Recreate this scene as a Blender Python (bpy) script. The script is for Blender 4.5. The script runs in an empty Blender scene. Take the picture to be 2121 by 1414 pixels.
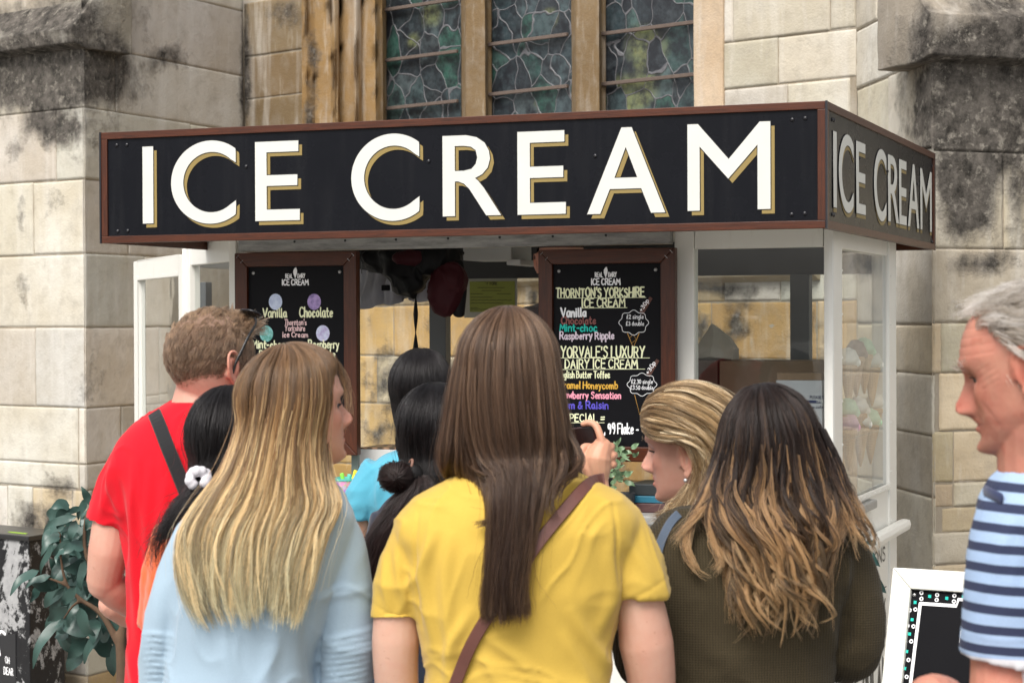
import bpy, bmesh, math, random
import numpy as np
from mathutils import Vector, Matrix
rng = np.random.default_rng(7); random.seed(7)
SC = bpy.context.scene; COL = SC.collection
# ---------------------------------------------------------------- camera
F = 70/36*2121; PITCH = -9.677e-03; ROLL = -4.174e-03; CAMH = 1.70
cp, sp_ = math.cos(PITCH), math.sin(PITCH); cr, sr = math.cos(ROLL), math.sin(ROLL)
_f = np.array([0, cp, sp_]); _u0 = np.array([0, -sp_, cp]); _r0 = np.array([1., 0, 0])
_r = cr*_r0+sr*_u0; _u = -sr*_r0+cr*_u0
CO = np.array([0, 0, CAMH])
cd = bpy.data.cameras.new('camera'); cam = bpy.data.objects.new('camera', cd); COL.objects.link(cam)
cam.matrix_world = Matrix(((_r[0], _u[0], -_f[0], 0), (_r[1], _u[1], -_f[1], 0), (_r[2], _u[2], -_f[2], CAMH), (0, 0, 0, 1)))
cd.lens = 70; cd.sensor_width = 36; cd.clip_start = .05; cd.clip_end = 500
cd.dof.use_dof = True; cd.dof.focus_distance = 5.6; cd.dof.aperture_fstop = 9.5
SC.camera = cam
# ---------------------------------------------------------------- light
SUN_EL, SUN_AZ = math.radians(52), math.radians(204)   # azimuth clockwise from +Y
wd = bpy.data.worlds.new('World'); SC.world = wd; wd.use_nodes = True
nt = wd.node_tree; bg = nt.nodes['Background']
sky = nt.nodes.new('ShaderNodeTexSky'); sky.sky_type = 'NISHITA'; sky.sun_disc = False
sky.sun_elevation = SUN_EL; sky.sun_rotation = SUN_AZ; sky.air_density = 1.0; sky.dust_density = 4.0; sky.ozone_density = 1.0
hs = nt.nodes.new('ShaderNodeHueSaturation'); hs.inputs['Saturation'].default_value = .22
nt.links.new(sky.outputs[0], hs.inputs['Color']); nt.links.new(hs.outputs[0], bg.inputs[0]); bg.inputs[1].default_value = .122
sl = bpy.data.lights.new('sun', 'SUN'); sl.energy = 2.05; sl.angle = math.radians(34); sl.color = (1, .95, .88)
so = bpy.data.objects.new('sun', sl); COL.objects.link(so)
sd = Vector((math.sin(SUN_AZ)*math.cos(SUN_EL), math.cos(SUN_AZ)*math.cos(SUN_EL), math.sin(SUN_EL)))
so.rotation_euler = sd.to_track_quat('Z', 'Y').to_euler(); so.location = sd*20
SC.view_settings.view_transform = 'Standard'; SC.view_settings.look = 'None'; SC.view_settings.exposure = .72; SC.view_settings.gamma = 1
SC.render.film_transparent = False
try:
    SC.cycles.max_bounces = 10; SC.cycles.transparent_max_bounces = 24; SC.cycles.transmission_bounces = 8; SC.cycles.use_denoising = True
    SC.cycles.sample_clamp_indirect = 6
except Exception: pass
# ---------------------------------------------------------------- projection helpers
def ray(px, py): return _r*(px-1060.5)/F-_u*(py-707)/F+_f
def at(px, py, Y):                                     # photo point at depth Y
    R = ray(px, py); return CO+R*(Y/R[1])
def onplane(px, py, P, n):
    R = ray(px, py); return CO+R*(((P-CO)@n)/(R@n))
def topx(V):                                           # world (N,3) -> photo pixels
    d = np.asarray(V)-CO; w = d@_f
    return 1060.5+F*(d@_r)/w, 707-F*(d@_u)/w
# ---------------------------------------------------------------- numpy noise
def _h(i, j, k, s):
    n = (i*374761393+j*668265263+k*1274126177+s*974711) & 0x7fffffff
    n = ((n ^ (n >> 13))*1103515245) & 0x7fffffff
    n = ((n ^ (n >> 15))*668265263) & 0x7fffffff
    return (n & 0xffffff)/float(0xffffff)
def noise(P, sc=1., seed=0):
    P = np.asarray(P, float)*sc; i = np.floor(P).astype(np.int64); f = P-i; f = f*f*(3-2*f); o = 0
    for a in (0, 1):
        for b in (0, 1):
            for c in (0, 1):
                w = (f[..., 0] if a else 1-f[..., 0])*(f[..., 1] if b else 1-f[..., 1])*(f[..., 2] if c else 1-f[..., 2])
                o = o+w*_h(i[..., 0]+a, i[..., 1]+b, i[..., 2]+c, seed)
    return o*2-1
def fbm(P, sc=1., seed=0, oct=4):
    o = 0; a = 1.; t = 0
    for k in range(oct): o = o+a*noise(P, sc*2**k, seed+k*17); t += a; a *= .5
    return o/t
def sstep(a, b, x): t = np.clip((x-a)/(b-a), 0, 1); return t*t*(3-2*t)
# ---------------------------------------------------------------- objects
def tag(o, label=None, cat=None, group=None, kind=None):
    for k, v in (('label', label), ('category', cat), ('group', group), ('kind', kind)):
        if v: o[k] = v
    return o
def thing(name, loc, label, cat, group=None):
    o = bpy.data.objects.new(name, None); COL.objects.link(o); o.location = Vector([float(x) for x in loc]); o.empty_display_size = .1
    return tag(o, label, cat, group)
def wmat(o):
    m = o.matrix_basis.copy(); p = o
    while p.parent is not None:
        m = p.parent.matrix_basis @ p.matrix_parent_inverse @ m; p = p.parent
    return m
def link(o, parent=None):
    COL.objects.link(o)
    if parent is not None: o.parent = parent; o.matrix_parent_inverse = wmat(parent).inverted()
    return o
class MB:
    """collects raw geometry in world coordinates"""
    def __init__(s): s.v = []; s.f = []; s.n = 0; s.m = []
    def add(s, v, f, mi=0):
        v = np.asarray(v, float).reshape(-1, 3); s.v.append(v); s.f += [tuple(int(i)+s.n for i in q) for q in f]; s.m += [mi]*len(f); s.n += len(v); return s
    def box(s, o, ax, ay, az, mi=0):                   # origin corner + three edge vectors
        o, ax, ay, az = [np.asarray(x, float) for x in (o, ax, ay, az)]
        if np.dot(np.cross(ax, ay), az) < 0: o = o+ax; ax = -ax
        v = [o, o+ax, o+ax+ay, o+ay, o+az, o+ax+az, o+ax+ay+az, o+ay+az]
        return s.add(v, [(3, 2, 1, 0), (4, 5, 6, 7), (0, 1, 5, 4), (1, 2, 6, 5), (2, 3, 7, 6), (3, 0, 4, 7)], mi)
    def loft(s, secs, cap=True, mi=0, closed=True):
        secs = [np.asarray(q, float) for q in secs]; m = len(secs[0]); V = np.concatenate(secs); fs = []
        for i in range(len(secs)-1):
            for j in range(m if closed else m-1):
                k = (j+1) % m; fs.append((i*m+j, i*m+k, (i+1)*m+k, (i+1)*m+j))
        if cap: fs += [tuple(range(m-1, -1, -1)), tuple((len(secs)-1)*m+j for j in range(m))]
        return s.add(V, fs, mi)
    def tube(s, pts, rad, m=12, flat=1., up=None, mi=0):
        """rounded-end tapered tube; rad number, list, or list of (a,b)"""
        pts = np.asarray(pts, float); n = len(pts)
        rad = [rad]*n if np.isscalar(rad) else list(rad); rad = [(r, r*flat) if np.isscalar(r) else r for r in rad]
        T = np.gradient(pts, axis=0); T /= np.linalg.norm(T, axis=1)[:, None]+1e-12
        u = np.array(up if up is not None else ((0, 0, 1.) if abs(T[0][2]) < .9 else (0, 1., 0)), float); secs = []
        th = np.arange(m)*2*math.pi/m
        def ring(c, A, B, a, b): return c+np.cos(th)[:, None]*A*a+np.sin(th)[:, None]*B*b
        for i in range(n):
            A = np.cross(T[i], u); A /= np.linalg.norm(A)+1e-12; B = np.cross(A, T[i])*1.; 
            a, b = rad[i]
            if i == 0:
                for q in (.15, .5, .8): secs.append(ring(pts[0]-T[0]*min(a, b)*math.sqrt(1-q*q), A, B, a*q, b*q))
            secs.append(ring(pts[i], A, B, a, b))
            if i == n-1:
                for q in (.8, .5, .15): secs.append(ring(pts[-1]+T[-1]*min(a, b)*math.sqrt(1-q*q), A, B, a*q, b*q))
            if up is None: u = np.cross(A, T[i])*1. if abs(np.dot(u, T[i])) > .5 else u
        # ring goes A->B with B=AxT ; orientation fixed by recalculation
        return s.loft(secs, True, mi)
    def ell(s, c, r, M=None, nu=20, nv=12, mi=0):
        M = np.eye(3) if M is None else np.asarray(M); V = []; 
        for i in range(1, nv):
            p = math.pi*i/nv
            for j in range(nu):
                q = 2*math.pi*j/nu; V.append((r[0]*math.sin(p)*math.cos(q), r[1]*math.sin(p)*math.sin(q), r[2]*math.cos(p)))
        V += [(0, 0, r[2]), (0, 0, -r[2])]; fs = []; N = (nv-1)*nu
        for i in range(nv-2):
            for j in range(nu):
                k = (j+1) % nu; fs.append((i*nu+j, (i+1)*nu+j, (i+1)*nu+k, i*nu+k))
        for j in range(nu):
            k = (j+1) % nu; fs.append((N, j, k)); fs.append((N+1, (nv-2)*nu+k, (nv-2)*nu+j))
        return s.add(np.array(V)@M.T+np.asarray(c), fs, mi)
    def mesh(s, name, recalc=True):
        me = bpy.data.meshes.new(name); me.from_pydata(np.concatenate(s.v).tolist(), [], s.f)
        if recalc:
            bm = bmesh.new(); bm.from_mesh(me); bmesh.ops.recalc_face_normals(bm, faces=bm.faces); bm.to_mesh(me); bm.free()
        return me
    def build(s, name, mats, parent=None, smooth=False, bevel=0, recalc=True, seg=2):
        me = s.mesh(name, recalc); mats = mats if isinstance(mats, (list, tuple)) else [mats]
        for m in mats: me.materials.append(m)
        if len(mats) > 1 and len(me.polygons) == len(s.m): me.polygons.foreach_set('material_index', s.m)
        if bevel:
            bm = bmesh.new(); bm.from_mesh(me); bmesh.ops.remove_doubles(bm, verts=bm.verts, dist=1e-5)
            es = [e for e in bm.edges if len(e.link_faces) == 2 and e.calc_face_angle(0) > .5]
            bmesh.ops.bevel(bm, geom=es, offset=bevel, segments=seg, profile=.6, affect='EDGES', clamp_overlap=True); bm.to_mesh(me); bm.free()
        if smooth: me.polygons.foreach_set('use_smooth', [True]*len(me.polygons))
        o = bpy.data.objects.new(name, me); return link(o, parent)
def finish(o): return o
def attr(me, name, arr, typ='FLOAT'):
    a = me.attributes.new(name, typ, 'POINT'); arr = np.asarray(arr, np.float32)
    if typ == 'FLOAT': a.data.foreach_set('value', arr.ravel())
    else:
        if arr.shape[1] == 3: arr = np.concatenate([arr, np.ones((len(arr), 1), np.float32)], 1)
        a.data.foreach_set('color', arr.ravel())
def verts(me):
    a = np.empty(len(me.vertices)*3, np.float32); me.vertices.foreach_get('co', a); return a.reshape(-1, 3).astype(float)
def setverts(me, V): me.vertices.foreach_set('co', np.asarray(V, np.float32).ravel()); me.update()
def norms(me):
    a = np.empty(len(me.vertices)*3, np.float32); me.vertex_normals.foreach_get('vector', a); return a.reshape(-1, 3).astype(float)
# ---------------------------------------------------------------- materials
class NT:
    def __init__(s, name):
        s.m = bpy.data.materials.new(name); s.m.use_nodes = True; s.t = s.m.node_tree; s.b = s.t.nodes['Principled BSDF']
    def n(s, typ, **kw):
        o = s.t.nodes.new('ShaderNode'+typ)
        for k, v in kw.items():
            if k.startswith('i_'):
                key = k[2:]; key = int(key) if key.isdigit() else key.replace('_', ' ')
                if hasattr(v, 'is_output'): s.t.links.new(v, o.inputs[key])
                else: o.inputs[key].default_value = v
            else: setattr(o, k, v)
        return o
    def l(s, a, b): s.t.links.new(a, b)
    def set(s, **kw):
        for k, v in kw.items():
            k = k.replace('_', ' ')
            if hasattr(v, 'is_output'): s.l(v, s.b.inputs[k])
            else: s.b.inputs[k].default_value = v
        return s
    def pos(s): return s.n('NewGeometry').outputs['Position']
    def obj(s): return s.n('TexCoord').outputs['Object']
    def vm(s, v, scale): return s.n('Mapping', i_Vector=v, i_Scale=scale).outputs[0]
    def noise(s, v, sc, det=4., rough=.55, dist=0.): return s.n('TexNoise', i_Vector=v, i_Scale=sc, i_Detail=det, i_Roughness=rough, i_Distortion=dist).outputs['Fac']
    def ramp(s, fac, stops):
        r = s.n('ValToRGB', i_Fac=fac); e = r.color_ramp.elements
        while len(e) < len(stops): e.new(.5)
        for q, (p, c) in zip(e, stops): q.position = p; q.color = (*c, 1) if not np.isscalar(c) else (c, c, c, 1)
        return r.outputs[0]
    def math(s, op, a, b=0., c=0.): return s.n('Math', operation=op, i_0=a, i_1=b, i_2=c).outputs[0]
    def mix(s, fac, a, b, bt='MIX'):
        o = s.n('MixRGB', blend_type=bt)
        for k, v in (('Fac', fac), ('Color1', a), ('Color2', b)):
            if hasattr(v, 'is_output'): s.l(v, o.inputs[k])
            else: o.inputs[k].default_value = (*v, 1) if not np.isscalar(v) and len(v) == 3 else v
        return o.outputs[0]
    def attr(s, name): return s.n('Attribute', attribute_name=name)
    def bump(s, h, strength=.3, dist=.01, prev=None):
        o = s.n('Bump', i_Height=h, i_Strength=strength, i_Distance=dist)
        if prev is not None: s.l(prev, o.inputs['Normal'])
        return o.outputs[0]
def c4(c): return (*c, 1)
def hx(h):                                             # sRGB hex -> linear
    return tuple((v/12.92 if v <= .04045 else ((v+.055)/1.055)**2.4) for v in (int(h[i:i+2], 16)/255 for i in (0, 2, 4)))
def plain(name, c, rough=.5, var=.12, sc=12., bump=.0, metal=0., spec=.5, bsc=80.):
    t = NT(name); p = t.pos(); f = t.noise(p, sc)
    t.set(Base_Color=t.mix(f, tuple(x*(1-var) for x in c), tuple(min(1, x*(1+var)) for x in c)), Roughness=rough, Metallic=metal, Specular_IOR_Level=spec)
    if bump: t.set(Normal=t.bump(t.noise(p, bsc), bump, .002))
    return t.m
# ================================================================ church wall
def gp(px, Y): p = at(px, 667, Y); return p[:2]
D3 = 8.35; D2 = D3*1.3154; D4 = D3*.882; D1 = D2*.8836
W3 = gp(1775, D3); W2 = gp(508, D2); W4 = gp(1932, D4); W1 = gp(176, D1)
_d = np.array([-1.33, 1.]); W0 = W1+_d/np.linalg.norm(_d)*2.2
_d = np.array([.93, .37]); W5 = W4+_d/np.linalg.norm(_d)*2.5
def zat(px, py, P, Q):                                 # height where the pixel meets the vertical plane PQ
    d = np.append(Q-P, 0); n = np.array([d[1], -d[0], 0]); return onplane(px, py, np.append(P, 0), n)[2]
def plan(px, P, Q):                                    # s along PQ where photo column px (at eye level) meets it
    R = ray(px, 667)[:2]; d = (Q-P)/np.linalg.norm(Q-P); A = np.array([[R[0], -d[0]], [R[1], -d[1]]]); k = np.linalg.solve(A, P); return k[1]
def stone_mat():
    t = NT('limestone'); p = t.pos(); col = t.attr('col').outputs['Color']; soot = t.attr('soot').outputs['Fac']; 
    n1 = t.noise(p, 2.2, 6, .6); n2 = t.noise(p, 14, 6, .65); n3 = t.noise(t.vm(p, (1, 1, .22)), 22, 5, .6); n4 = t.noise(p, 90, 4, .6)
    c = t.mix(t.ramp(n1, [(.35, .0), (.62, .8)]), col, t.mix(.6, col, (.66, .58, .45), 'MULTIPLY'))
    c = t.mix(t.ramp(t.noise(p, 4.5, 7, .7), [(.52, 0.), (.72, .26)]), c, (.30, .28, .25)); c = t.mix(t.ramp(n2, [(.50, 0.), (.74, .38)]), c, (.27, .235, .19)); c = t.mix(t.ramp(t.noise(t.vm(p, (1, 1, .12)), 9, 5, .6), [(.52, 0.), (.70, .35)]), c, (.66, .64, .60))
    c = t.mix(t.ramp(n3, [(.58, 0.), (.8, .35)]), c, (.60, .57, .50))
    c = t.mix(t.ramp(n4, [(.68, 0.), (.76, .6)]), c, (.13, .11, .09))
    m = t.math('ADD', soot, t.math('MULTIPLY', t.math('SUBTRACT', t.noise(p, 7, 8, .72), .5), .9))
    dark = t.mix(t.ramp(t.noise(p, 15, 8, .75), [(.36, 0.), (.66, 1.)]), (.011, .010, .009), (.135, .12, .105))
    m2 = t.ramp(m, [(.28, 0.), (.60, .97)])
    c = t.mix(t.math('MULTIPLY', m2, t.math('MINIMUM', t.math('MULTIPLY', soot, 6.), 1.)), c, dark)
    sp = t.math('MULTIPLY', t.ramp(t.noise(p, 26, 7, .72), [(.54, 0.), (.66, 1.)]), t.math('MULTIPLY', m2, .55))
    c = t.mix(sp, c, (.36, .33, .28))
    h = t.math('ADD', t.math('MULTIPLY', n2, .6), t.math('MULTIPLY', n4, .35)); h = t.math('ADD', h, t.math('MULTIPLY', t.noise(p, 7, 8, .72), t.math('MULTIPLY', m2, 1.6)))
    t.set(Base_Color=c, Roughness=.93, Specular_IOR_Level=.2, Normal=t.bump(h, .55, .012)); return t.m
STONE = stone_mat()
PALE = (.60, .565, .495); GREY = (.56, .535, .48); GOLD = (.42, .255, .10); BUFF = (.55, .46, .33); COOL = (.56, .54, .495)
def blob(px, py, x, y, rx, ry, a=0.):
    c, s = math.cos(a), math.sin(a); dx = px-x; dy = py-y; return np.exp(-(((dx*c+dy*s)/rx)**2+((-dx*s+dy*c)/ry)**2))
def soot_at(V):
    x, y = topx(V); n = fbm(V, 3.5, 5, 4)*.35; o = 0
    o = np.maximum(o, 1.2*blob(x, y, 85, 150, 190, 95, -.1)); o = np.maximum(o, .9*blob(x, y, 100, 40, 190, 60)); o = np.maximum(o, .7*blob(x, y, 110, 260, 130, 60, .3)); o = np.maximum(o, .85*blob(x, y, 225, 130, 70, 70)); o = np.maximum(o, .55*blob(x, y, 40, 300, 45, 60, .6))
    o = np.maximum(o, .42*blob(x, y, 50, 590, 26, 48)); o = np.maximum(o, .42*blob(x, y, 42, 440, 16, 70)); o = np.maximum(o, .3*blob(x, y, 120, 420, 50, 50)); o = np.maximum(o, .3*blob(x, y, 195, 800, 40, 70))
    o = np.maximum(o, .5*blob(x, y, 350, 120, 70, 40)); o = np.maximum(o, .75*blob(x, y, 508, 120, 14, 160)); o = np.maximum(o, .6*blob(x, y, 80, 1080, 110, 60)); o = np.maximum(o, .55*blob(x, y, 130, 1010, 60, 40))
    o = np.maximum(o, 1.3*blob(x, y, 2060, 200, 165, 190)); o = np.maximum(o, 1.1*blob(x, y, 2005, 400, 65, 120)); o = np.maximum(o, .8*blob(x, y, 2020, 545, 90, 35)); o = np.maximum(o, .75*blob(x, y, 2110, 380, 40, 120)); o = np.maximum(o, .95*blob(x, y, 1910, 70, 32, 90)); o = np.maximum(o, .8*blob(x, y, 1930, 180, 40, 90)); o = np.maximum(o, .5*blob(x, y, 1800, 560, 60, 40))
    o = np.maximum(o, .42*blob(x, y, 2010, 640, 120, 50)); o = np.maximum(o, .6*blob(x, y, 1500, 600, 150, 16)); o = np.maximum(o, .6*blob(x, y, 590, 30, 60, 45)); o = np.maximum(o, .5*blob(x, y, 640, 250, 16, 140))
    o = np.maximum(o, .55*blob(x, y, 650, 120, 18, 150)); o = np.maximum(o, .55*blob(x, y, 800, 780, 70, 120)); o = np.maximum(o, .6*blob(x, y, 790, 900, 80, 60)); o = np.maximum(o, .5*blob(x, y, 1340, 600, 100, 60))
    bx = sstep(735, 745, x)*(1-sstep(1745, 1755, x))*sstep(590, 610, y); o = np.maximum(o, .30*bx); n = n+bx*.55*fbm(V, 9, 25, 4)
    return np.clip(o+n*(o > .08), 0, 1.3)
class Face:
    """one wall face; stones are laid as gently rounded, worn blocks over a mortar bed"""
    def __init__(s, P, Q, off=0.):
        s.P = P; L = np.linalg.norm(Q-P); s.L = L; s.d = (Q-P)/L; s.nrm = np.array([s.d[1], -s.d[0]]); s.V = []; s.F = []; s.C = []; s.n = 0; s.off = off
    def pt(s, S, Z, D): S, Z, D = np.broadcast_arrays(S, Z, D); return np.stack([s.P[0]+s.d[0]*S+s.nrm[0]*(D+s.off), s.P[1]+s.d[1]*S+s.nrm[1]*(D+s.off), Z+0.*S], -1)
    def block(s, s0, s1, z0, z1, col, rough=1., gap=.0018, proud=0.):
        j = lambda k=.002: random.uniform(-k, k)
        s0 += gap+j(); s1 -= gap+j(); z0 += gap+j(); z1 -= gap+j()
        def lin(a, b): n = max(3, int((b-a)/.022)); q = np.linspace(a+.012, b-.012, n); return np.concatenate([[a, a+.004], q, [b-.004, b]])
        if s1-s0 < .035 or z1-z0 < .035: return
        S = lin(s0, s1); Z = lin(z0, z1); SS, ZZ = np.meshgrid(S, Z); e = np.minimum(np.minimum(SS-s0, s1-SS), np.minimum(ZZ-z0, z1-ZZ))
        P = s.pt(SS, ZZ, 0.); er = fbm(P, 9, 3, 4); w = .005+.012*np.abs(fbm(P, 6, 9, 2))
        D = proud+j(.003)-.008*(1-np.sqrt(np.clip(1-(1-np.clip(e/w, 0, 1))**2, 0, 1)))+rough*(.0035*er+.002*noise(P, 45, 4))
        P = s.pt(SS, ZZ, D).reshape(-1, 3); nx, nz = len(S), len(Z); c = np.array(col)*(1+.075*rng.normal())*(1+.012*rng.normal(size=3)); c = np.clip(c, .02, .8)
        s.V.append(P); s.C.append(np.repeat(c[None], len(P), 0))
        i = np.arange(nz-1)[:, None]*nx+np.arange(nx-1)[None]; i = i.ravel()+s.n; s.F.append(np.stack([i, i+1, i+1+nx, i+nx], 1)); s.n += len(P)
    def bed(s, s0, s1, z0, z1, D=-.0055, col=(.33, .29, .23)):
        nx = max(2, int((s1-s0)/.05)); nz = max(2, int((z1-z0)/.05)); SS, ZZ = np.meshgrid(np.linspace(s0, s1, nx), np.linspace(z0, z1, nz))
        P = s.pt(SS, ZZ, D).reshape(-1, 3); s.V.append(P); s.C.append(np.repeat(np.array(col)[None], len(P), 0)); i = (np.arange(nz-1)[:, None]*nx+np.arange(nx-1)[None]).ravel()+s.n
        s.F.append(np.stack([i, i+1, i+1+nx, i+nx], 1)); s.n += len(P)
    def courses(s, zs, s0, s1, palette, lens=(.35, .8), fixed={}, rough=1.):
        s.bed(s0, s1, zs[0], zs[-1])
        for k in range(len(zs)-1):
            cuts = fixed.get(k)
            if cuts is None:
                cuts = [s0]; x = s0+random.uniform(.15, .5)
                while x < s1-.16: cuts.append(x); x += random.uniform(*lens)
                cuts.append(s1)
            for a, b in zip(cuts[:-1], cuts[1:]): s.block(a, b, zs[k], zs[k+1], palette(a, zs[k], k), rough)
    def build(s, name, parent):
        V = np.concatenate(s.V); Fc = np.concatenate(s.F); me = bpy.data.meshes.new(name); me.from_pydata(V.tolist(), [], Fc.tolist())
        attr(me, 'col', np.concatenate(s.C), 'FLOAT_COLOR'); attr(me, 'soot', soot_at(V)); me.materials.append(STONE)
        me.polygons.foreach_set('use_smooth', [True]*len(me.polygons)); o = bpy.data.objects.new(name, me); return link(o, parent)
def stone_from(mb, name, parent, col, sub=.03, bevel=.006):
    me = mb.mesh(name); bm = bmesh.new(); bm.from_mesh(me); bmesh.ops.remove_doubles(bm, verts=bm.verts, dist=1e-5)
    if bevel:
        es = [e for e in bm.edges if len(e.link_faces) == 2 and e.calc_face_angle(0) > .5]; bmesh.ops.bevel(bm, geom=es, offset=bevel, segments=2, profile=.6, affect='EDGES', clamp_overlap=True)
    for it in range(7):
        es = [e for e in bm.edges if e.calc_length() > sub*1.6]
        if not es or len(bm.verts) > 40000: break
        bmesh.ops.subdivide_edges(bm, edges=es, cuts=1, use_grid_fill=True)
    bmesh.ops.triangulate(bm, faces=[f for f in bm.faces if len(f.verts) > 4]); bm.to_mesh(me); bm.free()
    V = verts(me); N = norms(me); V = V+N*(.004*fbm(V, 9, 3, 4)+.002*noise(V, 40, 4))[:, None]; setverts(me, V)
    c = np.repeat(np.array(col)[None], len(V), 0)*(1+.12*fbm(V, 1.7, 21, 2))[:, None]; attr(me, 'col', c, 'FLOAT_COLOR'); attr(me, 'soot', soot_at(V)); me.materials.append(STONE)
    me.polygons.foreach_set('use_smooth', [True]*len(me.polygons)); o = bpy.data.objects.new(name, me); return link(o, parent)
def ext(poly, z0, z1):                                 # vertical prism from plan polygon
    return [[(x, y, z0) for x, y in poly], [(x, y, z1) for x, y in poly]]
church = thing('church', (*W2, 0), 'weathered limestone church wall with buttresses and a stained glass window', 'church')
zl = [-.3]+[zat(176, y, W0, W1) for y in (1400, 1290, 1165, 1015, 962, 845, 678, 525, 370, 222, 92)]
fl = Face(W0, W1); L = fl.L
def sx(*px): return [0]+[plan(q, W0, W1) for q in px if plan(q, W0, W1) > .2]+[L]
fl.courses(zl, 0, L, lambda a, z, k: random.choice([PALE, COOL, PALE, GREY]) if k > 3 else random.choice([BUFF, GREY, BUFF]), fixed={10: [0, L-1.1, L], 9: sx(-40, 118), 8: sx(-60, 70), 7: sx(-100), 6: sx(-120, 72), 5: sx(-120, 160), 4: sx(-120, 160), 3: sx(12, 64, 146), 2: sx(-30, 100)}, rough=.7)
fl.build('buttress_face', church)
fs = Face(W1, W2)
zs2 = zl+[zat(176, -60, W0, W1), zat(176, -190, W0, W1)]
def s2(*px): return [0]+[plan(q, W1, W2) for q in px]+[fs.L]
fs.courses(zs2, 0, fs.L, lambda a, z, k: random.choice([GREY, (.55, .52, .455), (.53, .495, .43)]) if k > 3 else random.choice([BUFF, (.45, .33, .19), GREY]), fixed={11: s2(243), 10: s2(243), 9: s2(397), 8: s2(268), 7: s2(300), 6: s2(330), 5: s2(250), 4: s2(250), 3: s2(190), 12: s2(330)}, rough=.6)
fs.build('buttress_side', church)
# weathered set-off on the left buttress
nl = np.append(fl.nrm, 0); dl = np.append(fl.d, 0); P1 = np.append(W1, 0); zb = zl[-1]
mb = MB(); e = P1+dl*.02; st0 = P1-dl*2.2
def prof(base): return [base+nl*o+np.array([0, 0, z]) for o, z in ((.0, zb-.02), (.085, zb+.0), (.10, zb+.07), (.06, zb+.10), (-.30, zb+.52), (-.30, zb-.02))]
mb.loft([prof(st0), prof(P1-dl*.6), prof(e)]); stone_from(mb, 'set_off', church, (.30, .28, .24))
# window wall
fw = Face(W2, W3); aw = np.append(fw.d, 0); nw = np.append(fw.nrm, 0); Q2 = np.append(W2, 0)
def sw(px): return plan(px, W2, W3)
def zw(px, py): return zat(px, py, W2, W3)
sJ, sG0, sG1 = sw(640), sw(790), sw(1437); zsill = zw(1200, 470)
def pal_gold(a, z, k):
    return random.choice([GOLD, (.40, .27, .125), (.45, .32, .17), (.36, .25, .13)]) if a < sw(1560) else random.choice([PALE, BUFF, COOL])
zc = [-.3]+[zw(1500, y) for y in (1350, 1180, 1010, 860, 745, 625)]
fw.courses(zc, 0, fw.L, lambda a, z, k: random.choice([(.46, .29, .115), (.50, .34, .15), (.42, .27, .12), (.58, .50, .36)]), rough=1.3)
zu = [zc[-1], zw(1500, 560), zw(1500, 470), zw(1500, 395), zw(1500, 285), zw(1500, 187), zw(1500, 90), zw(1500, -20), zw(1500, -160)]
sR = sw(1500)
fw.courses(zu, sR, fw.L, lambda a, z, k: random.choice([PALE, (.57, .54, .48), COOL, (.56, .51, .44), PALE]), fixed={4: [sR, sw(1632), sw(1775)-.03, fw.L], 5: [sR, sw(1612), fw.L], 3: [sR, sw(1672), fw.L], 6: [sR, sw(1520), sw(1720), fw.L]}, rough=.6)
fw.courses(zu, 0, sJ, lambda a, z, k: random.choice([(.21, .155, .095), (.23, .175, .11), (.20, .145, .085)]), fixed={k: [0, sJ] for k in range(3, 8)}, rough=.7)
fw.courses([zc[-1], zu[2]-.03], sJ, sR, lambda a, z, k: random.choice([(.40, .29, .15), (.36, .27, .16)]))
fw.build('window_wall', church)
def wp(s_, d_): p = Q2+aw*s_+nw*d_; return (p[0], p[1])
zt = zw(1100, -170); z0 = zsill-.05
GD = -.34                                              # glass plane behind the wall face
# left jamb mouldings: rolls and hollows stepping in to the glass
def dpt(px, d):                                        # plan point at depth d off the wall face on photo column px
    return wp(plan(px, np.array(wp(0, d)), np.array(wp(fw.L, d))), d)
pj = [dpt(*q) for q in ((628, .012), (638, .018), (647, -.008), (655, -.03), (688, -.045), (696, -.025), (703, -.05), (707, -.10), (733, -.105), (740, -.085), (748, -.115), (753, -.15), (780, -.17), (788, -.215), (795, -.24), (801, GD+.02), (806, GD-.03), (806, GD-.08))]
pj += [wp(sJ-.03, GD-.08), wp(sJ-.03, .012)]
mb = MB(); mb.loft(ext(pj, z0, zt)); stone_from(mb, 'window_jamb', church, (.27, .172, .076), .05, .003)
def glass_s(px):                                       # s on the glass plane for a photo column
    P = np.array(wp(0, GD)); Q = np.array(wp(fw.L, GD)); return plan(px, P, Q)
g0, g1, g2, g3, g4, g5 = [glass_s(q) for q in (802, 958, 1022, 1186, 1256, 1445)]
rj = [(sR+.004, .010), (sw(1440), .010), (sw(1437), -.02), (max(g5, sw(1437)+.06), GD+.05), (max(g5, sw(1437)+.06), GD-.06), (sR+.004, GD-.06)]
mb = MB(); mb.loft(ext([wp(a, d) for a, d in rj], z0, zt)); stone_from(mb, 'window_jamb', church, (.55, .43, .31), .06, .008)
for a, b in ((958, 1021), (1186, 1257)):
    c = [dpt(*q) for q in ((a, GD), (a+1, GD+.04), (a+9, GD+.10), (b-14, GD+.10), (b-9, GD+.03), (b, GD+.01), (b, GD-.06))]+[wp(glass_s(a), GD-.06)]
    mb = MB(); mb.loft(ext(c, z0, zt)); stone_from(mb, 'mullion', church, (.20, .14, .078), .05, .006)
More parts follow.
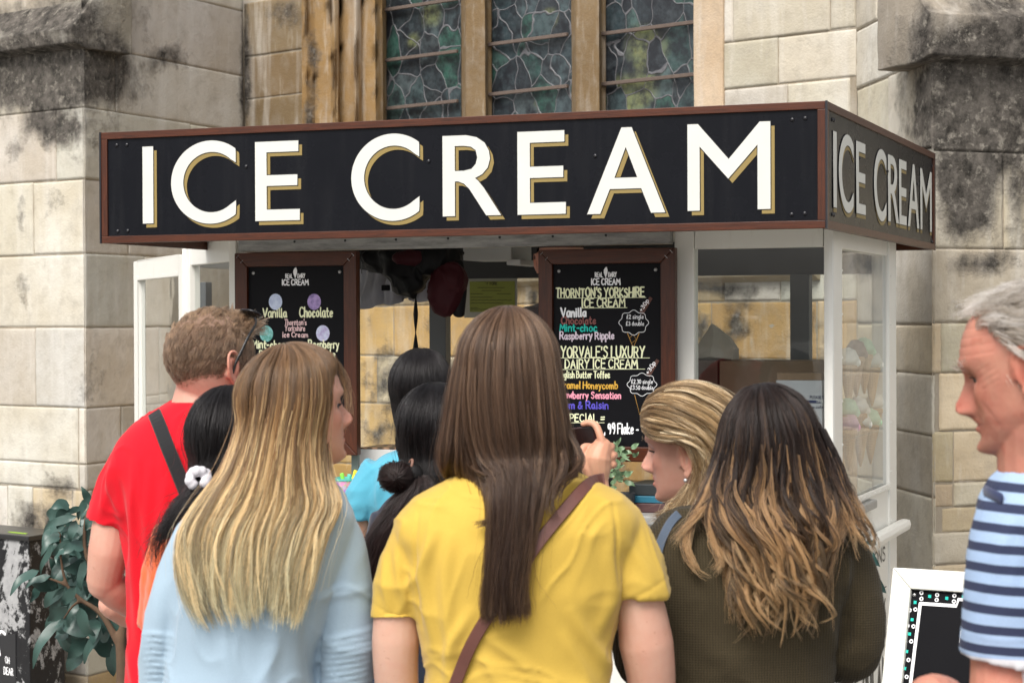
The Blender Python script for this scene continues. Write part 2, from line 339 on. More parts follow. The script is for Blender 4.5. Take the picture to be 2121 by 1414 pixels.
# sill / string course below the window
mb = MB(); zz = zw(1000, 560)
def sprof(s_): return [Q2+aw*s_+nw*o+np.array([0, 0, z]) for o, z in ((-.42, z0+.06), (.0, z0-.1), (.09, zz+.10), (.12, zz+.06), (.115, zz+.02), (.07, zz-.01), (.055, zz-.06), (.0, zz-.085), (-.42, zz-.085))]
mb.loft([sprof(q) for q in np.linspace(.02, sw(1700), 6)]); stone_from(mb, 'string_course', church, (.44, .37, .26), .06, .004)
def leaded():
    t = NT('stained_glass'); p = t.obj(); q = t.n('TexNoise', i_Vector=p, i_Scale=5., i_Detail=2.); 
    w = t.n('VectorMath', operation='MULTIPLY_ADD', i_0=q.outputs['Color'], i_1=(.13, .13, .13), i_2=p).outputs[0]
    w = t.vm(w, (1.15, 1, .8))
    e = t.n('TexVoronoi', feature='DISTANCE_TO_EDGE', i_Vector=w, i_Scale=6.8, i_Randomness=1.).outputs['Distance']
    cc = t.n('TexVoronoi', i_Vector=w, i_Scale=6.8, i_Randomness=1.).outputs['Color']; hv = t.n('SeparateColor', i_Color=cc)
    lead = t.ramp(e, [(.011, 1.), (.024, 0.)])
    col = t.ramp(hv.outputs[0], [(0., (.010, .012, .016)), (.3, (.020, .034, .040)), (.5, (.045, .068, .074)), (.62, (.012, .045, .036)), (.74, (.02, .075, .055)), (.86, (.085, .11, .115)), (1., (.010, .015, .018))])
    yel = t.mix(t.noise(p, 16, 3), (.11, .16, .06), (.27, .25, .08)); ya = t.attr('yel').outputs['Fac']
    col = t.mix(t.math('MULTIPLY', ya, t.ramp(hv.outputs[1], [(.25, 0.), (.3, 1.)])), col, yel)
    n = t.noise(p, 34, 6, .7); col = t.mix(t.ramp(n, [(.35, 0.), (.75, .6)]), col, t.mix(.5, col, (.17, .20, .215)))
    col = t.mix(t.ramp(t.noise(p, 13, 5, .7), [(.42, 0.), (.6, .85)]), col, (.012, .013, .017))
    lc = t.mix(t.noise(p, 60), (.07, .07, .078), (.17, .17, .18))
    nb = t.bump(t.math('ADD', t.math('MULTIPLY', lead, 1.), t.math('MULTIPLY', t.noise(p, 9, 3), .8)), .6, .006)
    t.set(Base_Color=t.mix(lead, col, lc), Roughness=t.math('ADD', t.math('MULTIPLY', lead, .3), .28), Specular_IOR_Level=.5, Normal=nb); return t.m
LEADED = leaded(); IRON = plain('iron_bar', (.115, .085, .07), .8, .3, 30, .3)
for li, (a, b, bars) in enumerate(((g0-.06, g1, (118, 219, 12)), (g2, g3, (83, 188, -30)), (g4, g5+.03, (59, 165, -60)))):
    SS, ZZ = np.meshgrid(np.linspace(a, b, 30), np.linspace(z0, zt, 60)); P = (Q2[None, None]+aw*SS[..., None]+nw*GD); P[..., 2] = ZZ
    P = P.reshape(-1, 3); P += nw*(.006*noise(P, 4, 3))[:, None]
    mb = MB(); i = (np.arange(59)[:, None]*30+np.arange(29)[None]).ravel(); mb.add(P, np.stack([i, i+1, i+31, i+30], 1))
    o = mb.build('window_light', LEADED, church, smooth=True); x, y = topx(P)
    ye = np.maximum.reduce([blob(x, y, 1340, 100, 60, 75), blob(x, y, 1300, 190, 75, 60), .9*blob(x, y, 1140, 40, 22, 28), .9*blob(x, y, 1120, 212, 14, 14), .9*blob(x, y, 895, 30, 30, 40), .8*blob(x, y, 855, 85, 20, 25), .5*blob(x, y, 830, 160, 20, 60)])
    attr(o.data, 'yel', np.clip((ye+.35*fbm(P, 6, 3)-.48)*2.4, 0, .75))
    m_ = (a+b)/2; px0 = topx([Q2+aw*m_+nw*GD])[0][0]
    for q in bars:
        n_ = np.array([nw[0], nw[1], 0]); z = onplane(px0, q, Q2+nw*GD, n_)[2]; mb = MB()
        mb.box(Q2+aw*(a+.002)+nw*(GD+.018)+np.array([0, 0, z-.009]), aw*(b-a-.004), nw*.018, np.array([0, 0, .018])); mb.build('saddle_bar', IRON, o, bevel=.003)
# right buttress: inner flank and face
fr = Face(W3, W4); zr = [-.3]+[zat(1860, y, W3, W4) for y in (1300, 1180, 1010, 890, 770, 672, 505, 325, 150, 20, -120, -260)]
fr.courses(zr, 0, fr.L, lambda a, z, k: random.choice([(.66, .62, .53), (.62, .57, .48), (.60, .53, .42), (.64, .62, .56)]), fixed={k: [0, fr.L*random.choice([.3, .45, .55, 1.0]), fr.L] if k % 3 else [0, fr.L] for k in range(13)}, rough=1.)  # same stone, colour lightened to offset the kiosk's shade on this flank
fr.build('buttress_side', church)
ff = Face(W4, W5); zf = [-.3]+[zat(1960, y, W4, W5) for y in (1300, 1170, 1103, 1050, 1000, 892, 772, 668, 515, 312, 120)]
def s5(*px): return [0]+[plan(q, W4, W5) for q in px]+[ff.L]
ff.courses(zf, 0, ff.L, lambda a, z, k: random.choice([(.50, .45, .36), (.47, .39, .27), BUFF, (.50, .43, .32)]) if k < 8 else random.choice([(.44, .40, .33), PALE]), lens=(.3, .7), fixed={10: s5(2200), 9: s5(2080), 8: s5(2150), 7: s5(1950, 2120), 6: s5(1945, 2060), 5: s5(1975, 2110), 4: s5(1975, 2200), 3: s5(1950, 2150)}, rough=1.7)
ff.build('buttress_face', church)
nr = np.append(ff.nrm, 0); dr = np.append(ff.d, 0); P4 = np.append(W4, 0); zb = zf[-1]
def prof2(base): return [base+nr*o+np.array([0, 0, z]) for o, z in ((.0, zb-.02), (.075, zb+.0), (.085, zb+.15), (.05, zb+.17), (-.28, zb+.55), (-.28, zb-.02))]
mb = MB(); mb.loft([prof2(P4-dr*.06), prof2(P4+dr*.18), prof2(P4+dr*2.4)]); stone_from(mb, 'set_off', church, (.34, .31, .27))
# masonry behind (so the wall has thickness)
mb = MB(); back = [tuple(W0-fl.nrm*.03), tuple(W1-fs.nrm*.06+fs.d*.06), tuple(W2-fs.nrm*.06+fs.d*.05), tuple(np.array(wp(.0, -.45))), tuple(np.array(wp(fw.L, -.45))), tuple(W4+np.array([.05, .05])), tuple(W5-ff.nrm*.03), (W5[0]+.5, W5[1]+7), (W0[0], W0[1]+4)]
mb.loft(ext(back, -.3, zt+.02)); stone_from(mb, 'wall_core', church, (.38, .34, .28), .6, 0)
# ================================================================ ground
def paving():
    t = NT('paving_stone'); p = t.pos(); b = t.n('TexBrick', i_Vector=t.vm(p, (1, 1, 1)), i_Scale=1.6, i_Mortar_Size=.012, i_Color1=(.26, .25, .23, 1), i_Color2=(.34, .32, .29, 1), i_Mortar=(.09, .085, .08, 1))
    c = t.mix(t.noise(p, 9, 6), b.outputs[0], (.20, .19, .17)); t.set(Base_Color=c, Roughness=.8, Normal=t.bump(t.math('ADD', t.math('MULTIPLY', b.outputs['Fac'], -1.), t.noise(p, 60)), .3, .01)); return t.m
mb = MB(); mb.add([(x, y, z) for y, z in ((-120, 0), (5.6, 0), (8.6, -.12), (120, -.12)) for x in (-120, 120)], [(2*i, 2*i+1, 2*i+3, 2*i+2) for i in range(3)]); tag(mb.build('ground', paving()), kind='structure')
# ================================================================ stroke lettering
GL = {}
def _g(s):
    for ln in s.strip().split('\n'):
        k, w, rest = ln.split(' ', 2); st = []
        for q in rest.split('|'):
            sm = q.startswith('~'); q = q.lstrip('~'); st.append((sm, np.array([[float(x) for x in z.split(',')] for z in q.split()])))
        GL[k] = (float(w), st)
_g('''A 6.4 0,0 3.2,10 6.4,0|1.3,3.6 5.2,3.6
B 5.6 0,0 0,10|~0,10 3.5,9.8 4.7,7.8 3.4,5.6 0,5.3|~0,5.3 3.9,5 5.5,2.7 4,.3 0,0
C 6 ~5.8,8.4 4,9.9 1.6,9 .2,5.8 .6,2.2 2.8,.1 5.9,1.4
D 6 0,0 0,10|~0,10 3.6,9.3 5.9,5.6 4.4,1.3 0,0
E 5 5,10 0,10 0,0 5,0|0,5.3 4.2,5.3
F 5 5,10 0,10 0,0|0,5.3 4,5.3
H 6 0,0 0,10|6,0 6,10|0,5 6,5
I 1 .5,0 .5,10
K 5.6 0,0 0,10|5.4,10 0,4.8 5.6,0
L 4.6 0,10 0,0 4.6,0
M 7.4 0,0 .8,10 3.7,3.2 6.6,10 7.4,0
N 6.2 0,0 0,10 6,0 6,10
O 6.8 ~3.4,10 .6,7.8 .3,3.4 3.2,0 6.3,2.6 6.2,7.6 3.4,10
P 5.2 0,0 0,10|~0,10 4,9.6 5.1,7.4 3.8,5 0,4.8
R 5.8 0,0 0,10|~0,10 4,9.7 5,7.5 3.8,5.3 0,5|2.6,5 5.8,0
S 5.2 ~4.9,8.6 3,10 .8,9 .7,6.9 3,5.4 4.9,3.6 4.3,.9 2.2,0 .1,1.5
T 6 0,10 6,10|3,10 3,0
U 6 ~0,10 .1,3 1.8,.2 4.2,.4 5.7,3 6,10
V 6 0,10 3,0 6,10
X 6 0,10 6,0|6,10 0,0
Y 6 0,10 3,5 3,5|6,10 3,5 2.2,0
G 6.4 ~5.8,8.4 4,9.9 1.6,9 .2,5.8 .6,2.2 2.8,.1 5.6,1|5.6,1 5.9,4.6 3.8,4.6
W 8 0,10 2,0 4,8 6,0 8,10
a 4.6 ~4.1,5.4 2.4,6.2 .6,4.8 .3,1.8 1.6,0 3.4,1 4.2,4|4.2,6 4.2,1 4.8,.1
b 4.4 0,10 0,0|~0,4.4 1.8,6.1 3.9,5 4.2,2 2.4,0 0,1
c 4 ~3.8,4.9 2.3,6.1 .5,4.6 .3,1.7 1.8,.1 3.9,1
d 4.6 4.2,10 4.2,0|~4.2,4.4 2.6,6.1 .6,4.8 .3,1.8 1.8,0 4.2,1.6
e 4.2 ~.5,3.1 3.6,3.5 3.6,5.2 2.2,6.1 .5,4.6 .4,1.6 1.9,.1 4,1
f 3.4 ~3.4,9.4 2.2,10 1.3,8.4 1.2,4 1.1,-.4|0,6 3,6
g 4.6 ~4.1,5.2 2.4,6.2 .6,4.8 .4,2 1.8,.3 4.1,2|~4.2,6 4.2,0 3.4,-3 1.4,-3.4 .3,-2.2
h 4.4 0,10 0,0|~0,4 1.8,6 3.8,5.2 4,3 4.1,0
i 1 .5,6 .5,0|.5,8.2 .55,8.4
j 2 ~1.5,6 1.5,-1 .9,-3 -.6,-3|1.5,8.2 1.55,8.4
k 4 0,10 0,0|3.6,6 0,2.6 4,0
l 1.2 ~.4,10 .3,3 .5,.4 1.3,.2
m 6.8 0,6 0,0|~0,4 1.4,6 3,5.4 3.3,3 3.3,0|~3.3,4 4.8,6 6.4,5.2 6.6,3 6.7,0
n 4.4 0,6 0,0|~0,4 1.8,6 3.8,5.4 4.1,3 4.2,0
o 4.6 ~2.3,6.1 .5,4.6 .4,1.6 2.2,0 4.1,1.6 4.1,4.6 2.3,6.1
p 4.4 0,6 0,-3.6|~0,4.4 1.8,6.1 3.9,5 4.2,2 2.4,0 0,1
r 3 0,6 0,0|~0,3.6 1.2,5.8 3.1,5.6
s 3.8 ~3.5,5.2 2.2,6.1 .7,5.2 1.2,3.6 3,2.6 3.4,1 2,0 .2,.9
t 3.4 ~1.4,9 1.3,2 2,.2 3.4,.5|0,6 3.2,6
u 4.4 ~0,6 .1,1.8 1.6,0 3.4,1 4.1,3|4.2,6 4.2,.4
v 4 0,6 2,0 4,6
w 6 0,6 1.5,0 3,5 4.5,0 6,6
y 4.4 0,6 2.2,.4|4.4,6 2.2,.2 .8,-3.4
x 4 0,6 4,0|4,6 0,0
z 4 0,6 4,6 0,0 4,0
0 5 ~2.5,10 .4,7.6 .3,2.6 2.4,0 4.7,2.4 4.7,7.6 2.5,10
2 5 ~.4,7.8 1.4,9.8 3.8,9.6 4.4,7.2 2.4,3.6 .2,.2|.2,.2 5,.2
3 4.8 ~.5,9 2.6,10 4.4,8.2 3.4,5.8 2,5.3|~2,5.3 4.2,4.6 4.7,2.2 3,.1 .3,.8
5 4.8 4.4,10 1,10 .7,5.6|~.7,5.6 3,6 4.7,3.6 3.8,.8 1.8,0 .2,.8
9 4.8 ~4.3,7 3.4,9.8 1,9.4 .6,6.4 2.4,5 4.3,7|~4.4,8 4.4,3 3.2,0
& 6 ~5.8,0 1.6,7 1.9,9.4 3.4,9.4 3.6,7.4 .8,4 .6,1.2 2.4,0 4.4,1.4 5.4,4
' 1 .6,10 .4,7.6
- 3.4 .3,4 3.1,4
+ 4.4 2.2,7 2.2,1.6|0,4.3 4.4,4.3
= 4.6 0,5.8 4.4,6|0,3 4.4,3.2
. 1 .4,.1 .5,.3
: 1 .4,4.4 .5,4.6
, 1.4 .8,.6 .2,-1.6
£ 5 ~4.4,8.6 3.2,10 1.8,8.8 1.8,4 1.4,1.2 .3,.2|.3,.2 5,.2|.2,4.8 3.8,4.8''')
def spline(P, n=6, closed=False):
    P = np.asarray(P, float)
    if len(P) < 3: return P
    Q = np.vstack([2*P[0]-P[1], P, 2*P[-1]-P[-2]]) if not closed else np.vstack([P[-1], P, P[0], P[1]]); out = []
    for i in range(len(Q)-3):
        a, b, c, d = Q[i:i+4]
        for t in np.arange(n)/n: out.append(.5*((2*b)+(c-a)*t+(2*a-5*b+4*c-d)*t*t+(3*b-a-3*c+d)*t**3))
    if not closed: out.append(Q[-2])
    return np.array(out)
def ribbon2d(P, w):
    """flat ribbon outline (list of left/right) with round ends, in 2-D"""
    P = np.asarray(P, float); w = np.broadcast_to(w, (len(P),)); d = np.diff(P, axis=0); k = np.r_[True, np.linalg.norm(d, axis=1) > 1e-6]; P = P[k]; w = w[k]
    if len(P) < 2: P = np.array([P[0], P[0]+[w[0]*.2, 0]]); w = np.repeat(w, 2)
    T = np.gradient(P, axis=0); T /= np.linalg.norm(T, axis=1)[:, None]+1e-9; N = np.stack([-T[:, 1], T[:, 0]], 1); secs = []
    a = P[0]; secs += [(a-T[0]*w[0]/2*c, N[0]*w[0]/2*s) for c, s in ((.98, .2), (.7, .7))]
    mit = np.ones(len(P))
    secs += [(p, n*ww/2) for p, n, ww in zip(P, N, w)]
    a = P[-1]; secs += [(a+T[-1]*w[-1]/2*c, N[-1]*w[-1]/2*s) for c, s in ((.7, .7), (.98, .2))]
    L = np.array([c+o for c, o in secs]); R = np.array([c-o for c, o in secs]); return L, R
class Pen:
    """draws flat painted strokes on a plane"""
    def __init__(s, O, ex, ez, nrm, lift=.0012): s.O, s.ex, s.ez, s.n = [np.asarray(q, float) for q in (O, ex, ez, nrm)]; s.mb = MB(); s.k = 0; s.lift = lift; s.rn = random.Random(5)
    def P(s, q): q = np.asarray(q); s.k += 1; return s.O+q[:, :1]*s.ex+q[:, 1:2]*s.ez+s.n*(s.lift+(s.k % 40)*.00002)
    def line(s, P, w):
        L, R = ribbon2d(P, w); k = len(L); v = s.P(np.concatenate([L, R])); s.mb.add(v, [(i, i+1, k+i+1, k+i) for i in range(k-1)])
    def poly(s, P): s.mb.add(s.P(np.asarray(P, float)), [tuple(range(len(P)))])
    def disc(s, c, rx, ry=None, n=20): ry = ry or rx; s.poly([(c[0]+rx*math.cos(2*math.pi*i/n), c[1]+ry*math.sin(2*math.pi*i/n)) for i in range(n)])
    def text(s, txt, x0, y0, x1, cap, w=None, slant=.0, jit=.35, sp=2.1, rot=0.):
        adv = 0; items = []
        for ch in txt:
            if ch == ' ': adv += 3.4; continue
            g = GL[ch]; items.append((adv, g)); adv += g[0]+sp
        adv -= sp; kx = (x1-x0)/adv; ky = cap/10; w = (w or cap*.16)*.82; c, sn = math.cos(rot), math.sin(rot)
        for ax, (gw, st) in items:
            jy = s.rn.uniform(-jit, jit); js = 1+s.rn.uniform(-jit, jit)*.16; jr = s.rn.uniform(-jit, jit)*.12
            for sm, P in st:
                Q = spline(P, 5) if sm else np.concatenate([np.linspace(P[i], P[i+1], 4)[:-1] for i in range(len(P)-1)]+[P[-1:]])
                Q = Q*js; Q = Q+np.stack([Q[:, 1]*(slant+jr), 0*Q[:, 0]+jy], 1); X = (Q[:, 0]+ax)*kx; Y = Q[:, 1]*ky
                s.line(np.stack([x0+X*c-Y*sn, y0+X*sn+Y*c], 1), w*(1+.18*np.sin(np.linspace(0, 3, len(Q))+s.rn.uniform(0, 6))))
    def build(s, name, m, parent): return s.mb.build(name, m, parent, recalc=False)
# ---- roman capitals of the sign: outlines in em units (height 1)
def arc(cx, cy, rx, ry, a0, a1, n=28): return [(cx+rx*math.cos(math.radians(a0+(a1-a0)*i/n)), cy+ry*math.sin(math.radians(a0+(a1-a0)*i/n))) for i in range(n+1)]
W_ = .155
LET = {'I': [[(0, 0), (.14, 0), (.14, 1), (0, 1)]],
 'E': [[(0, 0), (.60, 0), (.60, .14), (W_, .14), (W_, .44), (.57, .44), (.57, .575), (W_, .575), (W_, .865), (.585, .865), (.585, 1), (0, 1)]],
 'C': [[(.845, .02+.12), (.845, .26)]+[p for p in arc(.52, .5, .355, .375, -33, -327, 40)][0:0]+list(reversed(arc(.515, .5, .355, .385, 40, 318, 44)))[0:0]+arc(.53, .5, .37, .385, -50, -312, 44)+[(.845, .74), (.845, .885)]+arc(.52, .5, .52, .53, 52, 308, 52)],
 'R': [[(0, 0), (W_, 0), (W_, .43), (.20, .43)]+[(.27, .40), (.34, .33), (.55, 0), (.735, 0), (.52, .34), (.45, .43), (.41, .465)]+[(.50, .51), (.57, .59), (.60, .70), (.585, .80), (.53, .90), (.43, .97), (.30, 1), (0, 1)], [(W_, .56), (W_, .87), (.27, .87), (.36, .855), (.42, .81), (.44, .72), (.42, .64), (.365, .58), (.27, .56)]],
 'A': [[(0, 0), (.155, 0), (.27, .29), (.64, .29), (.755, 0), (.92, 0), (.53, 1.01), (.41, 1.01)], [(.325, .42), (.46, .78), (.595, .42)]],
 'M': [[(0, 0), (.145, 0), (.145, .74), (.485, .36), (.83, .74), (.83, 0), (.98, 0), (.98, 1), (.855, 1), (.49, .585), (.125, 1), (0, 1)]]}
def flat_shape(name, polys, O, ex, ez, nrm, m, parent, off=0., th=.0008):
    """filled outline with holes -> thin plate mesh on the plane (O, ex, ez)"""
    cu = bpy.data.curves.new(name, 'CURVE'); cu.dimensions = '2D'; cu.fill_mode = 'BOTH'; cu.extrude = th/2; cu.offset = off
    for P in polys:
        sp = cu.splines.new('POLY'); sp.points.add(len(P)-1); sp.use_cyclic_u = True
        for q, (x, y) in zip(sp.points, P): q.co = (x, y, 0, 1)
    t = bpy.data.objects.new(name, cu); COL.objects.link(t); dg = bpy.context.evaluated_depsgraph_get(); me = bpy.data.meshes.new_from_object(t.evaluated_get(dg)); COL.objects.unlink(t); bpy.data.objects.remove(t)
    V = verts(me); V = np.asarray(O)+V[:, :1]*np.asarray(ex)+V[:, 1:2]*np.asarray(ez)+V[:, 2:3]*np.asarray(nrm); setverts(me, V); me.materials.clear(); me.materials.append(m); me.name = name
    return link(bpy.data.objects.new(name, me), parent)
# ================================================================ kiosk
YAW = .36557687; C0 = np.array([.857695, 5.408675, 0]); KA = np.array([math.cos(YAW), -math.sin(YAW), 0]); KB = np.array([math.sin(YAW), math.cos(YAW), 0]); KZ = np.array([0, 0, 1.])
SB, SH, SW_, SL = 1.9518, .345, 2.2965, 1.8476         # sign bottom, height, width, depth
def K(s, t, z): return C0+KA*s+KB*t+KZ*z
def kst(P): d = np.asarray(P)-C0; return d@KA, d@KB, d[2]
def Kt(px, py, t): return kst(onplane(px, py, C0+KB*t, KB))
def Ks(px, py, s): return kst(onplane(px, py, C0+KA*s, KA))
def kbox(mb, s0, s1, t0, t1, z0, z1, mi=0): return mb.box(K(s0, t0, z0), KA*(s1-s0), KB*(t1-t0), KZ*(z1-z0), mi)
def wood(name, c1, c2, ax=(30, 30, 2.5), rough=.38):
    t = NT(name); p = t.n('Mapping', i_Vector=t.pos(), i_Rotation=(0, 0, YAW)).outputs[0]
    g = t.noise(t.vm(p, ax), 3.2, 6, .7, 1.2); g2 = t.noise(t.vm(p, ax), 14, 3, .6); c = t.mix(t.ramp(g, [(.3, 0.), (.7, 1.)]), c1, c2); c = t.mix(t.ramp(g2, [(.55, 0.), (.8, .5)]), c, tuple(x*.4 for x in c1))
    t.set(Base_Color=c, Roughness=rough, Specular_IOR_Level=.4, Normal=t.bump(g2, .15, .003)); return t.m
WOODH = wood('stained_wood_rail', hx('341607'), hx('552811'), (2.2, 30, 34)); WOODV = wood('stained_wood_stile', hx('341607'), hx('532710'), (34, 30, 2.2))

def signblack():
    t = NT('black_sign_panel'); p = t.pos(); n = t.noise(p, 5, 6, .65); sc_ = t.ramp(t.noise(t.vm(p, (1, 1, 3)), 38, 4, .7), [(.66, 0.), (.74, 1.)]); d = t.ramp(t.noise(t.vm(p, (6, 6, .5)), 5, 4, .6), [(.5, 0.), (.85, .5)])
    c = t.mix(n, (.0048, .0052, .0075), (.0085, .0092, .012)); c = t.mix(t.math('MULTIPLY', sc_, .22), c, (.06, .06, .065)); c = t.mix(t.math('MULTIPLY', d, .12), c, (.09, .088, .085)); t.set(Base_Color=c, Roughness=t.math('ADD', t.math('MULTIPLY', n, .18), .18), Specular_IOR_Level=.10, Normal=t.bump(n, .04, .01)); return t.m
BLACKP = signblack(); CREAM = plain('cream_letter_paint', (.60, .60, .555), .5, .07, 9); GOLDP = plain('gold_letter_paint', (.245, .175, .052), .5, .1, 8); INK = plain('letter_outline_paint', (.006, .006, .008), .5)
def paintmat():
    t = NT('cream_white_paint'); p = t.pos(); n = t.noise(p, 5, 5); n2 = t.noise(t.vm(p, (1, 1, .25)), 30, 4)
    c = t.mix(n, (.76, .75, .695), (.81, .80, .75)); c = t.mix(t.ramp(n2, [(.62, 0.), (.8, .35)]), c, (.55, .52, .45)); t.set(Base_Color=c, Roughness=.35, Normal=t.bump(t.noise(p, 120), .08, .002)); return t.m
WHITE = paintmat(); GREYP = plain('grey_metal_frame', (.115, .12, .125), .42, .15, 8); DARKIN = plain('dark_interior_lining', (.05, .05, .052), .6, .2, 6)
def steelmat():
    t = NT('worn_steel'); p = t.pos(); n = t.noise(t.vm(p, (1, 1, 6)), 9, 6, .7); c = t.ramp(n, [(.3, (.16, .16, .16)), (.55, (.34, .34, .33)), (.8, (.50, .49, .47))])
    t.set(Base_Color=c, Metallic=.75, Roughness=t.math('ADD', t.math('MULTIPLY', n, .3), .3), Normal=t.bump(t.noise(p, 50), .15, .003)); return t.m
STEEL = steelmat(); SCREWB = plain('black_screw_head', (.012, .012, .016), .28, .2); SCREWS = plain('zinc_screw_head', (.5, .5, .5), .3, .1, metal=.9)
def glassmat(film=.05, base=0., nm='window_glass'):
    t = NT(nm); n = t.n('BsdfGlass'); tr = t.n('BsdfTransparent', i_Color=(.90, .93, .92, 1)); gl = t.n('BsdfGlossy', i_Roughness=.015, i_Color=(1, 1, 1, 1)); bf = t.n('NewGeometry').outputs['Backfacing']; fr = t.n('Fresnel', i_IOR=t.math('SUBTRACT', 1.5, t.math('MULTIPLY', bf, 1.5-1/1.5)))
    p = t.pos(); smear = t.ramp(t.noise(t.vm(p, (1, 1, .3)), 7, 5, .65), [(.5, base), (.9, base+film)]); df = t.n('BsdfDiffuse', i_Color=(.8, .82, .82, 1))
    m1 = t.n('MixShader', i_0=fr.outputs[0], i_1=tr.outputs[0], i_2=gl.outputs[0]); m2 = t.n('MixShader', i_0=smear, i_1=m1.outputs[0], i_2=df.outputs[0])
    t.l(t.n('Bump', i_Height=t.noise(p, 3, 2), i_Strength=.05, i_Distance=.02).outputs[0], gl.inputs['Normal']); t.t.nodes.remove(n); t.l(m2.outputs[0], t.t.nodes['Material Output'].inputs[0]); return t.m
GLASS = glassmat(); REFL_HAZE = glassmat(.12, .16, 'reflection_haze_glass')  # side pane: pale diffuse haze stands in for the bright stone reflection
kiosk = thing('ice_cream_kiosk', K(-1.1, .95, 0), 'cream painted ice cream kiosk under a black fascia sign with gold shadowed capitals', 'kiosk')
def screw(p, n, r, m, parent, name='screw'):
    n = np.asarray(n, float); u = np.cross(n, KZ); u /= np.linalg.norm(u); v = np.cross(n, u); mb = MB(); secs = []
    for q, h in ((1., 0), (1., .15), (.8, .45), (.4, .62), (.05, .66)):
        a = np.arange(12)*math.pi/6; secs.append(np.asarray(p)+np.cos(a)[:, None]*u*r*q+np.sin(a)[:, None]*v*r*q+n*h*r)
    mb.loft(secs); w = r*.13
    mb.box(np.asarray(p)+n*r*.60-u*r*.6-v*w, u*r*1.2, v*2*w, n*r*.10); return mb.build(name, m, parent, smooth=True)
def sign(name, O, ex, nrm, Wd, letters, screws, label):
    """fascia panel with wooden frame; O lower-left corner seen from outside, ex along, nrm outward"""
    fr = .0215; mb = MB(); mb.box(O+ex*fr*.6+KZ*fr*.6-nrm*.012, ex*(Wd-1.2*fr), KZ*(SH-1.2*fr), nrm*.006); p = mb.build(name, BLACKP, kiosk)
    for z in (0, SH-fr): MB().box(O+ex*.006+KZ*z-nrm*.02, ex*(Wd-.012), KZ*fr, nrm*.02).build('frame_rail', WOODH, p, bevel=.0015)
    for x in (.0055, Wd-fr-.0055): MB().box(O+ex*x+KZ*(fr+.0004)-nrm*.02, ex*fr, KZ*(SH-2*fr-.0008), nrm*.0195).build('frame_stile', WOODV, p, bevel=.0015)
    face = O-nrm*.006
    for k, (ox, oz, mt, off, lift) in enumerate(((.0115, -.0125, GOLDP, 0, .0010), (0, 0, INK, .0022, .0019), (0, 0, CREAM, 0, .0028))):
        nm = ('lettering_shade', 'lettering_outline', 'lettering')[k]; polys = []
        for ch, x0, x1, za, zb in letters:
            kx = (x1-x0)/max(q[0] for P in LET[ch] for q in P); ox_ = ox*(.62 if Wd < 2 else 1)
            for P in LET[ch]: polys.append([(x0+q[0]*kx+ox_, za+q[1]*(zb-za)+oz) for q in P])
        flat_shape(nm, polys, face+nrm*lift, ex, KZ, nrm, mt, p, off)
    for x, z, r in screws: screw(face+ex*x+KZ*z+nrm*.0004, nrm, r, SCREWB, p)
    return p
def fl_(px0, px1, pyb, pyt, ch):
    a = Kt(px0, pyb, .006); b = Kt(px1, pyt, .006); return (ch, a[0]+SW_, b[0]+SW_, Kt((px0+px1)/2, pyb, .006)[2]-SB, Kt((px0+px1)/2, pyt, .006)[2]-SB)
LF = [fl_(297, 318, 463, 304, 'I'), fl_(356, 489, 459, 297, 'C'), fl_(530, 621, 457, 293, 'E'), fl_(729, 869, 453, 283, 'C'), fl_(918, 1038, 447, 280, 'R'), fl_(1073, 1172, 444, 272, 'E'), fl_(1217, 1378, 442, 266, 'A'), fl_(1425, 1596, 435, 255, 'M')]
SCF = [(*(lambda q: (q[0]+SW_, q[2]-SB))(Kt(x, y, .006)), .006) for x, y in ((242, 301), (263, 300), (244, 479), (265, 478), (510, 345), (888, 334), (1233, 323), (1641, 248), (1668, 245), (1640, 444), (1667, 442))]
sign('front_sign', K(-SW_, 0, SB), KA, -KB, SW_, LF, SCF, '')
def ls_(px0, px1, ch, f0=None):
    a = Ks(px0, 400, -.006)[1]; b = Ks(px1, 400, -.006)[1]; return (ch, a, b, .062, .272)
LS = [ls_(1724.5, 1731, 'I'), ls_(1736, 1766, 'C'), ls_(1772, 1791, 'E'), ls_(1809, 1834, 'C'), ls_(1838, 1860, 'R'), ls_(1861, 1876, 'E'), ls_(1879, 1902, 'A'), ls_(1905, 1928, 'M')]
SCS = [(Ks(x, y, -.006)[1], Ks(x, y, -.006)[2]-SB, .006) for x, y in ((1723.5, 248), (1727, 249), (1723.5, 444), (1727, 445), (1780, 328), (1838, 355), (1900, 381), (1929.5, 344), (1932, 346), (1929.5, 500), (1932, 501))]
sign('side_sign', K(0, 0, SB), KB, KA, SL, LS, SCS, '')
mb = MB(); kbox(mb, -SW_+.0, -SW_+.018, .022, SL-.022, SB, SB+SH); mb.build('fascia_board', WOODH, kiosk); mb = MB(); kbox(mb, -SW_+.02, -.022, SL-.02, SL, SB, SB+SH); mb.build('fascia_board', WOODH, kiosk)
for s_, t_ in ((-.0052, .0), (-SW_-.001, 0), (-.0052, SL-.006)):
    mb = MB(); kbox(mb, s_, s_+.0058, t_-.0006, t_+.0056, SB-.001, SB+SH+.001); mb.build('corner_strip', SCREWB, kiosk)
mb = MB(); kbox(mb, -SW_+.019, -.022, .021, SL-.021, SB+.028, SB+.034); mb.build('canopy_soffit', WHITE, kiosk)
mb = MB(); kbox(mb, -SW_+.019, -.022, .021, SL-.021, SB+SH-.05, SB+SH-.03); mb.build('canopy_roof', GREYP, kiosk)
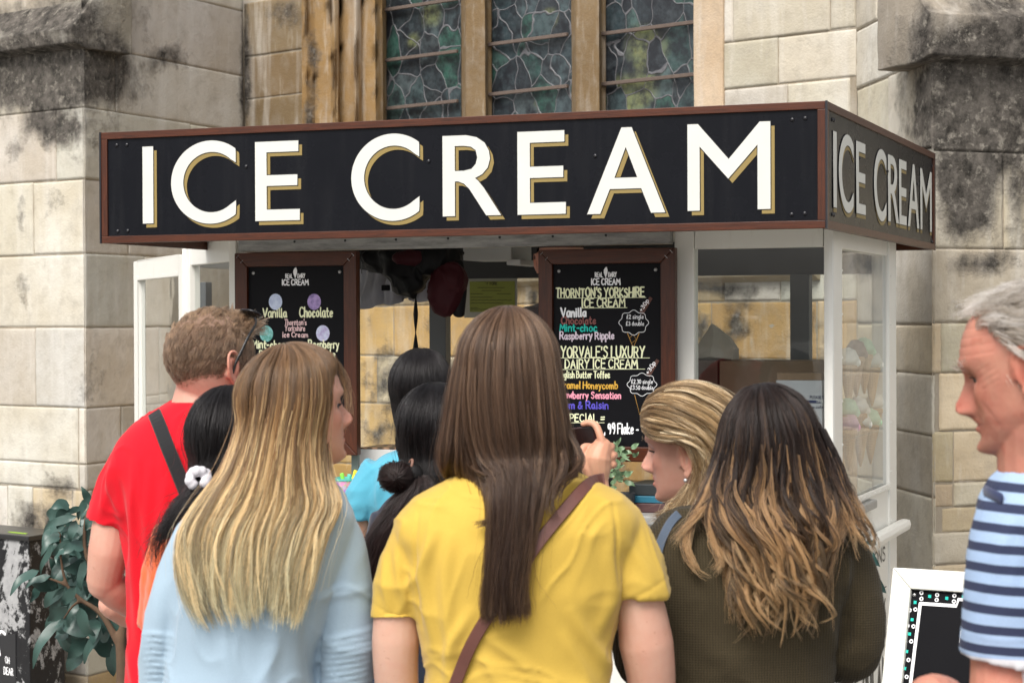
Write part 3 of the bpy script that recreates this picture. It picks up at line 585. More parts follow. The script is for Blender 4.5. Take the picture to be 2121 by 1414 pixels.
# body
TF, SR_, TB = .42, -.072, 1.465; SLF = -2.062; ZC = 1.13; ZT = SB+.027
def part(name, m, boxes, bevel=.003, parent=None):
    mb = MB()
    for q in boxes: kbox(mb, *q)
    return mb.build(name, m, parent or kiosk, bevel=bevel)
pm0, pm1 = Kt(1397, 600, TF)[0], Kt(1437, 600, TF)[0]; pr0 = Kt(1705, 600, TF)[0]
part('post', WHITE, [(SLF-.012, SLF+.014, TF, TF+.05, -.08, ZT)]); part('post', WHITE, [(pm0, pm1, TF, TF+.05, -.08, ZT)]); part('post', WHITE, [(pr0, SR_, TF, .56, -.08, ZT)], .012)
part('post', WHITE, [(SR_-.06, SR_, 1.325, TB, -.08, ZT)], .008)
part('header', WHITE, [(pm1+.001, pr0-.001, TF+.006, TF+.045, 1.917, ZT)]); part('header', WHITE, [(SR_-.05, SR_-.006, .561, 1.324, 1.917, ZT)])
part('header', WHITE, [(SLF+.015, pm0-.001, TF+.006, TF+.045, 1.965, ZT)])
st_ = part('steel_rail', STEEL, [(Kt(498, 505, .40)[0], Kt(1391, 490, .40)[0], .385, .419, 1.9325, 1.9745)], .0015)
for px in (715, 820, 928, 1035, 1145, 1255, 610): q = Kt(px, 498, .385); screw(K(q[0], .3845, 1.962), -KB, .004, SCREWB, st_)
part('front_panel', WHITE, [(SLF+.015, pr0-.001, TF+.004, TF+.03, -.06, ZC-.03)]); part('side_panel', WHITE, [(SR_-.03, SR_-.005, .561, 1.324, -.06, 1.137)])
cnt = part('counter', plain('grey_counter_top', (.30, .30, .29), .4, .15, 10), [(SLF-.02, SR_+.02, .24, 1.0, ZC-.028, ZC)], .006)
part('side_rail', WHITE, [(SR_+.001, SR_+.045, TF-.02, 1.495, .985, 1.022)], .016); part('side_rail', WHITE, [(SR_-.004, SR_+.006, .562, 1.323, 1.138, 1.156)], .003)
part('back_panel', GREYP, [(-2.5, SR_-.061, TB-.03, TB, .02, ZC-.05)]); part('floor', DARKIN, [(-2.4, SR_-.03, .46, TB-.031, .02, .06)])
# rear frame and panes
rp = [(Kt(x0, 700, TB)[0], Kt(x1, 700, TB)[0]) for x0, x1 in ((900, 934), (1643, 1683))]
part('rear_post', GREYP, [(*rp[0], TB-.05, TB, ZC-.05, 1.86)]); part('rear_post', GREYP, [(*rp[1], TB-.05, TB, ZC-.05, 1.86)], .003); part('rear_header', DARKIN, [(-2.5, SR_-.061, TB-.05, TB, 1.86, ZT)])
part('rear_post', GREYP, [(rp[0][0]-1.0, rp[0][0]-.94, TB-.05, TB, ZC-.05, 1.86)])
def pane(name, P, parent=None, g_=None):
    g_ = g_ or GLASS
    mb = MB(); mb.add(P, [(0, 1, 2, 3)]); return mb.build(name, g_, parent or kiosk)
def wpane(s0, s1, t, z0, z1, name='window_pane'): return pane(name, [K(s0, t, z0), K(s1, t, z0), K(s1, t, z1), K(s0, t, z1)])
wpane(pm1-.002, pr0+.002, TF+.02, ZC+.001, 1.918)
pane('window_pane', [K(SR_-.012, .559, 1.13), K(SR_-.012, 1.326, 1.13), K(SR_-.012, 1.326, 1.918), K(SR_-.012, .559, 1.918)], None, REFL_HAZE)
wpane(-2.48, rp[0][0], TB-.02, ZC-.05, 1.861); wpane(rp[0][1], rp[1][0], TB-.02, ZC-.05, 1.861); wpane(rp[1][1], SR_-.061, TB-.02, ZC-.05, 1.861)
# rivets round the side window
for t_, z_ in [(x, 1.147) for x in np.linspace(.60, 1.30, 9)]+[(x, 1.08) for x in ()]: screw(K(SR_+.006, t_, z_), KA, .0035, WHITE, kiosk, 'rivet')
for z_ in np.linspace(.7, 1.85, 8): screw(K(SR_, 1.352, z_), KA, .0035, WHITE, kiosk, 'rivet')
for z_ in np.linspace(1.2, 1.85, 6): screw(K(SR_, .548, z_), KA, .0035, WHITE, kiosk, 'rivet')
# painted wording on the side panel
BLK = plain('black_sign_paint', (.015, .015, .017), .5)
pn = Pen(K(SR_-.005, .60, 0), KB, KZ, KA); pn.text('THORNTONS', .06, .905, .66, .045, .007, jit=0); pn.line([(.04, .815), (.68, .815)], .004); pn.text('LUXURY', .06, .69, .66, .085, .014, jit=0); pn.line(spline([(.1, .645), (.25, .66), (.36, .64), (.5, .66), (.64, .645)]), .007); pn.text('ICE CREAM', .03, .40, .69, .19, .026, jit=0); pn.build('painted_wording', BLK, kiosk)
# canted left corner with a pane, and the side door standing open
cdir = (-KA+KB)/math.sqrt(2); cn = np.cross(cdir, KZ); E0 = K(SLF-.013, TF+.01, 0); R_ = ray(385, 667); A_ = np.array([[R_[0], -cdir[0]], [R_[1], -cdir[1]]]); cl = np.linalg.solve(A_, E0[:2])[1]; E1 = E0+cdir*cl
mb = MB(); n_ = cn if cn@(CO-E0) > 0 else -cn
mb.box(E0+cdir*(cl-.05)-n_*.04+KZ*0, cdir*.05, n_*.04, KZ*ZT); mb.build('post', WHITE, kiosk, bevel=.004)
MB().box(E0+KZ*1.905-n_*.035, cdir*(cl-.051), n_*.03, KZ*(ZT-1.905)).build('header', WHITE, kiosk, bevel=.003); mb = MB(); mb.box(E0+KZ*.02-n_*.035, cdir*(cl-.051), n_*.03, KZ*1.1); mb.build('corner_panel', WHITE, kiosk, bevel=.003)
pane('window_pane', [E0-n_*.02+KZ*1.118, E0+cdir*(cl-.05)-n_*.02+KZ*1.118, E0+cdir*(cl-.05)-n_*.02+KZ*1.907, E0-n_*.02+KZ*1.907])
e1s = kst(E1); part('left_panel', WHITE, [(e1s[0]-.02, e1s[0]+.0, e1s[1]+.01, TB, 0.02, 1.12)]); part('header', WHITE, [(e1s[0]-.02, e1s[0], e1s[1]+.01, TB, 1.9, ZT)]); part('post', WHITE, [(e1s[0]-.02, e1s[0]+.03, TB-.05, TB, 0.02, ZT)])
dd = np.array([-.41, 1., 0]); dd /= np.linalg.norm(dd); D0 = E1+n_*.012; R_ = ray(277, 667); A_ = np.array([[R_[0], -dd[0]], [R_[1], -dd[1]]]); dl_ = np.linalg.solve(A_, D0[:2])[1]; dn = np.cross(dd, KZ); dn = dn if dn@(CO-D0) > 0 else -dn
zt_ = at(330, 535, (D0+dd*dl_/2)[1])[2]; zb_ = .98; fw_ = .075
mb = MB(); 
for a, b, z0_, z1_ in ((0, fw_*.8, zb_, zt_), (dl_-fw_, dl_, zb_, zt_), (fw_*.8, dl_-fw_, zt_-.075, zt_), (fw_*.8, dl_-fw_, zb_, zb_+.1)): mb.box(D0+dd*a+KZ*z0_-dn*.03, dd*(b-a), dn*.03, KZ*(z1_-z0_))
door = mb.build('door', WHITE, kiosk, bevel=.003)
pane('door_pane', [D0+dd*.05-dn*.016+KZ*(zb_+.09), D0+dd*(dl_-.07)-dn*.016+KZ*(zb_+.09), D0+dd*(dl_-.07)-dn*.016+KZ*(zt_-.07), D0+dd*.05-dn*.016+KZ*(zt_-.07)], door)
for z_ in np.linspace(zb_+.15, zt_-.06, 7): screw(D0+dd*(dl_-fw_+.012)+KZ*z_, dn, .003, WHITE, door, 'rivet')
for a in np.linspace(.09, dl_-.09, 4): screw(D0+dd*a+KZ*(zt_-.062), dn, .003, WHITE, door, 'rivet')
# ---------------------------------------------------------------- menu boards
SLATE = plain('black_chalkboard', (.006, .006, .0075), .5, .3, 6, .1, spec=.10); CHALK = {k: plain('chalk_'+k, hx(v), .8, .1, 60) for k, v in dict(cream='eef0c8', white='f2f2f4', brown='8a5450', teal='22c0b0', pink='f2a0b4', lilac='dfd0dc', violet='5a50c0', amber='d8a840', rose='e6c4c4', tan='c89848', dark='5a3a30').items()}
TBD = .352
def board(label, px0, px1, py0, py1, fw=.045):
    pc = (px0+px1)/2; s0, s1 = Kt(px0, 650, TBD)[0], Kt(px1, 650, TBD)[0]; z1 = Kt(pc, py0, TBD)[2]; z0 = Kt(pc, py1, TBD)[2]
    b = thing('menu_board', K((s0+s1)/2, TBD+.02, z0), label, 'menu board', 'chalk menu boards')
    mb = MB(); g = .0005
    def trap(P): q = [K(s, TBD, z) for s, z in P]; r = [x+KB*.03 for x in q]; return [q, r]
    for q in ([(s0, z1), (s1, z1), (s1-fw-g, z1-fw), (s0+fw+g, z1-fw)], [(s0, z0), (s1, z0), (s1-fw-g, z0+fw), (s0+fw+g, z0+fw)]): MB().loft(trap(q)).build('frame_rail', WOODH, b, bevel=.003)
    for q in ([(s0, z0+g), (s0, z1-g), (s0+fw, z1-fw-g), (s0+fw, z0+fw+g)], [(s1, z0+g), (s1, z1-g), (s1-fw, z1-fw-g), (s1-fw, z0+fw+g)]): MB().loft(trap(q)).build('frame_stile', WOODV, b, bevel=.003)
    part('chalkboard', SLATE, [(s0+fw-.004, s1-fw+.004, TBD+.012, TBD+.02, z0+fw-.004, z1-fw+.004)], 0, b)
    for s_, sg in ((s0, 1), (s1, -1)):
        for k in (.25, .6):
            p = K(s_+sg*fw*k, TBD-.0008, z1-fw*k); d = (KA*sg+KZ)*.004; m2 = MB(); m2.box(p-d-KZ*.0006, d*2, KZ*.0012+KA*.0004, KB*.0008); m2.build('staple', SCREWS, b)
    for s_ in (s0+fw+.018, s1-fw-.018): screw(K(s_, TBD+.0118, z1-fw-.02), -KB, .0058, SCREWS, b)
    return b, K(0, TBD+.0118, 0)
class BoardPen(Pen):
    def __init__(s, O): super().__init__(O, KA, KZ, -KB, .0009)
    def q(s, px, py): r = Kt(px, py, TBD+.012); return np.array([r[0], r[2]])
    def t(s, txt, x0, yb, x1, cap, w=None, **k):
        a = s.q(x0, yb); b = s.q(x1, yb); c = s.q(x0, yb-cap); s.text(txt, a[0], a[1], b[0], (c[1]-a[1])*.92, (c[1]-a[1])*(w or .17), **k)
    def l(s, pts, w=.0016, sm=False, n=5): P = np.array([s.q(*p) for p in pts]); s.line(spline(P, n) if sm else P, w)
bA, OA = board('wooden chalk menu with four coloured scoop pictures, left of the open hatch', 486, 738, 522, 940)
bB, OB = board('wooden chalk menu with long price list, right of the open hatch', 1115, 1398, 515, 955)
def brand(pens, cx, y, k=1.):
    p = pens; p.t('REAL', cx-20*k, y, cx-6*k, 9.5*k, .19, jit=0); p.t('DAIRY', cx+5*k, y-.5, cx+20*k, 9.5*k, .19, jit=0); p.t('ICE CREAM', cx-27*k, y+14.5*k, cx+27*k, 12.5*k, .22, jit=0)
def logo(p, cx, y): P = [p.q(cx+dx, y+dy) for dx, dy in ((-4, -6), (-4, -12), (-1, -17), (2, -18.5), (4, -12), (3.5, -6), (0, 5))]; p.poly(P[::-1])
p = BoardPen(OA); brand(p, 612, 576); logo(p, 612, 572); p.build('wording', CHALK['white'], bA)
p = BoardPen(OA); p.t('Vanilla', 545, 657, 594, 19, .2); p.t('Chocolate', 621, 656, 689, 21, .19); p.t('Mint-choc', 523, 721, 590, 18, .2); p.t('Raspberry', 640, 721, 702, 18, .2); p.t('Ripple', 652, 741, 694, 17, .2); p.t('B', 538, 741, 545, 16, .2); p.build('wording', CHALK['cream'], bA)
p = BoardPen(OA); p.t("Thornton's", 590, 673, 635, 12, .2); p.t('Yorkshire', 591, 685, 632, 12, .2); p.t('Ice Cream', 586, 698, 638, 11, .22); p.build('wording', CHALK['rose'], bA)
def scoop(name, c1, c2, px, py, f):
    t = NT(name); q = t.pos(); t.set(Base_Color=t.mix(t.ramp(t.noise(q, 60, 6, .7), [(.4, 0.), (f, 1.)]), hx(c1), hx(c2)), Roughness=.6); p = BoardPen(OA); c = p.q(px, py); r = abs(p.q(px, py-16)[1]-c[1]); p.disc(c, r*.98, r*1.05); p.build('scoop_picture', t.m, bA)
scoop('scoop_vanilla', 'cfdaf0', 'a9b7d8', 571, 625, .7); scoop('scoop_chocolate', 'b49bd0', '7d6aa0', 651, 625, .62); scoop('scoop_mint', '8fcccb', '4a9c8c', 552, 691, .6); scoop('scoop_raspberry', 'd4dcf2', 'a88fc8', 669, 690, .75)
p = BoardPen(OB); brand(p, 1255, 574, 1.1); logo(p, 1255, 571); p.t('Vanilla', 1163, 656, 1214, 19, .24); p.t(', 99 Flake -', 1252, 897, 1322, 22, .17)
def cloud(p, cx, cy, rx, ry): p.l([(cx+rx*(1+.07*math.cos(8*a))*math.cos(a), cy+ry*(1+.09*math.cos(8*a))*math.sin(a)) for a in np.linspace(0, 2*math.pi, 65)], .0016)
cloud(p, 1313, 668, 29, 24); cloud(p, 1330, 796, 29, 22); p.t('£2 single', 1298, 660, 1333, 9, .17); p.t('£3 double', 1297, 674, 1334, 9, .17); p.t('£2.30 single', 1308, 794, 1352, 9, .16); p.t('£3.50 double', 1306, 806, 1353, 9, .16)
p.build('wording', CHALK['white'], bB)
p = BoardPen(OB); p.t("THORNTON'S YORKSHIRE", 1152, 616, 1334, 20, .20); p.t('ICE CREAM', 1206, 636, 1294, 19, .20); p.l([(1157, 617.5), (1338, 616)]); p.l([(1204, 638), (1299, 637)]); p.t("YORVALE'S LUXURY", 1163, 740, 1335, 24, .16); p.t('DAIRY ICE CREAM', 1171, 762, 1320, 20, .17); p.l([(1160, 741), (1346, 741)]); p.l([(1160, 765), (1336, 764)]); p.t('English Butter Toffee', 1157, 782, 1263, 15, .19); p.t('SPECIAL =', 1170, 872, 1252, 17, .19); p.l([(1160, 875), (1252, 875)]); p.build('wording', CHALK['cream'], bB)
for txt, x0, x1, y, k, cp in (('Chocolate', 1163, 1234, 671, 'brown', 16), ('Mint-choc', 1160, 1236, 686, 'teal', 16), ('Raspberry Ripple', 1160, 1272, 702, 'lilac', 16), ('Caramel Honeycomb', 1152, 1279, 804, 'amber', 15), ('Strawberry Sensation', 1150, 1286, 824, 'pink', 15), ('Rum & Raisin', 1159, 1260, 845, 'violet', 16)):
    p = BoardPen(OB); p.t(txt, x0, y, x1, cp, .21); p.build('wording', CHALK[k], bB)
p = BoardPen(OB); p.l([(1300, 690), (1312, 720), (1324, 690)], .002); p.l([(1304, 700), (1312, 692), (1318, 703), (1309, 710)], .001); p.l([(1315, 818), (1325, 858), (1344, 818)], .0016); p.build('cone_drawing', CHALK['tan'], bB)
p = BoardPen(OB)
for cx, cy in ((1338, 634), (1352, 763)): p.poly([p.q(cx+dx, cy+dy) for dx, dy in ((-13.5, 12), (8, -20), (14, -16), (-6, 18))][::-1])
p.build('flake_drawing', CHALK['dark'], bB); p = BoardPen(OB); p.lift = .0022
for cx, cy in ((1338, 634), (1352, 763)): a = p.q(cx-8, cy+12); b = p.q(cx+10, cy-16); p.text('+30p', a[0], a[1], a[0]+.040, .012, .0026, rot=math.atan2(b[1]-a[1], b[0]-a[0]))
p.build('wording', CHALK['white'], bB)
# ================================================================ people: tools
def voxel(mb, name, size, smooth=4, fac=.5):
    me = mb.mesh(name); o = bpy.data.objects.new(name, me); COL.objects.link(o)
    m = o.modifiers.new('r', 'REMESH'); m.mode = 'VOXEL'; m.voxel_size = size
    if smooth: q = o.modifiers.new('s', 'SMOOTH'); q.iterations = smooth; q.factor = fac
    dg = bpy.context.evaluated_depsgraph_get(); e = bpy.data.meshes.new_from_object(o.evaluated_get(dg)); COL.objects.unlink(o); bpy.data.objects.remove(o); e.name = name
    e.polygons.foreach_set('use_smooth', [True]*len(e.polygons)); return e
def obj(name, me, m, parent=None):
    me.materials.clear(); me.materials.append(m); return link(bpy.data.objects.new(name, me), parent)
from mathutils.bvhtree import BVHTree
def bvh(me): 
    V = verts(me); return BVHTree.FromPolygons([tuple(v) for v in V], [tuple(p.vertices) for p in me.polygons])
def onsurf(bv, px, py, off=.003, dflt=None):
    R = ray(px, py); h = bv.ray_cast(Vector(CO), Vector(R))
    if h[0] is None: return np.array(dflt) if dflt is not None else None
    n = np.array(h[1]); n = n if n@R < 0 else -n; return np.array(h[0])+n*off
def cubic(xs, ys, x):
    """smooth interpolation (Catmull-Rom on non-uniform knots)"""
    xs = np.asarray(xs, float); ys = np.asarray(ys, float); m = np.gradient(ys, xs, axis=0); i = np.clip(np.searchsorted(xs, x)-1, 0, len(xs)-2); h = xs[i+1]-xs[i]; t = (x-xs[i])/h
    e = (lambda q: q[:, None]) if ys.ndim > 1 else (lambda q: q); t, h = e(t), e(h)
    return (2*t**3-3*t**2+1)*ys[i]+(t**3-2*t**2+t)*h*m[i]+(-2*t**3+3*t**2)*ys[i+1]+(t**3-t**2)*h*m[i+1]
def torso(mb, Y, rows, dy=0., n=2.5, sub=4, m=40):
    """rows (py, xl, xr, back, front): silhouette columns on the photo, depth in metres"""
    R = np.array(rows, float); k = np.arange(len(R)); kk = np.linspace(0, len(R)-1, (len(R)-1)*sub+1); R = cubic(k, R, kk); th = np.arange(m)*2*math.pi/m; secs = []
    for py, xl, xr, b, f in R:
        L = at(xl, py, Y+dy); Q = at(xr, py, Y+dy); c = (L+Q)/2; hw = np.linalg.norm(Q-L)/2; cx = np.cos(th); sx = np.sin(th); ex = 2/n
        X = np.sign(cx)*np.abs(cx)**ex*hw; D = np.where(sx > 0, f, b)*np.sign(sx)*np.abs(sx)**ex
        secs.append(np.stack([c[0]+X, c[1]+D, c[2]+0*X], 1))
    return mb.loft(secs)
def limb(mb, Y, pts, rad, m=18, sub=5, flat=1.):
    P = np.array([at(x, y, Y+d) for x, y, d in pts]); r = np.array(rad, float); k = np.arange(len(P)); kk = np.linspace(0, len(P)-1, (len(P)-1)*sub+1)
    return mb.tube(cubic(k, P, kk) if len(P) > 2 else np.array([P[0]+(P[1]-P[0])*t for t in kk]), list(np.interp(kk, k, r)), m, flat)
def sleeve(mb, Y, pts, rad, m=24, sub=6, tilt=None, flat=1.):
    """cloth tube with an open-looking cuff"""
    P = np.array([at(x, y, Y+d) for x, y, d in pts]); k = np.arange(len(P)); kk = np.linspace(0, len(P)-1, (len(P)-1)*sub+1); Q = cubic(k, P, kk) if len(P) > 2 else np.array([P[0]+(P[1]-P[0])*t for t in kk]); r = np.interp(kk, k, np.array(rad, float)); T = np.gradient(Q, axis=0); T /= np.linalg.norm(T, axis=1)[:, None]; th = np.arange(m)*2*math.pi/m; secs = []
    up = np.array([0, 1., 0])
    for q, t, rr, w in zip(Q, T, r, kk/kk[-1]):
        a = np.cross(t, up); a /= np.linalg.norm(a); b = np.cross(a, t); ring = q+np.cos(th)[:, None]*a*rr+np.sin(th)[:, None]*b*rr*flat
        if tilt is not None: ring += (np.cos(th)*tilt*w*w)[:, None]*t
        secs.append(ring)
    c = secs[-1].mean(0); t = T[-1]; secs.append(c+(secs[-1]-c)*.9); secs.append(c+(secs[-2]-c)*.78-t*.02)
    return mb.loft(secs)
def folds(me, Y, lst, seed=0, amp=.004, sc=7., aniso=(1, 1, .35)):
    """cloth: soft random drape plus drawn creases ((pixel path), width m, height m)"""
    V = verts(me); N = norms(me); A = V*np.array(aniso); d = amp*(fbm(A, sc, seed, 3)+1.1*(1-np.abs(noise(A+.15*fbm(V, 5, seed+3, 2)[:, None], sc*1.2, seed+5)))**3-.35+.5*(1-np.abs(noise(V*np.array([1, 1, .55])+.2*fbm(V, 6, seed+8, 2)[:, None], sc*2.3, seed+6)))**5)
    for path, w, h in lst:
        P = np.array([at(x, y, Y) for x, y in path])[:, [0, 2]]; P = spline(P, 6); Q = V[:, [0, 2]]; best = np.full(len(V), 9.); tt = np.zeros(len(V)); acc = 0; L = np.linalg.norm(np.diff(P, axis=0), axis=1).sum()
        for a, b in zip(P[:-1], P[1:]):
            e = b-a; l2 = e@e+1e-12; t = np.clip(((Q-a)@e)/l2, 0, 1); dist = np.linalg.norm(Q-a-t[:, None]*e, axis=1); k = dist < best; best[k] = dist[k]; tt[k] = (acc+t[k]*math.sqrt(l2))/L; acc += math.sqrt(l2)
        d = d+h*np.exp(-(best/w)**2)*np.sin(np.pi*np.clip(tt*.9+.05, 0, 1))**.6*(N[:, 1] < .3)
    setverts(me, V+N*d[:, None])
# ---- head
def head(mb, c, fwd, tilt=0., roll=0., k=1., prof=None, nose=1., ears=(1, 1), jaw=1., cran=1., nlow=0., earz=0.):
    """adds a head to mb; c = centre between the ears at eye height, fwd = facing direction in plan. Returns the frame"""
    f = np.array([fwd[0], fwd[1], 0.]); f /= np.linalg.norm(f); x = np.cross(f, [0, 0, 1.]); z = np.array([0, 0, 1.])
    ct, st = math.cos(tilt), math.sin(tilt); f2 = f*ct-z*st; z2 = z*ct+f*st; cR, sR_ = math.cos(roll), math.sin(roll); x2 = x*cR+z2*sR_; z3 = -x*sR_+z2*cR
    M = np.stack([x2, f2, z3], 1)*k; c = np.asarray(c, float)
    zs = [.116, .112, .105, .095, .085, .06, .03, 0, -.03, -.06, -.085, -.10, -.110, -.118]; wd = [.0, .024, .040, .052, .061, .072, .0765, .075, .069, .060*jaw, .050*jaw, .040*jaw, .030*jaw, .012]
    yf = prof or [.0, .030, .048, .062, .074, .089, .095, .083, .084, .083, .084, .0855, .083, .062]; yb = [.0, .030, .050, .066, .078, .094, .101, .098, .083, .064, .054, .045, .036, .01]
    Z = np.concatenate([np.linspace(.1159, .10, 8), np.linspace(.096, -.104, 66), np.linspace(-.107, -.1175, 6)]); o = np.argsort(zs); q = lambda a: np.interp(Z, np.array(zs)[o], np.array(a)[o])
    ker = np.array([1, 2, 3, 2, 1.])/9; sm = lambda a: np.convolve(np.pad(a, 2, mode='edge'), ker, 'valid'); W, YF, YB = sm(q(wd)), sm(q(yf)), sm(q(yb)); YB *= cran
    ph = np.arange(112)*2*math.pi/112; secs = []
    nz = np.interp(Z+nlow*sstep(.02, -.03, Z), [-.066, -.056, -.050, -.045, -.036, -.026, -.012, .004, .016, .026], [0, .002, .010, .021, .036, .033, .022, .011, .005, 0])*nose; ns = np.interp(Z, [-.056, -.046, -.036, -.020, .01, .02], [.010, .0150, .0130, .0085, .0080, .011])
    lip = .0065*np.exp(-((Z+.0605)/.0050)**2)+.0075*np.exp(-((Z+.0735)/.0055)**2)-.0035*np.exp(-((Z+.0668)/.0016)**2)-.004*np.exp(-((Z+.085)/.005)**2)+.004*np.exp(-((Z+.102)/.007)**2)
    for zz, w, a, b, n_, s_, l_ in zip(Z, W, YF, YB, nz, ns, lip):
        X = w*np.sign(np.sin(ph))*np.abs(np.sin(ph))**.92; cy = np.cos(ph); Yv = np.where(cy > 0, a*np.abs(cy)**.80, -b*np.abs(cy)); fr = np.clip(cy*1.6, 0, 1); ax = np.abs(X)
        Yv = Yv+fr*(n_*np.exp(-(X/s_)**2)+l_*np.exp(-(X/.017)**4)+.55*n_*np.exp(-((ax-.0125)/.005)**2)*(math.exp(-((zz+.042+nlow)/.008)**2)))
        Yv = Yv-fr*.0125*np.exp(-((ax-.031)/.0155)**2-((zz-.001)/.0125)**2)+fr*.006*np.exp(-((ax-.026)/.022)**2-((zz-.021)/.008)**2)+fr*.005*np.exp(-((ax-.046)/.018)**2-((zz+.024)/.018)**2)
        for sg in (-1, 1): # closed-ish lids over the eyeball
            g = fr*np.exp(-((X-sg*.031)/.0125)**2)*(.0085*math.exp(-((zz-.0045)/.0045)**2)+.0055*math.exp(-((zz+.0085)/.004)**2)); Yv = Yv+g
        secs.append(np.stack([X, Yv, zz+0*X], 1)@M.T+c)
    mb.loft(secs)
    for sg, on in zip((-1, 1), ears):
        if not on: continue
        E = lambda p: np.array([(sg*(a+.25*earz), b, cc+earz) for a, b, cc in p])@M.T+c
        mb.tube(E(spline([(.073, .008, -.012), (.078, .008, .012), (.084, -.004, .030), (.088, -.022, .030), (.089, -.029, .012), (.086, -.024, -.012), (.080, -.010, -.032)], 5)), [.0042*k]*30+[.004*k], 8)
        Me = np.stack([M[:, 0]*.95, M[:, 1], M[:, 2]], 1); 
        mb.ell(E([(.0775, -.010, .0)])[0], (.0035, .017, .029), Me@np.array([[1, sg*.35, 0], [-sg*.35, 1, 0], [0, .0, 1]]), 14, 10)
        mb.ell(E([(.079, -.006, -.030)])[0], (.0045, .008, .010), Me, 12, 8); mb.ell(E([(.0785, .004, -.006)])[0], (.004, .004, .008), Me, 10, 8)
        mb.tube(E(spline([(.080, -.004, .018), (.084, -.016, .014), (.083, -.017, -.006), (.079, -.006, -.020)], 4)), .0035*k, 8)
    return c, M
def hloc(V, fr): c, M = fr; return (V-c)@np.linalg.inv(M).T
def eyes(fr, parent, col=(.10, .07, .05), white=None):
    c, M = fr
    for sg in (-1, 1):
        p = np.array([sg*.030, .0635, -.001])@M.T+c; Mn = M/np.linalg.norm(M[:, 0]); mb = MB(); k = np.linalg.norm(M[:, 0]); mb.ell(p, (.0116*k,)*3, Mn, 20, 14); o = mb.build('eye', white or EYEW, parent, smooth=True)
        d = np.array([sg*.10, .985, -.06])@Mn.T; mb = MB(); mb.ell(p+d*.0085*k, (.0062, .0042, .0062), Mn, 14, 8); mb.build('iris', plain('iris', col, .1), o, smooth=True)
EYEW = plain('eye_white', (.42, .38, .35), .15, .03)
def lashes(par, fr, n=60, seed=1, z=-.002, ln=.008, c=(.02, .014, .012), rad=.00035):
    g = np.random.default_rng(seed); c0, M = fr; P = []
    for sg in (-1, 1):
        for i in range(n):
            a = g.uniform(-1, 1); x = sg*.0305+a*.0125; y = .0770-.0065*a*a-.004*max(0, a*sg); b = np.array([x, y, z+.0025*(1-a*a)]); d = np.array([.35*a+.1*sg, .85, -.25+.1*g.normal()]); P.append([b+d*ln*t+np.array([0, 0, ln*.5*t*t]) for t in np.linspace(0, 1, 5)])
    P = np.array(P)@M.T+c0; return strands('eyelashes', P, np.full((len(P), 5), rad)*np.linspace(1, .3, 5), np.zeros((len(P), 5)), np.zeros(len(P))+.5, LASH, par)
LASH = plain('dark_lash', (.02, .014, .012), .5)
def skin(name, c, red=(.50, .17, .11), sss=.12, bump=.25, blotch=.35):
    t = NT(name); p = t.pos(); col = t.attr('tint').outputs['Color']; n = t.noise(p, 30, 5, .6); n2 = t.noise(p, 9, 3)
    cc = t.mix(t.math('MULTIPLY', t.ramp(n, [(.4, 0.), (.75, 1.)]), blotch*.6), c, red); cc = t.mix(t.math('MULTIPLY', n2, blotch*.5), cc, tuple(x*.86 for x in c)); cc = t.mix(t.math('MULTIPLY', t.ramp(t.noise(p, 95, 3, .6), [(.66, 0.), (.72, 1.)]), .30), cc, (.30, .13, .08)); cc = t.mix(t.math('MULTIPLY', t.ramp(t.noise(p, 5, 4, .6), [(.45, 0.), (.7, 1.)]), .30), cc, red); cc = t.mix(1., cc, col, 'MULTIPLY')
    t.set(Base_Color=cc, Roughness=.48, Specular_IOR_Level=.38, Subsurface_Weight=sss, Subsurface_Radius=(.012, .004, .002), Normal=t.bump(t.math('ADD', t.noise(p, 260, 3), t.math('MULTIPLY', t.noise(p, 60, 3), .8)), bump, .0012)); 
    t.b.inputs['Subsurface Scale'].default_value = .6; return t.m
FAIR = skin('fair_skin', (.60, .37, .28)); FAIRB = skin('rosy_skin', (.60, .34, .26)); TANF = skin('warm_skin', (.56, .31, .20)); RUDDY = skin('ruddy_skin', (.45, .215, .15), (.42, .11, .08), blotch=.9); MIDS = skin('medium_skin', (.42, .24, .155))
def body(label, mb, m, vox=.0045, frame=None, tint=None, smooth=3, cat='person'):
    me = voxel(mb, 'person', vox, smooth); V = verts(me); T = np.ones((len(V), 3))
    if frame is not None:
        q = hloc(V, frame); ax = np.abs(q[:, 0]); fr = q[:, 1] > .05
        g = lambda x, z, sx, sz: np.exp(-((ax-x)/sx)**2-((q[:, 2]-z)/sz)**2)*fr
        def mul(w, c):
            nonlocal T; T = T*(1-w[:, None]*(1-np.array(c)))
        mul(np.clip(1.3*g(0, -.0612, .019, .0052)*(1-.4*(ax/.022)**2), 0, .9), (.90, .50, .50)); mul(np.clip(1.3*g(0, -.0735, .017, .0058), 0, .9), (.92, .52, .52)); mul(g(0, -.0668, .024, .0014)*.7, (.45, .25, .22))
        mul(.55*g(.045, -.025, .022, .022), (1., .72, .68)); mul(.5*g(0, -.038, .016, .012), (1., .72, .68)); mul(.55*g(.031, .0005, .016, .010), (.72, .60, .58)); mul(g(.031, .003, .0125, .0016)*.9, (.2, .15, .13))
        e = np.exp(-((q[:, 1]+.012)/.03)**2-((q[:, 2])/.04)**2)*(ax > .076); mul(.8*e, (1.06, .74, .68)); e = np.exp(-((q[:, 1]+.008)/.006)**2-((q[:, 2]+.004)/.012)**2)*(ax > .072)*(ax < .084); mul(.7*e, (.5, .32, .28))
        if tint is not None: T = tint(q, V, T)
    attr(me, 'tint', T, 'FLOAT_COLOR'); o = obj('person', me, m); return tag(o, label, cat)
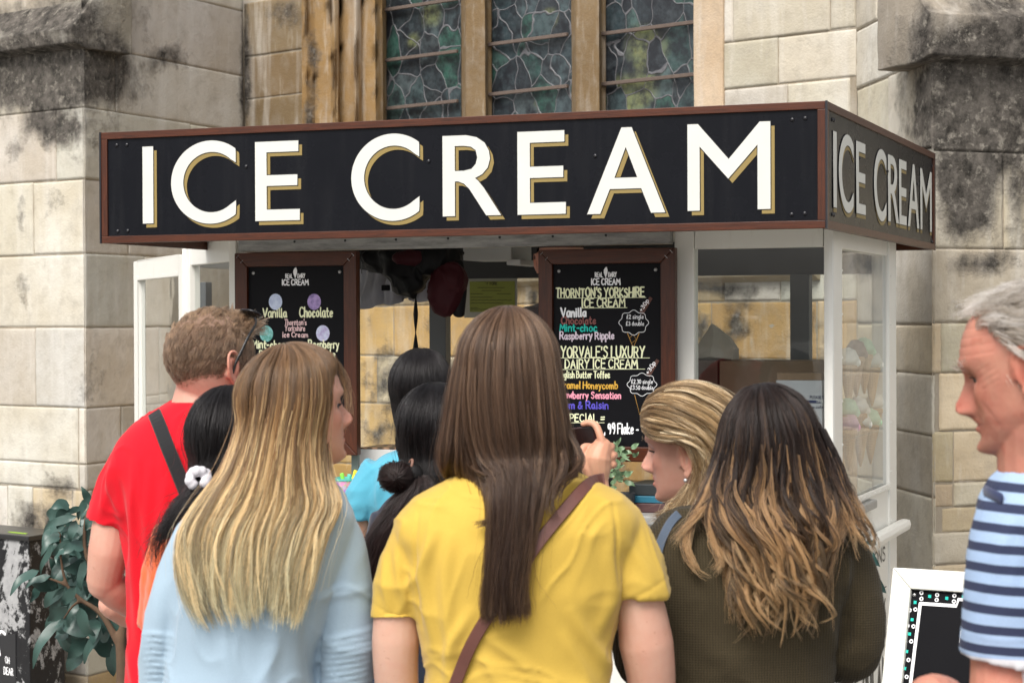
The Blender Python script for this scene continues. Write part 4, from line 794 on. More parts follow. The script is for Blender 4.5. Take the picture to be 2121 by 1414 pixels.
def cloth(name, c, c2=None, rough=.85, weave=900., sheen=.25, var=.10, bump=.25, knit=None, sc=6.):
    t = NT(name); p = t.pos(); n = t.noise(p, sc, 4); f = t.noise(p, weave*.25, 2); c2 = c2 or tuple(x*(1-var) for x in c)
    col = t.mix(n, c, c2); col = t.mix(t.math('MULTIPLY', f, .35), col, tuple(x*.72 for x in c)); h = f
    if knit:
        w1 = t.n('TexWave', i_Vector=p, i_Scale=knit, i_Distortion=.6, i_Detail=1., bands_direction='X').outputs['Fac']; w2 = t.n('TexWave', i_Vector=p, i_Scale=knit*1.1, i_Distortion=1.2, bands_direction='Z').outputs['Fac']
        h = t.math('ADD', t.math('MULTIPLY', w1, .8), t.math('MULTIPLY', w2, .5)); col = t.mix(t.ramp(h, [(.1, .75), (.7, 0.)]), col, tuple(x*.35 for x in c))
    t.set(Base_Color=col, Roughness=rough, Specular_IOR_Level=.2, Sheen_Weight=sheen, Sheen_Roughness=.5, Normal=t.bump(h, bump, .002)); return t.m
def legs(parent, x0, Y, zh, hw, m, shoe, dy=0., spread=.0):
    mb = MB()
    for sg in (-1, 1):
        a = np.array([x0+sg*hw*.5, Y+dy, zh]); mb.tube([a+[0, 0, .02], a+[sg*.01, 0, -.15], a+[sg*.015, -.01, -zh*.48], a+[sg*.02, .0, -zh+.22], a+[sg*.02, .01, -zh+.05]], [.092, .088, .062, .052, .045], 16)
    mb.ell((x0, Y+dy, zh+.03), (hw*1.02, .11, .10)); me = voxel(mb, 'trousers', .012, 3); folds(me, Y, [], 3, .005, 9); obj('trousers', me, m, parent)
    for sg in (-1, 1):
        mb = MB(); p = np.array([x0+sg*(hw*.5+.02), Y+dy+.03, .0]); mb.loft([[(p[0]+w*math.cos(t), p[1]+yy*1., max(.003, h*(.5+.5*math.sin(t)))) for t in np.linspace(0, 2*math.pi, 15)[:-1]] for yy, w, h in ((-.105, .02, .06), (-.09, .034, .09), (-.03, .038, .10), (.04, .042, .075), (.10, .045, .055), (.14, .036, .04), (.155, .015, .025))]); mb.build('shoe', shoe, parent, smooth=True)
SHOE = plain('dark_shoe', (.04, .04, .045), .5); DENIM = cloth('dark_denim', (.035, .05, .085), rough=.9); BLACKT = cloth('black_cloth', (.018, .018, .02))
# ---- hair
def hairmat(name, stops, rough=.32, rad=.45, var=.35, coat=.0, streak=None, sr=(0, .01), ior=1.42, lk=.62):
    t = NT(name); t.t.nodes.remove(t.b); h = t.n('BsdfHairPrincipled'); a = t.attr('tt').outputs['Fac']; r = t.n('HairInfo').outputs['Random']
    f = t.math('ADD', a, t.math('MULTIPLY', t.math('SUBTRACT', r, .5), var)); col = t.ramp(f, stops)
    s = t.attr('lock').outputs['Fac']; col = t.mix(t.ramp(s, [(.30, lk), (.62, 0.)]), col, tuple(x*.30 for x in stops[0][1]))
    if streak: col = t.mix(t.math('MULTIPLY', t.ramp(s, [(.60, 0.), (.85, .85)]), t.ramp(f, [(sr[0], 0.), (sr[1], 1.)])), col, streak)
    t.l(col, h.inputs['Color']); h.inputs['Roughness'].default_value = rough; h.inputs['Radial Roughness'].default_value = rad; h.inputs['Coat'].default_value = coat; h.inputs['IOR'].default_value = ior
    pb = t.n('BsdfPrincipled', i_Base_Color=col, i_Roughness=.42, i_Specular_IOR_Level=.22); mx = t.n('MixShader', i_0=.62, i_1=h.outputs[0], i_2=pb.outputs[0])
    t.l(mx.outputs[0], t.t.nodes['Material Output'].inputs[0]); return t.m
def strands(name, P, rad, TT, lock, m, parent):
    """P (n,k,3) points"""
    n, k, _ = P.shape; hc = bpy.data.hair_curves.new(name); hc.add_curves([k]*n); hc.attributes['position'].data.foreach_set('vector', P.astype(np.float32).ravel())
    ra = hc.attributes.get('radius') or hc.attributes.new('radius', 'FLOAT', 'POINT'); ra.data.foreach_set('value', np.broadcast_to(rad, (n, k)).astype(np.float32).ravel())
    a = hc.attributes.new('tt', 'FLOAT', 'POINT'); a.data.foreach_set('value', TT.astype(np.float32).ravel()); a = hc.attributes.new('lock', 'FLOAT', 'CURVE'); a.data.foreach_set('value', lock.astype(np.float32).ravel())
    hc.materials.append(m); o = bpy.data.objects.new(name, hc); return link(o, parent)
def rows2guides(rows, ng=15):
    """rows (xl,yl,xr,yr,base,bulge[,sag]) -> guides over a dome; base/bulge in metres towards the camera"""
    G = []; a = np.linspace(0, math.pi, ng)
    for t in a:
        g = []
        for r in rows:
            xl, yl, xr, yr, b0, bl = r[:6]; sag = r[6] if len(r) > 6 else 0; u = (1-math.cos(t))/2; g.append((xl+(xr-xl)*u, yl+(yr-yl)*u+sag*math.sin(t), -(b0+bl*math.sin(t))))
        G.append(g)
    return G
def guides3d(G, Y, k=26):
    out = []
    for g in G:
        P = np.array([at(x, y, Y+d) for x, y, d in g]); out.append(cubic(np.arange(len(P)), P, np.linspace(0, len(P)-1, k)))
    return np.array(out)                               # (ng, k, 3)
def guard(P, fr, mg):
    """keeps hair outside the skull"""
    if fr is None: return P
    c, M = fr; Mi = np.linalg.inv(M); q = (P-c)@Mi.T; k = np.linalg.norm(M[:, 0]); R = np.array([.0765, .1, .0885])+mg/k; d = q-np.array([0, -.001, .0275]); r = np.linalg.norm(d/R, axis=-1, keepdims=True); w = sstep(-.10, -.035, q[..., 2:])*(1-sstep(.0, .04, q[..., 1:2])*(1-sstep(.05, .085, q[..., 2:]))); d = np.where(r < 1, d*(1-w)+w*d/np.maximum(r, .2), d)
    return (d+np.array([0, -.001, .0275]))@M.T+c
def hair_sheet(par, G, Y, n, m, seed=1, thick=.022, wave=0., wfreq=2., frizz=.002, nclump=60, clump=.5, rad=.00055, tt=(0, 1), cut=.12, tipw=.25, k=26, under=None, fly=.02, uexp=1., clump0=.12, fr=None, st=0.):
    """strands spread over a guide surface, gathered into locks; optional solid volume below"""
    g = np.random.default_rng(seed); A = guides3d(G, Y, k); A = guard(A, fr, .016); ng = len(A); U = np.linspace(0, 1, ng)
    cu = g.random(nclump); cl = g.random(nclump); cph = g.random((nclump, 2))*6.28; camp = g.uniform(.4, 1.3, nclump); clen = g.uniform(1-cut*1.2, 1, nclump)
    u = g.random(n); ci = np.argmin(np.abs(u[:, None]-cu[None])+g.random((n, nclump))*.03, 1)
    def samp(uu): x = np.clip(uu, 0, 1)*(ng-1); i = np.minimum(x.astype(int), ng-2); f = (x-i)[:, None, None]; return A[i]*(1-f)+A[i+1]*f
    t = np.linspace(0, 1, k); ln = clen[ci]*(1-cut*.6*g.random(n)); ln = np.minimum(ln, 1)
    base = samp(u); cent = samp(cu)[ci]; w = clump0+(1-clump0)*t**1.3; P = base+(cent-base)*(clump*w)[None, :, None]
    # shorten by re-sampling along t
    s0 = st*g.random((n, 1)); tp = (s0+t[None]*np.maximum(ln[:, None]-s0, .05))*(k-1); i = np.minimum(tp.astype(int), k-2); f = (tp-i)[..., None]; r = np.arange(n)[:, None]; P = P[r, i]*(1-f)+P[r, i+1]*f
    c0 = A.mean(0)[:, :][None]; depth = g.random(n)**1.3*.5+.5*g.random(nclump)[ci]; inn = depth*thick
    mid = A.mean(axis=(0, 1)); P[..., 1] += (inn[:, None]*(.25+.75*np.sin(np.pi*np.clip(t*1.1+.08, 0, 1)))[None])
    cx = P[..., 0].mean(); 
    ph = cph[ci]; tw = (t[None]**1.5)*wave*camp[ci][:, None]; s1 = np.sin(ph[:, :1]+t[None]*wfreq*6.28*(.8+.4*cl[ci][:, None])); s2 = np.cos(ph[:, 1:]+t[None]*wfreq*6.28)
    P[..., 0] += tw*s1; P[..., 1] -= np.abs(tw*.5)*(s2*.5+.5); P[..., 2] += tw*.25*s2
    fz = np.cumsum(g.normal(size=(n, k, 3)), 1)/math.sqrt(k)*frizz; P += fz*(t[None, :, None]*.8+.2)
    nf = int(n*fly); 
    if nf: P[:nf] += np.cumsum(np.cumsum(g.normal(size=(nf, k, 3)), 1), 1)/k**1.5*.035*np.array([1, .6, .5])-np.array([0, .004, -.002])
    P[nf:] = guard(P[nf:], fr, .007)
    R = rad*g.uniform(.6, 1.3, n)[:, None]*(1-(1-tipw)*t[None]**3); R[:nf] *= .5
    T = tt[0]+(tt[1]-tt[0])*tp/(k-1); lock = .72*cl[ci]+.28*g.random(n)
    hm = par
    if under is not None:
        B = A.copy(); ce = A.mean(0)[None]; B = B+(ce-B)*.06; B[..., 1] += .010+thick*.75; B = guard(B, fr, .004); C = B.copy(); C[..., 1] += under[1]
        mb = MB(); kk = int(k*under[2]); secs = [np.concatenate([B[:, j], C[::-1, j]]) for j in range(0, kk)]; mb.loft(secs); me = voxel(mb, 'hair', .006, 6); hm = obj('hair', me, under[0], par)
    return strands('strand_layer', P, R, T, lock, m, hm), hm
def locks(par, G, Y, nl, per, m, seed=1, r0=.007, wave=.01, wfreq=1.5, st=(0, .3), en=(.8, 1.), tt=(0, 1), rad=.0005, k=30, fr=None, out=(0, .012), curl=0., urange=(0, 1), name='strand_layer'):
    """separate rope-like locks laid over a hair sheet"""
    g = np.random.default_rng(seed); A = guard(guides3d(G, Y, 40), fr, .016); ng = len(A); P, T, L = [], [], []; t = np.linspace(0, 1, k)
    for i in range(nl):
        u = g.uniform(*urange)*(ng-1); a = min(int(u), ng-2); c = A[a]*(1-u+a)+A[a+1]*(u-a); s, e = g.uniform(*st), g.uniform(*en); tp = (s+(e-s)*t)*39; j = np.minimum(tp.astype(int), 38); f = (tp-j)[:, None]; C = c[j]*(1-f)+c[j+1]*f
        gl = (tp/39)**1.4; am = wave*g.uniform(.3, 1.5); ph = g.uniform(0, 6.28, 2); w = wfreq*6.28*g.uniform(.75, 1.35); C = C+np.stack([am*gl*np.sin(ph[0]+w*t), -g.uniform(*out)-.6*am*gl*np.cos(ph[0]+w*t), curl*gl*np.sin(ph[1]+w*t)], 1)
        lv = g.random(); n = int(per*g.uniform(.5, 1.4)); q = np.sqrt(g.random(n)); p0 = g.uniform(0, 6.28, n); r = r0*g.uniform(.6, 1.35)*(np.clip(t*6, .25, 1)*(1-.78*t**1.6)); an = p0[:, None]+(1.2+g.random())*t[None]*3
        O = (q[:, None]*r[None])[..., None]*np.stack([np.cos(an), .6*np.sin(an), .25*np.sin(an)], -1); en_ = 1-.34*g.random((n, 1))**1.5; B = C[None]+O; tq = t[None]*en_*(k-1); j = np.minimum(tq.astype(int), k-2); f = (tq-j)[..., None]; ii = np.arange(n)[:, None]; B = B[ii, j]*(1-f)+B[ii, j+1]*f
        B += np.cumsum(g.normal(size=B.shape), 1)/k*.009; P.append(B); T.append(np.broadcast_to(tt[0]+(tt[1]-tt[0])*tp/39, (n, k))); L.append(np.clip(lv*.85+.15*g.random(n), 0, 1))
    P = guard(np.concatenate(P), fr, .008); T = np.concatenate(T); L = np.concatenate(L); R = rad*g.uniform(.6, 1.2, len(P))[:, None]*(1-.6*t[None]**3); return strands(name, P, R, T, L, m, par)
def solid_hair(name, c): t = NT(name); p = t.pos(); t.set(Base_Color=t.mix(t.noise(t.vm(p, (6, 6, .6)), 40, 4), tuple(x*.6 for x in c), c), Roughness=.55, Specular_IOR_Level=.3); return t.m
def fuzz(par, fr, n, region, length, direc, m, seed, rad=.0004, k=7, off=.0, frizz=.004, sx=1., tt=(0, 1), name='strand_layer', nclump=90, clump=.5, curl=0.):
    """short hair rooted on the scalp of head frame fr; region/length/direc act on head-local points"""
    g = np.random.default_rng(seed); c, M = fr; v = g.normal(size=(n*5, 3)); v /= np.linalg.norm(v, axis=1)[:, None]
    q = v*np.array([.0775, .098, .088])*sx; q[:, 2] += .027; q[:, 1] = np.where(v[:, 1] > 0, q[:, 1]*.96, q[:, 1]*1.03); q = q[region(q)][:n]; n = len(q); nn = q-np.array([0, 0, .01]); nn /= np.linalg.norm(nn, axis=1)[:, None]
    L = length(q)*g.uniform(.7, 1.15, n); d = direc(q); d = d/np.linalg.norm(d, axis=1)[:, None]; cc = q[g.integers(0, n, nclump)]; ci = np.argmin(((q[:, None]-cc[None])**2).sum(-1), 1); cj = g.normal(size=(nclump, 3))*.5
    d = d+cj[ci]*.35; d -= nn*((d*nn).sum(1))[:, None]*.6; d /= np.linalg.norm(d, axis=1)[:, None]; t = np.linspace(0, 1, k)[None, :, None]
    P = q[:, None]+nn[:, None]*(off+L[:, None, None]*(.75*t-.5*t*t))+d[:, None]*L[:, None, None]*(.25*t+.75*t*t)
    P = P+(cc[ci]-q)[:, None]*clump*t*t*.8; ph = g.random(nclump)[ci]*6.28
    if curl: P = P+curl*(np.sin(ph[:, None]+t[..., 0]*5)[..., None]*d[:, None][..., [1, 2, 0]]+np.cos(ph[:, None]+t[..., 0]*5)[..., None]*nn[:, None])*t
    P = P+np.cumsum(g.normal(size=P.shape), 1)/k*frizz; P = P@M.T+c; lock = .5*g.random(nclump)[ci]+.5*g.random(n)
    return strands(name, P, rad*(1-.6*t[..., 0]**2), tt[0]+(tt[1]-tt[0])*t[..., 0]*np.ones((n, 1)), lock, m, par)
def scalp(par, fr, m, region, grow=.004, sx=1.):
    c, M = fr; mb = MB(); mb.ell((0, 0, 0), (1, 1, 1), None, 64, 48); v = np.concatenate(mb.v); q = v*np.array([.0765+grow, .097+grow, .0875+grow])*sx; q[:, 2] += .027; q[:, 1] = np.where(v[:, 1] > 0, q[:, 1]*.97, q[:, 1]*1.03); keep = region(q); q = q-np.where(keep, 0, .02)[:, None]*v
    m2 = MB(); fs = [f for f in mb.f if all(keep[i] for i in f)]; m2.add(q@M.T+c, fs); me = m2.mesh('hair', False); bm = bmesh.new(); bm.from_mesh(me); bmesh.ops.delete(bm, geom=[v for v in bm.verts if not v.link_faces], context='VERTS'); bm.to_mesh(me); bm.free(); me.polygons.foreach_set('use_smooth', [True]*len(me.polygons)); return obj('hair', me, m, par)
def strap(name, label, cat, bv, pts, w, m, th=.004, dfl=None, Y=3.4):
    Q = spline(np.array(pts, float), 5); P = []; last = None
    for x, y in Q:
        p = onsurf(bv, x, y, .004)
        if p is None: p = at(x, y, last[1] if last is not None else Y)
        P.append(p); last = p
    P = np.array(P)
    for it in range(5): P[1:-1] = (P[:-2]+2*P[1:-1]+P[2:])/4
    P[:, 1] -= .003
    T = np.gradient(P, axis=0); T /= np.linalg.norm(T, axis=1)[:, None]; N = np.array([0, -1., .15]); N = N/np.linalg.norm(N); secs = []
    for p, t in zip(P, T):
        b = np.cross(t, N); b /= np.linalg.norm(b); n = np.cross(b, t); n = n if n@N > 0 else -n; secs.append([p+b*w/2+n*th*.2, p+b*w/2*.85+n*th, p-b*w/2*.85+n*th, p-b*w/2+n*th*.2, p-b*w/2-n*th*.6, p+b*w/2-n*th*.6])
    mb = MB(); mb.loft(secs); o = mb.build(name, m, None, bevel=0); return tag(o, label, cat)
# ================================================================ the people
# ---- woman in the yellow t-shirt
Y = 3.40
mb = MB(); fr = head(mb, at(1052, 788, Y), (.12, 1.), tilt=.05, k=.95, ears=(1, 1)); limb(mb, Y, [(1052, 850, .01), (1052, 930, .0), (1054, 1000, .0)], [.056, .055, .066])
YR = [(950, 1018, 1092, .045, .05), (966, 975, 1138, .06, .06), (985, 930, 1195, .075, .07), (1010, 885, 1255, .09, .085), (1045, 840, 1305, .105, .10), (1090, 812, 1325, .115, .115), (1160, 832, 1302, .12, .125), (1260, 850, 1275, .11, .125), (1340, 868, 1256, .10, .115), (1414, 880, 1252, .10, .11), (1520, 866, 1270, .115, .12), (1640, 850, 1290, .13, .12)]
torso(mb, Y, [(py, xl+34, xr-34, b-.022, f-.022) for py, xl, xr, b, f in YR[2:]])
limb(mb, Y, [(890, 1115, .02), (828, 1200, .0), (820, 1320, .01), (822, 1420, .03), (840, 1600, .08)], [.030, .034, .0415, .038, .03]); limb(mb, Y, [(1255, 1110, .02), (1316, 1220, 0), (1338, 1330, .01), (1350, 1430, .03), (1345, 1600, .08)], [.034, .040, .0475, .041, .032])
gy = body('person in yellow t-shirt seen from behind, long straight brown hair and a brown bag strap', mb, FAIR, .0045, fr)
mb = MB(); torso(mb, Y, YR[1:]); sleeve(mb, Y, [(888, 1088, 0), (848, 1175, 0), (818, 1278, 0)], [.058, .053, .0415], tilt=-.012); sleeve(mb, Y, [(1254, 1088, 0), (1290, 1150, 0), (1321, 1232, 0)], [.060, .056, .0535], tilt=.022)
me = voxel(mb, 'shirt', .0045, 12)
folds(me, Y, [([(905, 1090), (880, 1180), (900, 1330)], .010, .009), ([(935, 1100), (925, 1200), (945, 1400)], .012, .008), ([(975, 1250), (935, 1330), (930, 1414)], .010, .008), ([(1255, 1130), (1262, 1210), (1235, 1290)], .012, .010), ([(1180, 1250), (1240, 1360), (1250, 1414)], .011, .009), ([(1010, 1300), (1080, 1350), (1110, 1400)], .010, .007), ([(1165, 1300), (1200, 1370), (1215, 1414)], .010, .006), ([(868, 1050), (862, 1120), (866, 1210), (872, 1290)], .0035, -.004), ([(1262, 1040), (1270, 1110), (1266, 1200)], .0035, -.004), ([(775, 1247), (815, 1270), (862, 1288)], .0025, -.0022), ([(1262, 1242), (1320, 1222), (1374, 1192)], .0025, -.0022), ([(820, 1120), (830, 1190), (845, 1250)], .008, .006), ([(795, 1150), (800, 1210), (806, 1255)], .007, .005), ([(1290, 1110), (1330, 1170), (1350, 1200)], .010, .005), ([(990, 1320), (1040, 1400), (1050, 1440)], .012, .007)], 11, .0072, 6)
shy = obj('shirt', me, cloth('yellow_cotton', (.545, .36, .058), (.59, .40, .078), sheen=.15, weave=1400, bump=.12), gy); legs(gy, at(1070, 1500, Y)[0], Y, .93, .165, DENIM, SHOE)
HB = hairmat('brown_hair', [(0., (.13, .074, .046)), (.35, (.115, .064, .038)), (.62, (.055, .029, .018)), (1., (.030, .015, .011))], .26, .35, .18, streak=(.17, .10, .06), lk=.7); UB = solid_hair('brown_hair_mass', (.030, .018, .013))
rows = [(1042, 641, 1060, 640, 0, .0), (1006, 650, 1098, 648, 0, .05), (966, 688, 1136, 682, 0, .088), (944, 740, 1155, 735, 0, .108), (931, 800, 1166, 800, 0, .117), (918, 880, 1177, 880, 0, .117), (908, 945, 1186, 940, 0, .112)]
G = rows2guides(rows, 17); NG = len(G)
for i, g_ in enumerate(G):
    u = i/(NG-1); v = (u-.22)/.58
    if 0 <= v <= 1:
        for j, w in ((4, .08), (5, .30), (6, .62)): x, y, d = g_[j]; g_[j] = (x+(1008+134*v-x)*w, y, d-.004*w)
for i, g_ in enumerate(G):
    u = i/(NG-1)
    if u < .22: g_ += [(925, 985, -.01-.05*u), (962, 1000, .03), (985, 1030, .10), (1000, 1080, .13), (1000, 1110, .14)]
    elif u > .80: g_ += [(1188-20*(1-u), 985, -.03), (1176, 1010, .02), (1165, 1050, .10), (1155, 1100, .13), (1150, 1130, .14)]
    else:
        v = (u-.22)/.58; bx = math.sin(math.pi*v); g_ += [(1006+134*v, 985-12*bx, -.095-.03*bx), (1010+120*v, 1040, -.125-.016*bx), (1010+102*v, 1120, -.132-.016*bx), (1003+92*v, 1210, -.135-.016*bx), (1000+94*v, 1302, -.132-.012*bx)]
_, hm = hair_sheet(gy, G, Y, 9000, HB, 2, .018, .004, 1., .0025, 150, .34, .00056, (0, 1.05), .10, under=(UB, .10, .52), fr=fr, k=34)
rows = [(985, 700, 1110, 700, 0, .098), (992, 800, 1122, 800, 0, .121), (1000, 880, 1130, 880, -.0, .124), (1010, 950, 1132, 950, .05, .075), (1016, 1010, 1128, 1010, .098, .035), (1014, 1100, 1112, 1100, .113, .028), (1006, 1200, 1090, 1200, .115, .028), (1003, 1300, 1090, 1295, .112, .024)]
hair_sheet(gy, rows2guides(rows[4:]), Y, 1800, HB, 3, .012, .005, 1., .003, 40, .30, .00056, (.5, 1.1), .12, under=(UB, .012, .93), st=.4)
for G_ in ([(1150, 900, -.05), (1160, 960, -.09), (1130, 1040, -.125), (1150, 1090, -.13)], [(1165, 880, -.03), (1195, 950, -.06), (1150, 1010, -.115), (1140, 1060, -.125)], [(1020, 1050, -.125), (1005, 1075, -.125), (968, 1090, -.125)], [(940, 930, -.04), (985, 975, -.09), (1020, 985, -.11), (1050, 970, -.12)]):
    hair_sheet(gy, [G_, [(a+14, b+6, c) for a, b, c in G_]], Y, 60, HB, 5, .004, .003, 1., .004, 6, .3, .0005, (.5, 1), .2)
locks(gy, G, Y, 120, 16, HB, 7, .0036, .004, .8, (0, .45), (.80, 1.), (0, 1.05), .00052, fr=fr, out=(0, .006), urange=(.05, .95)); locks(gy, G, Y, 16, 14, HB, 8, .004, .012, .8, (.3, .6), (.8, 1.02), (0, 1.), .00045, fr=fr, out=(.002, .010), urange=(.22, .85))
strap('bag_strap', 'brown leather bag strap slanting across the back of the yellow t-shirt', 'bag strap', bvh(me), [(1252, 992), (1222, 1002), (1180, 1045), (1125, 1110), (1085, 1165), (1040, 1230), (995, 1300), (960, 1370), (935, 1440)], .021, plain('brown_leather', (.115, .042, .032), .45, .2, 30, .2))
def tint_blonde(q, V, T):
    ax = np.abs(q[:, 0]); w = np.exp(-((ax-.031)/.0125)**2-((q[:, 2]+.0045-.25*(ax-.031)**2*40)/.0013)**2)*(q[:, 1] > .05); return T*(1-.9*w[:, None]*np.array([.85, .9, .9]))
def under_torso(mb, Y, R, q=30, d=.022): torso(mb, Y, [(py, xl+q, xr-q, b-d, f-d) for py, xl, xr, b, f in R])
# ---- blonde woman in the pale blue top
Y = 3.45
BR = [(985, 575, 650, .05, .05), (1005, 520, 690, .07, .065), (1035, 450, 716, .088, .08), (1075, 398, 735, .103, .10), (1140, 368, 728, .115, .12), (1240, 355, 690, .115, .125), (1340, 350, 662, .10, .11), (1414, 345, 655, .10, .11), (1520, 335, 668, .115, .12), (1640, 330, 680, .13, .12)]
mb = MB(); fr = head(mb, at(615, 851, Y), (.90, .43), tilt=-.15, k=.88, nose=.88); limb(mb, Y, [(612, 920, .02), (598, 985, .01), (600, 1030, .01)], [.048, .050, .06]); under_torso(mb, Y, BR[2:])
limb(mb, Y, [(425, 1075, 0), (355, 1240, 0), (328, 1414, .02), (340, 1640, .06)], [.03, .033, .03, .026]); limb(mb, Y, [(692, 1085, 0), (718, 1240, 0), (712, 1414, .02), (690, 1640, .06)], [.03, .036, .032, .026])
bl = body('person in pale blue long sleeved top, blonde hair faded to green tips, face turned right', mb, FAIRB, .0035, fr); eyes(fr, bl, (.12, .16, .2)); lashes(bl, fr, 50, 6)
mb = MB(); torso(mb, Y, BR); sleeve(mb, Y, [(452, 1080, 0), (390, 1165, 0), (347, 1280, 0), (328, 1414, .02), (336, 1600, .06)], [.050, .047, .040, .035, .034]); sleeve(mb, Y, [(668, 1085, 0), (703, 1160, 0), (720, 1280, 0), (714, 1414, .02), (692, 1600, .06)], [.055, .052, .047, .044, .036])
me = voxel(mb, 'shirt', .0045, 12); fo = [([(660, 1180), (648, 1290), (655, 1414)], .012, -.010), ([(385, 1190), (365, 1290), (360, 1414)], .010, -.008), ([(640, 1230), (760, 1215)], .008, .005), ([(480, 1300), (500, 1414)], .015, .006), ([(580, 1310), (560, 1414)], .014, .006)]
for y_ in range(1305, 1420, 13): fo.append(([(300, y_+6), (330, y_), (366, y_+5)], .0040, .0045)); fo.append(([(665, y_+14), (715, y_+4), (772, y_-6)], .0042, .0048))
fo += [([(665, 1225), (720, 1205), (770, 1235)], .004, .004)]
folds(me, Y, fo, 21, .0058, 6); obj('shirt', me, cloth('pale_blue_jersey', (.305, .41, .505), (.34, .445, .535), sheen=.2, weave=1500, bump=.15), bl); legs(bl, at(500, 1500, Y)[0], Y, .92, .15, DENIM, SHOE)
HBL = hairmat('ombre_blonde_hair', [(0., (.24, .145, .085)), (.26, (.15, .078, .036)), (.46, (.36, .185, .07)), (.64, (.72, .50, .24)), (.92, (.82, .76, .50))], .26, .35, .30, streak=(.86, .64, .34), sr=(.28, .5), lk=.7); UBL = solid_hair('ombre_blonde_mass', (.13, .085, .045))
rows = [(583, 717, 602, 716, 0, 0), (545, 733, 655, 727, 0, .052), (513, 772, 684, 756, 0, .09), (498, 835, 690, 822, 0, .107), (484, 905, 676, 905, 0, .112), (458, 975, 680, 985, .03, .09), (412, 1038, 697, 1045, .075, .05), (374, 1105, 676, 1105, .098, .036), (372, 1180, 648, 1180, .108, .030), (390, 1245, 628, 1248, .108, .028), (425, 1310, 612, 1305, .106, .025)]
hair_sheet(bl, rows2guides(rows), Y, 7500, HBL, 12, .022, .008, 1.2, .003, 170, .42, .00062, (0, 1.02), .14, under=(UBL, .05, .86), fr=fr)
locks(bl, rows2guides(rows, 21), Y, 190, 15, HBL, 14, .0036, .005, .9, (0, .5), (.80, 1.), (0, 1.02), .0005, fr=fr, out=(0, .007), urange=(.03, .97)); locks(bl, rows2guides(rows, 21), Y, 60, 10, HBL, 15, .0030, .012, .9, (.3, .6), (.86, 1.0), (0, 1.02), .0005, out=(.002, .012), urange=(.05, .95))
hair_sheet(bl, [[(650, 722, -.03), (690, 745, .0), (714, 800, .03), (716, 860, .03)], [(655, 722, -.02), (700, 752, .02), (722, 830, .05), (712, 930, .05)]], Y, 40, HBL, 13, .004, .006, 1., .006, 8, .3, .0004, (0, .5), .2)
# ---- dark haired person in orange behind her
Y = 3.85
AR = [(1010, 435, 520, .05, .05), (1045, 400, 560, .075, .07), (1090, 350, 600, .10, .09), (1160, 316, 622, .115, .11), (1300, 302, 620, .115, .12), (1414, 305, 615, .11, .12), (1550, 300, 615, .12, .12)]
mb = MB(); fr = head(mb, at(478, 925, Y), (.1, 1.), k=.88); limb(mb, Y, [(476, 985, .01), (476, 1050, 0)], [.05, .056]); under_torso(mb, Y, AR[1:]); 
limb(mb, Y, [(370, 1120, .02), (336, 1230, .01), (338, 1420, .08)], [.028, .032, .03]); limb(mb, Y, [(590, 1085, 0), (606, 1230, 0), (590, 1420, .08)], [.034, .036, .03])
pa = body('person in orange with black hair gathered in a white scrunchie, behind the blonde woman', mb, MIDS, .006, fr); mb = MB(); torso(mb, Y, AR); sleeve(mb, Y, [(372, 1100, 0), (340, 1190, 0), (330, 1300, .02)], [.048, .045, .04]); sleeve(mb, Y, [(586, 1072, 0), (604, 1180, 0), (606, 1300, .02)], [.048, .045, .04]); me = voxel(mb, 'shirt', .006, 5); folds(me, Y, [], 31, .005); obj('shirt', me, cloth('orange_cotton', (.72, .12, .03)), pa); legs(pa, at(455, 1500, Y)[0], Y, .86, .15, DENIM, SHOE)
HK = hairmat('black_hair', [(0., (.016, .014, .015)), (1., (.012, .010, .010))], .22, .35, .3, ior=1.36); UK = solid_hair('black_hair_mass', (.010, .009, .009))
rows = [(462, 806, 492, 806, 0, 0), (430, 832, 530, 828, 0, .06), (405, 890, 552, 885, 0, .095), (399, 945, 556, 945, 0, .105), (402, 985, 540, 985, .01, .095), (400, 1010, 500, 1010, .05, .06)]
hair_sheet(pa, rows2guides(rows), Y, 4200, HK, 31, .02, .006, 1.5, .006, 60, .3, .0005, (0, 1), .1, under=(UK, .09, .97), fly=.05, fr=fr)
hair_sheet(pa, rows2guides([(400, 985, 440, 985, .09, .03), (375, 1030, 450, 1030, .10, .04), (340, 1075, 420, 1085, .115, .035), (305, 1130, 375, 1150, .118, .02), (300, 1185, 345, 1210, .118, .02)]), Y, 900, HK, 32, .02, .012, 1.5, .008, 20, .3, .0005, (0, 1), .3, fly=.06)
mb = MB(); c = at(412, 990, Y-.115)
for a in np.linspace(0, 6.28, 12)[:-1]: mb.ell(c+np.array([.016*math.cos(a), -.004+.008*math.sin(3*a), .014*math.sin(a)]), (.0105, .010, .011), None, 10, 8)
me = voxel(mb, 'scrunchie', .002, 2); obj('scrunchie', me, plain('white_cloth', (.62, .60, .64), .8, .2, 60), pa)
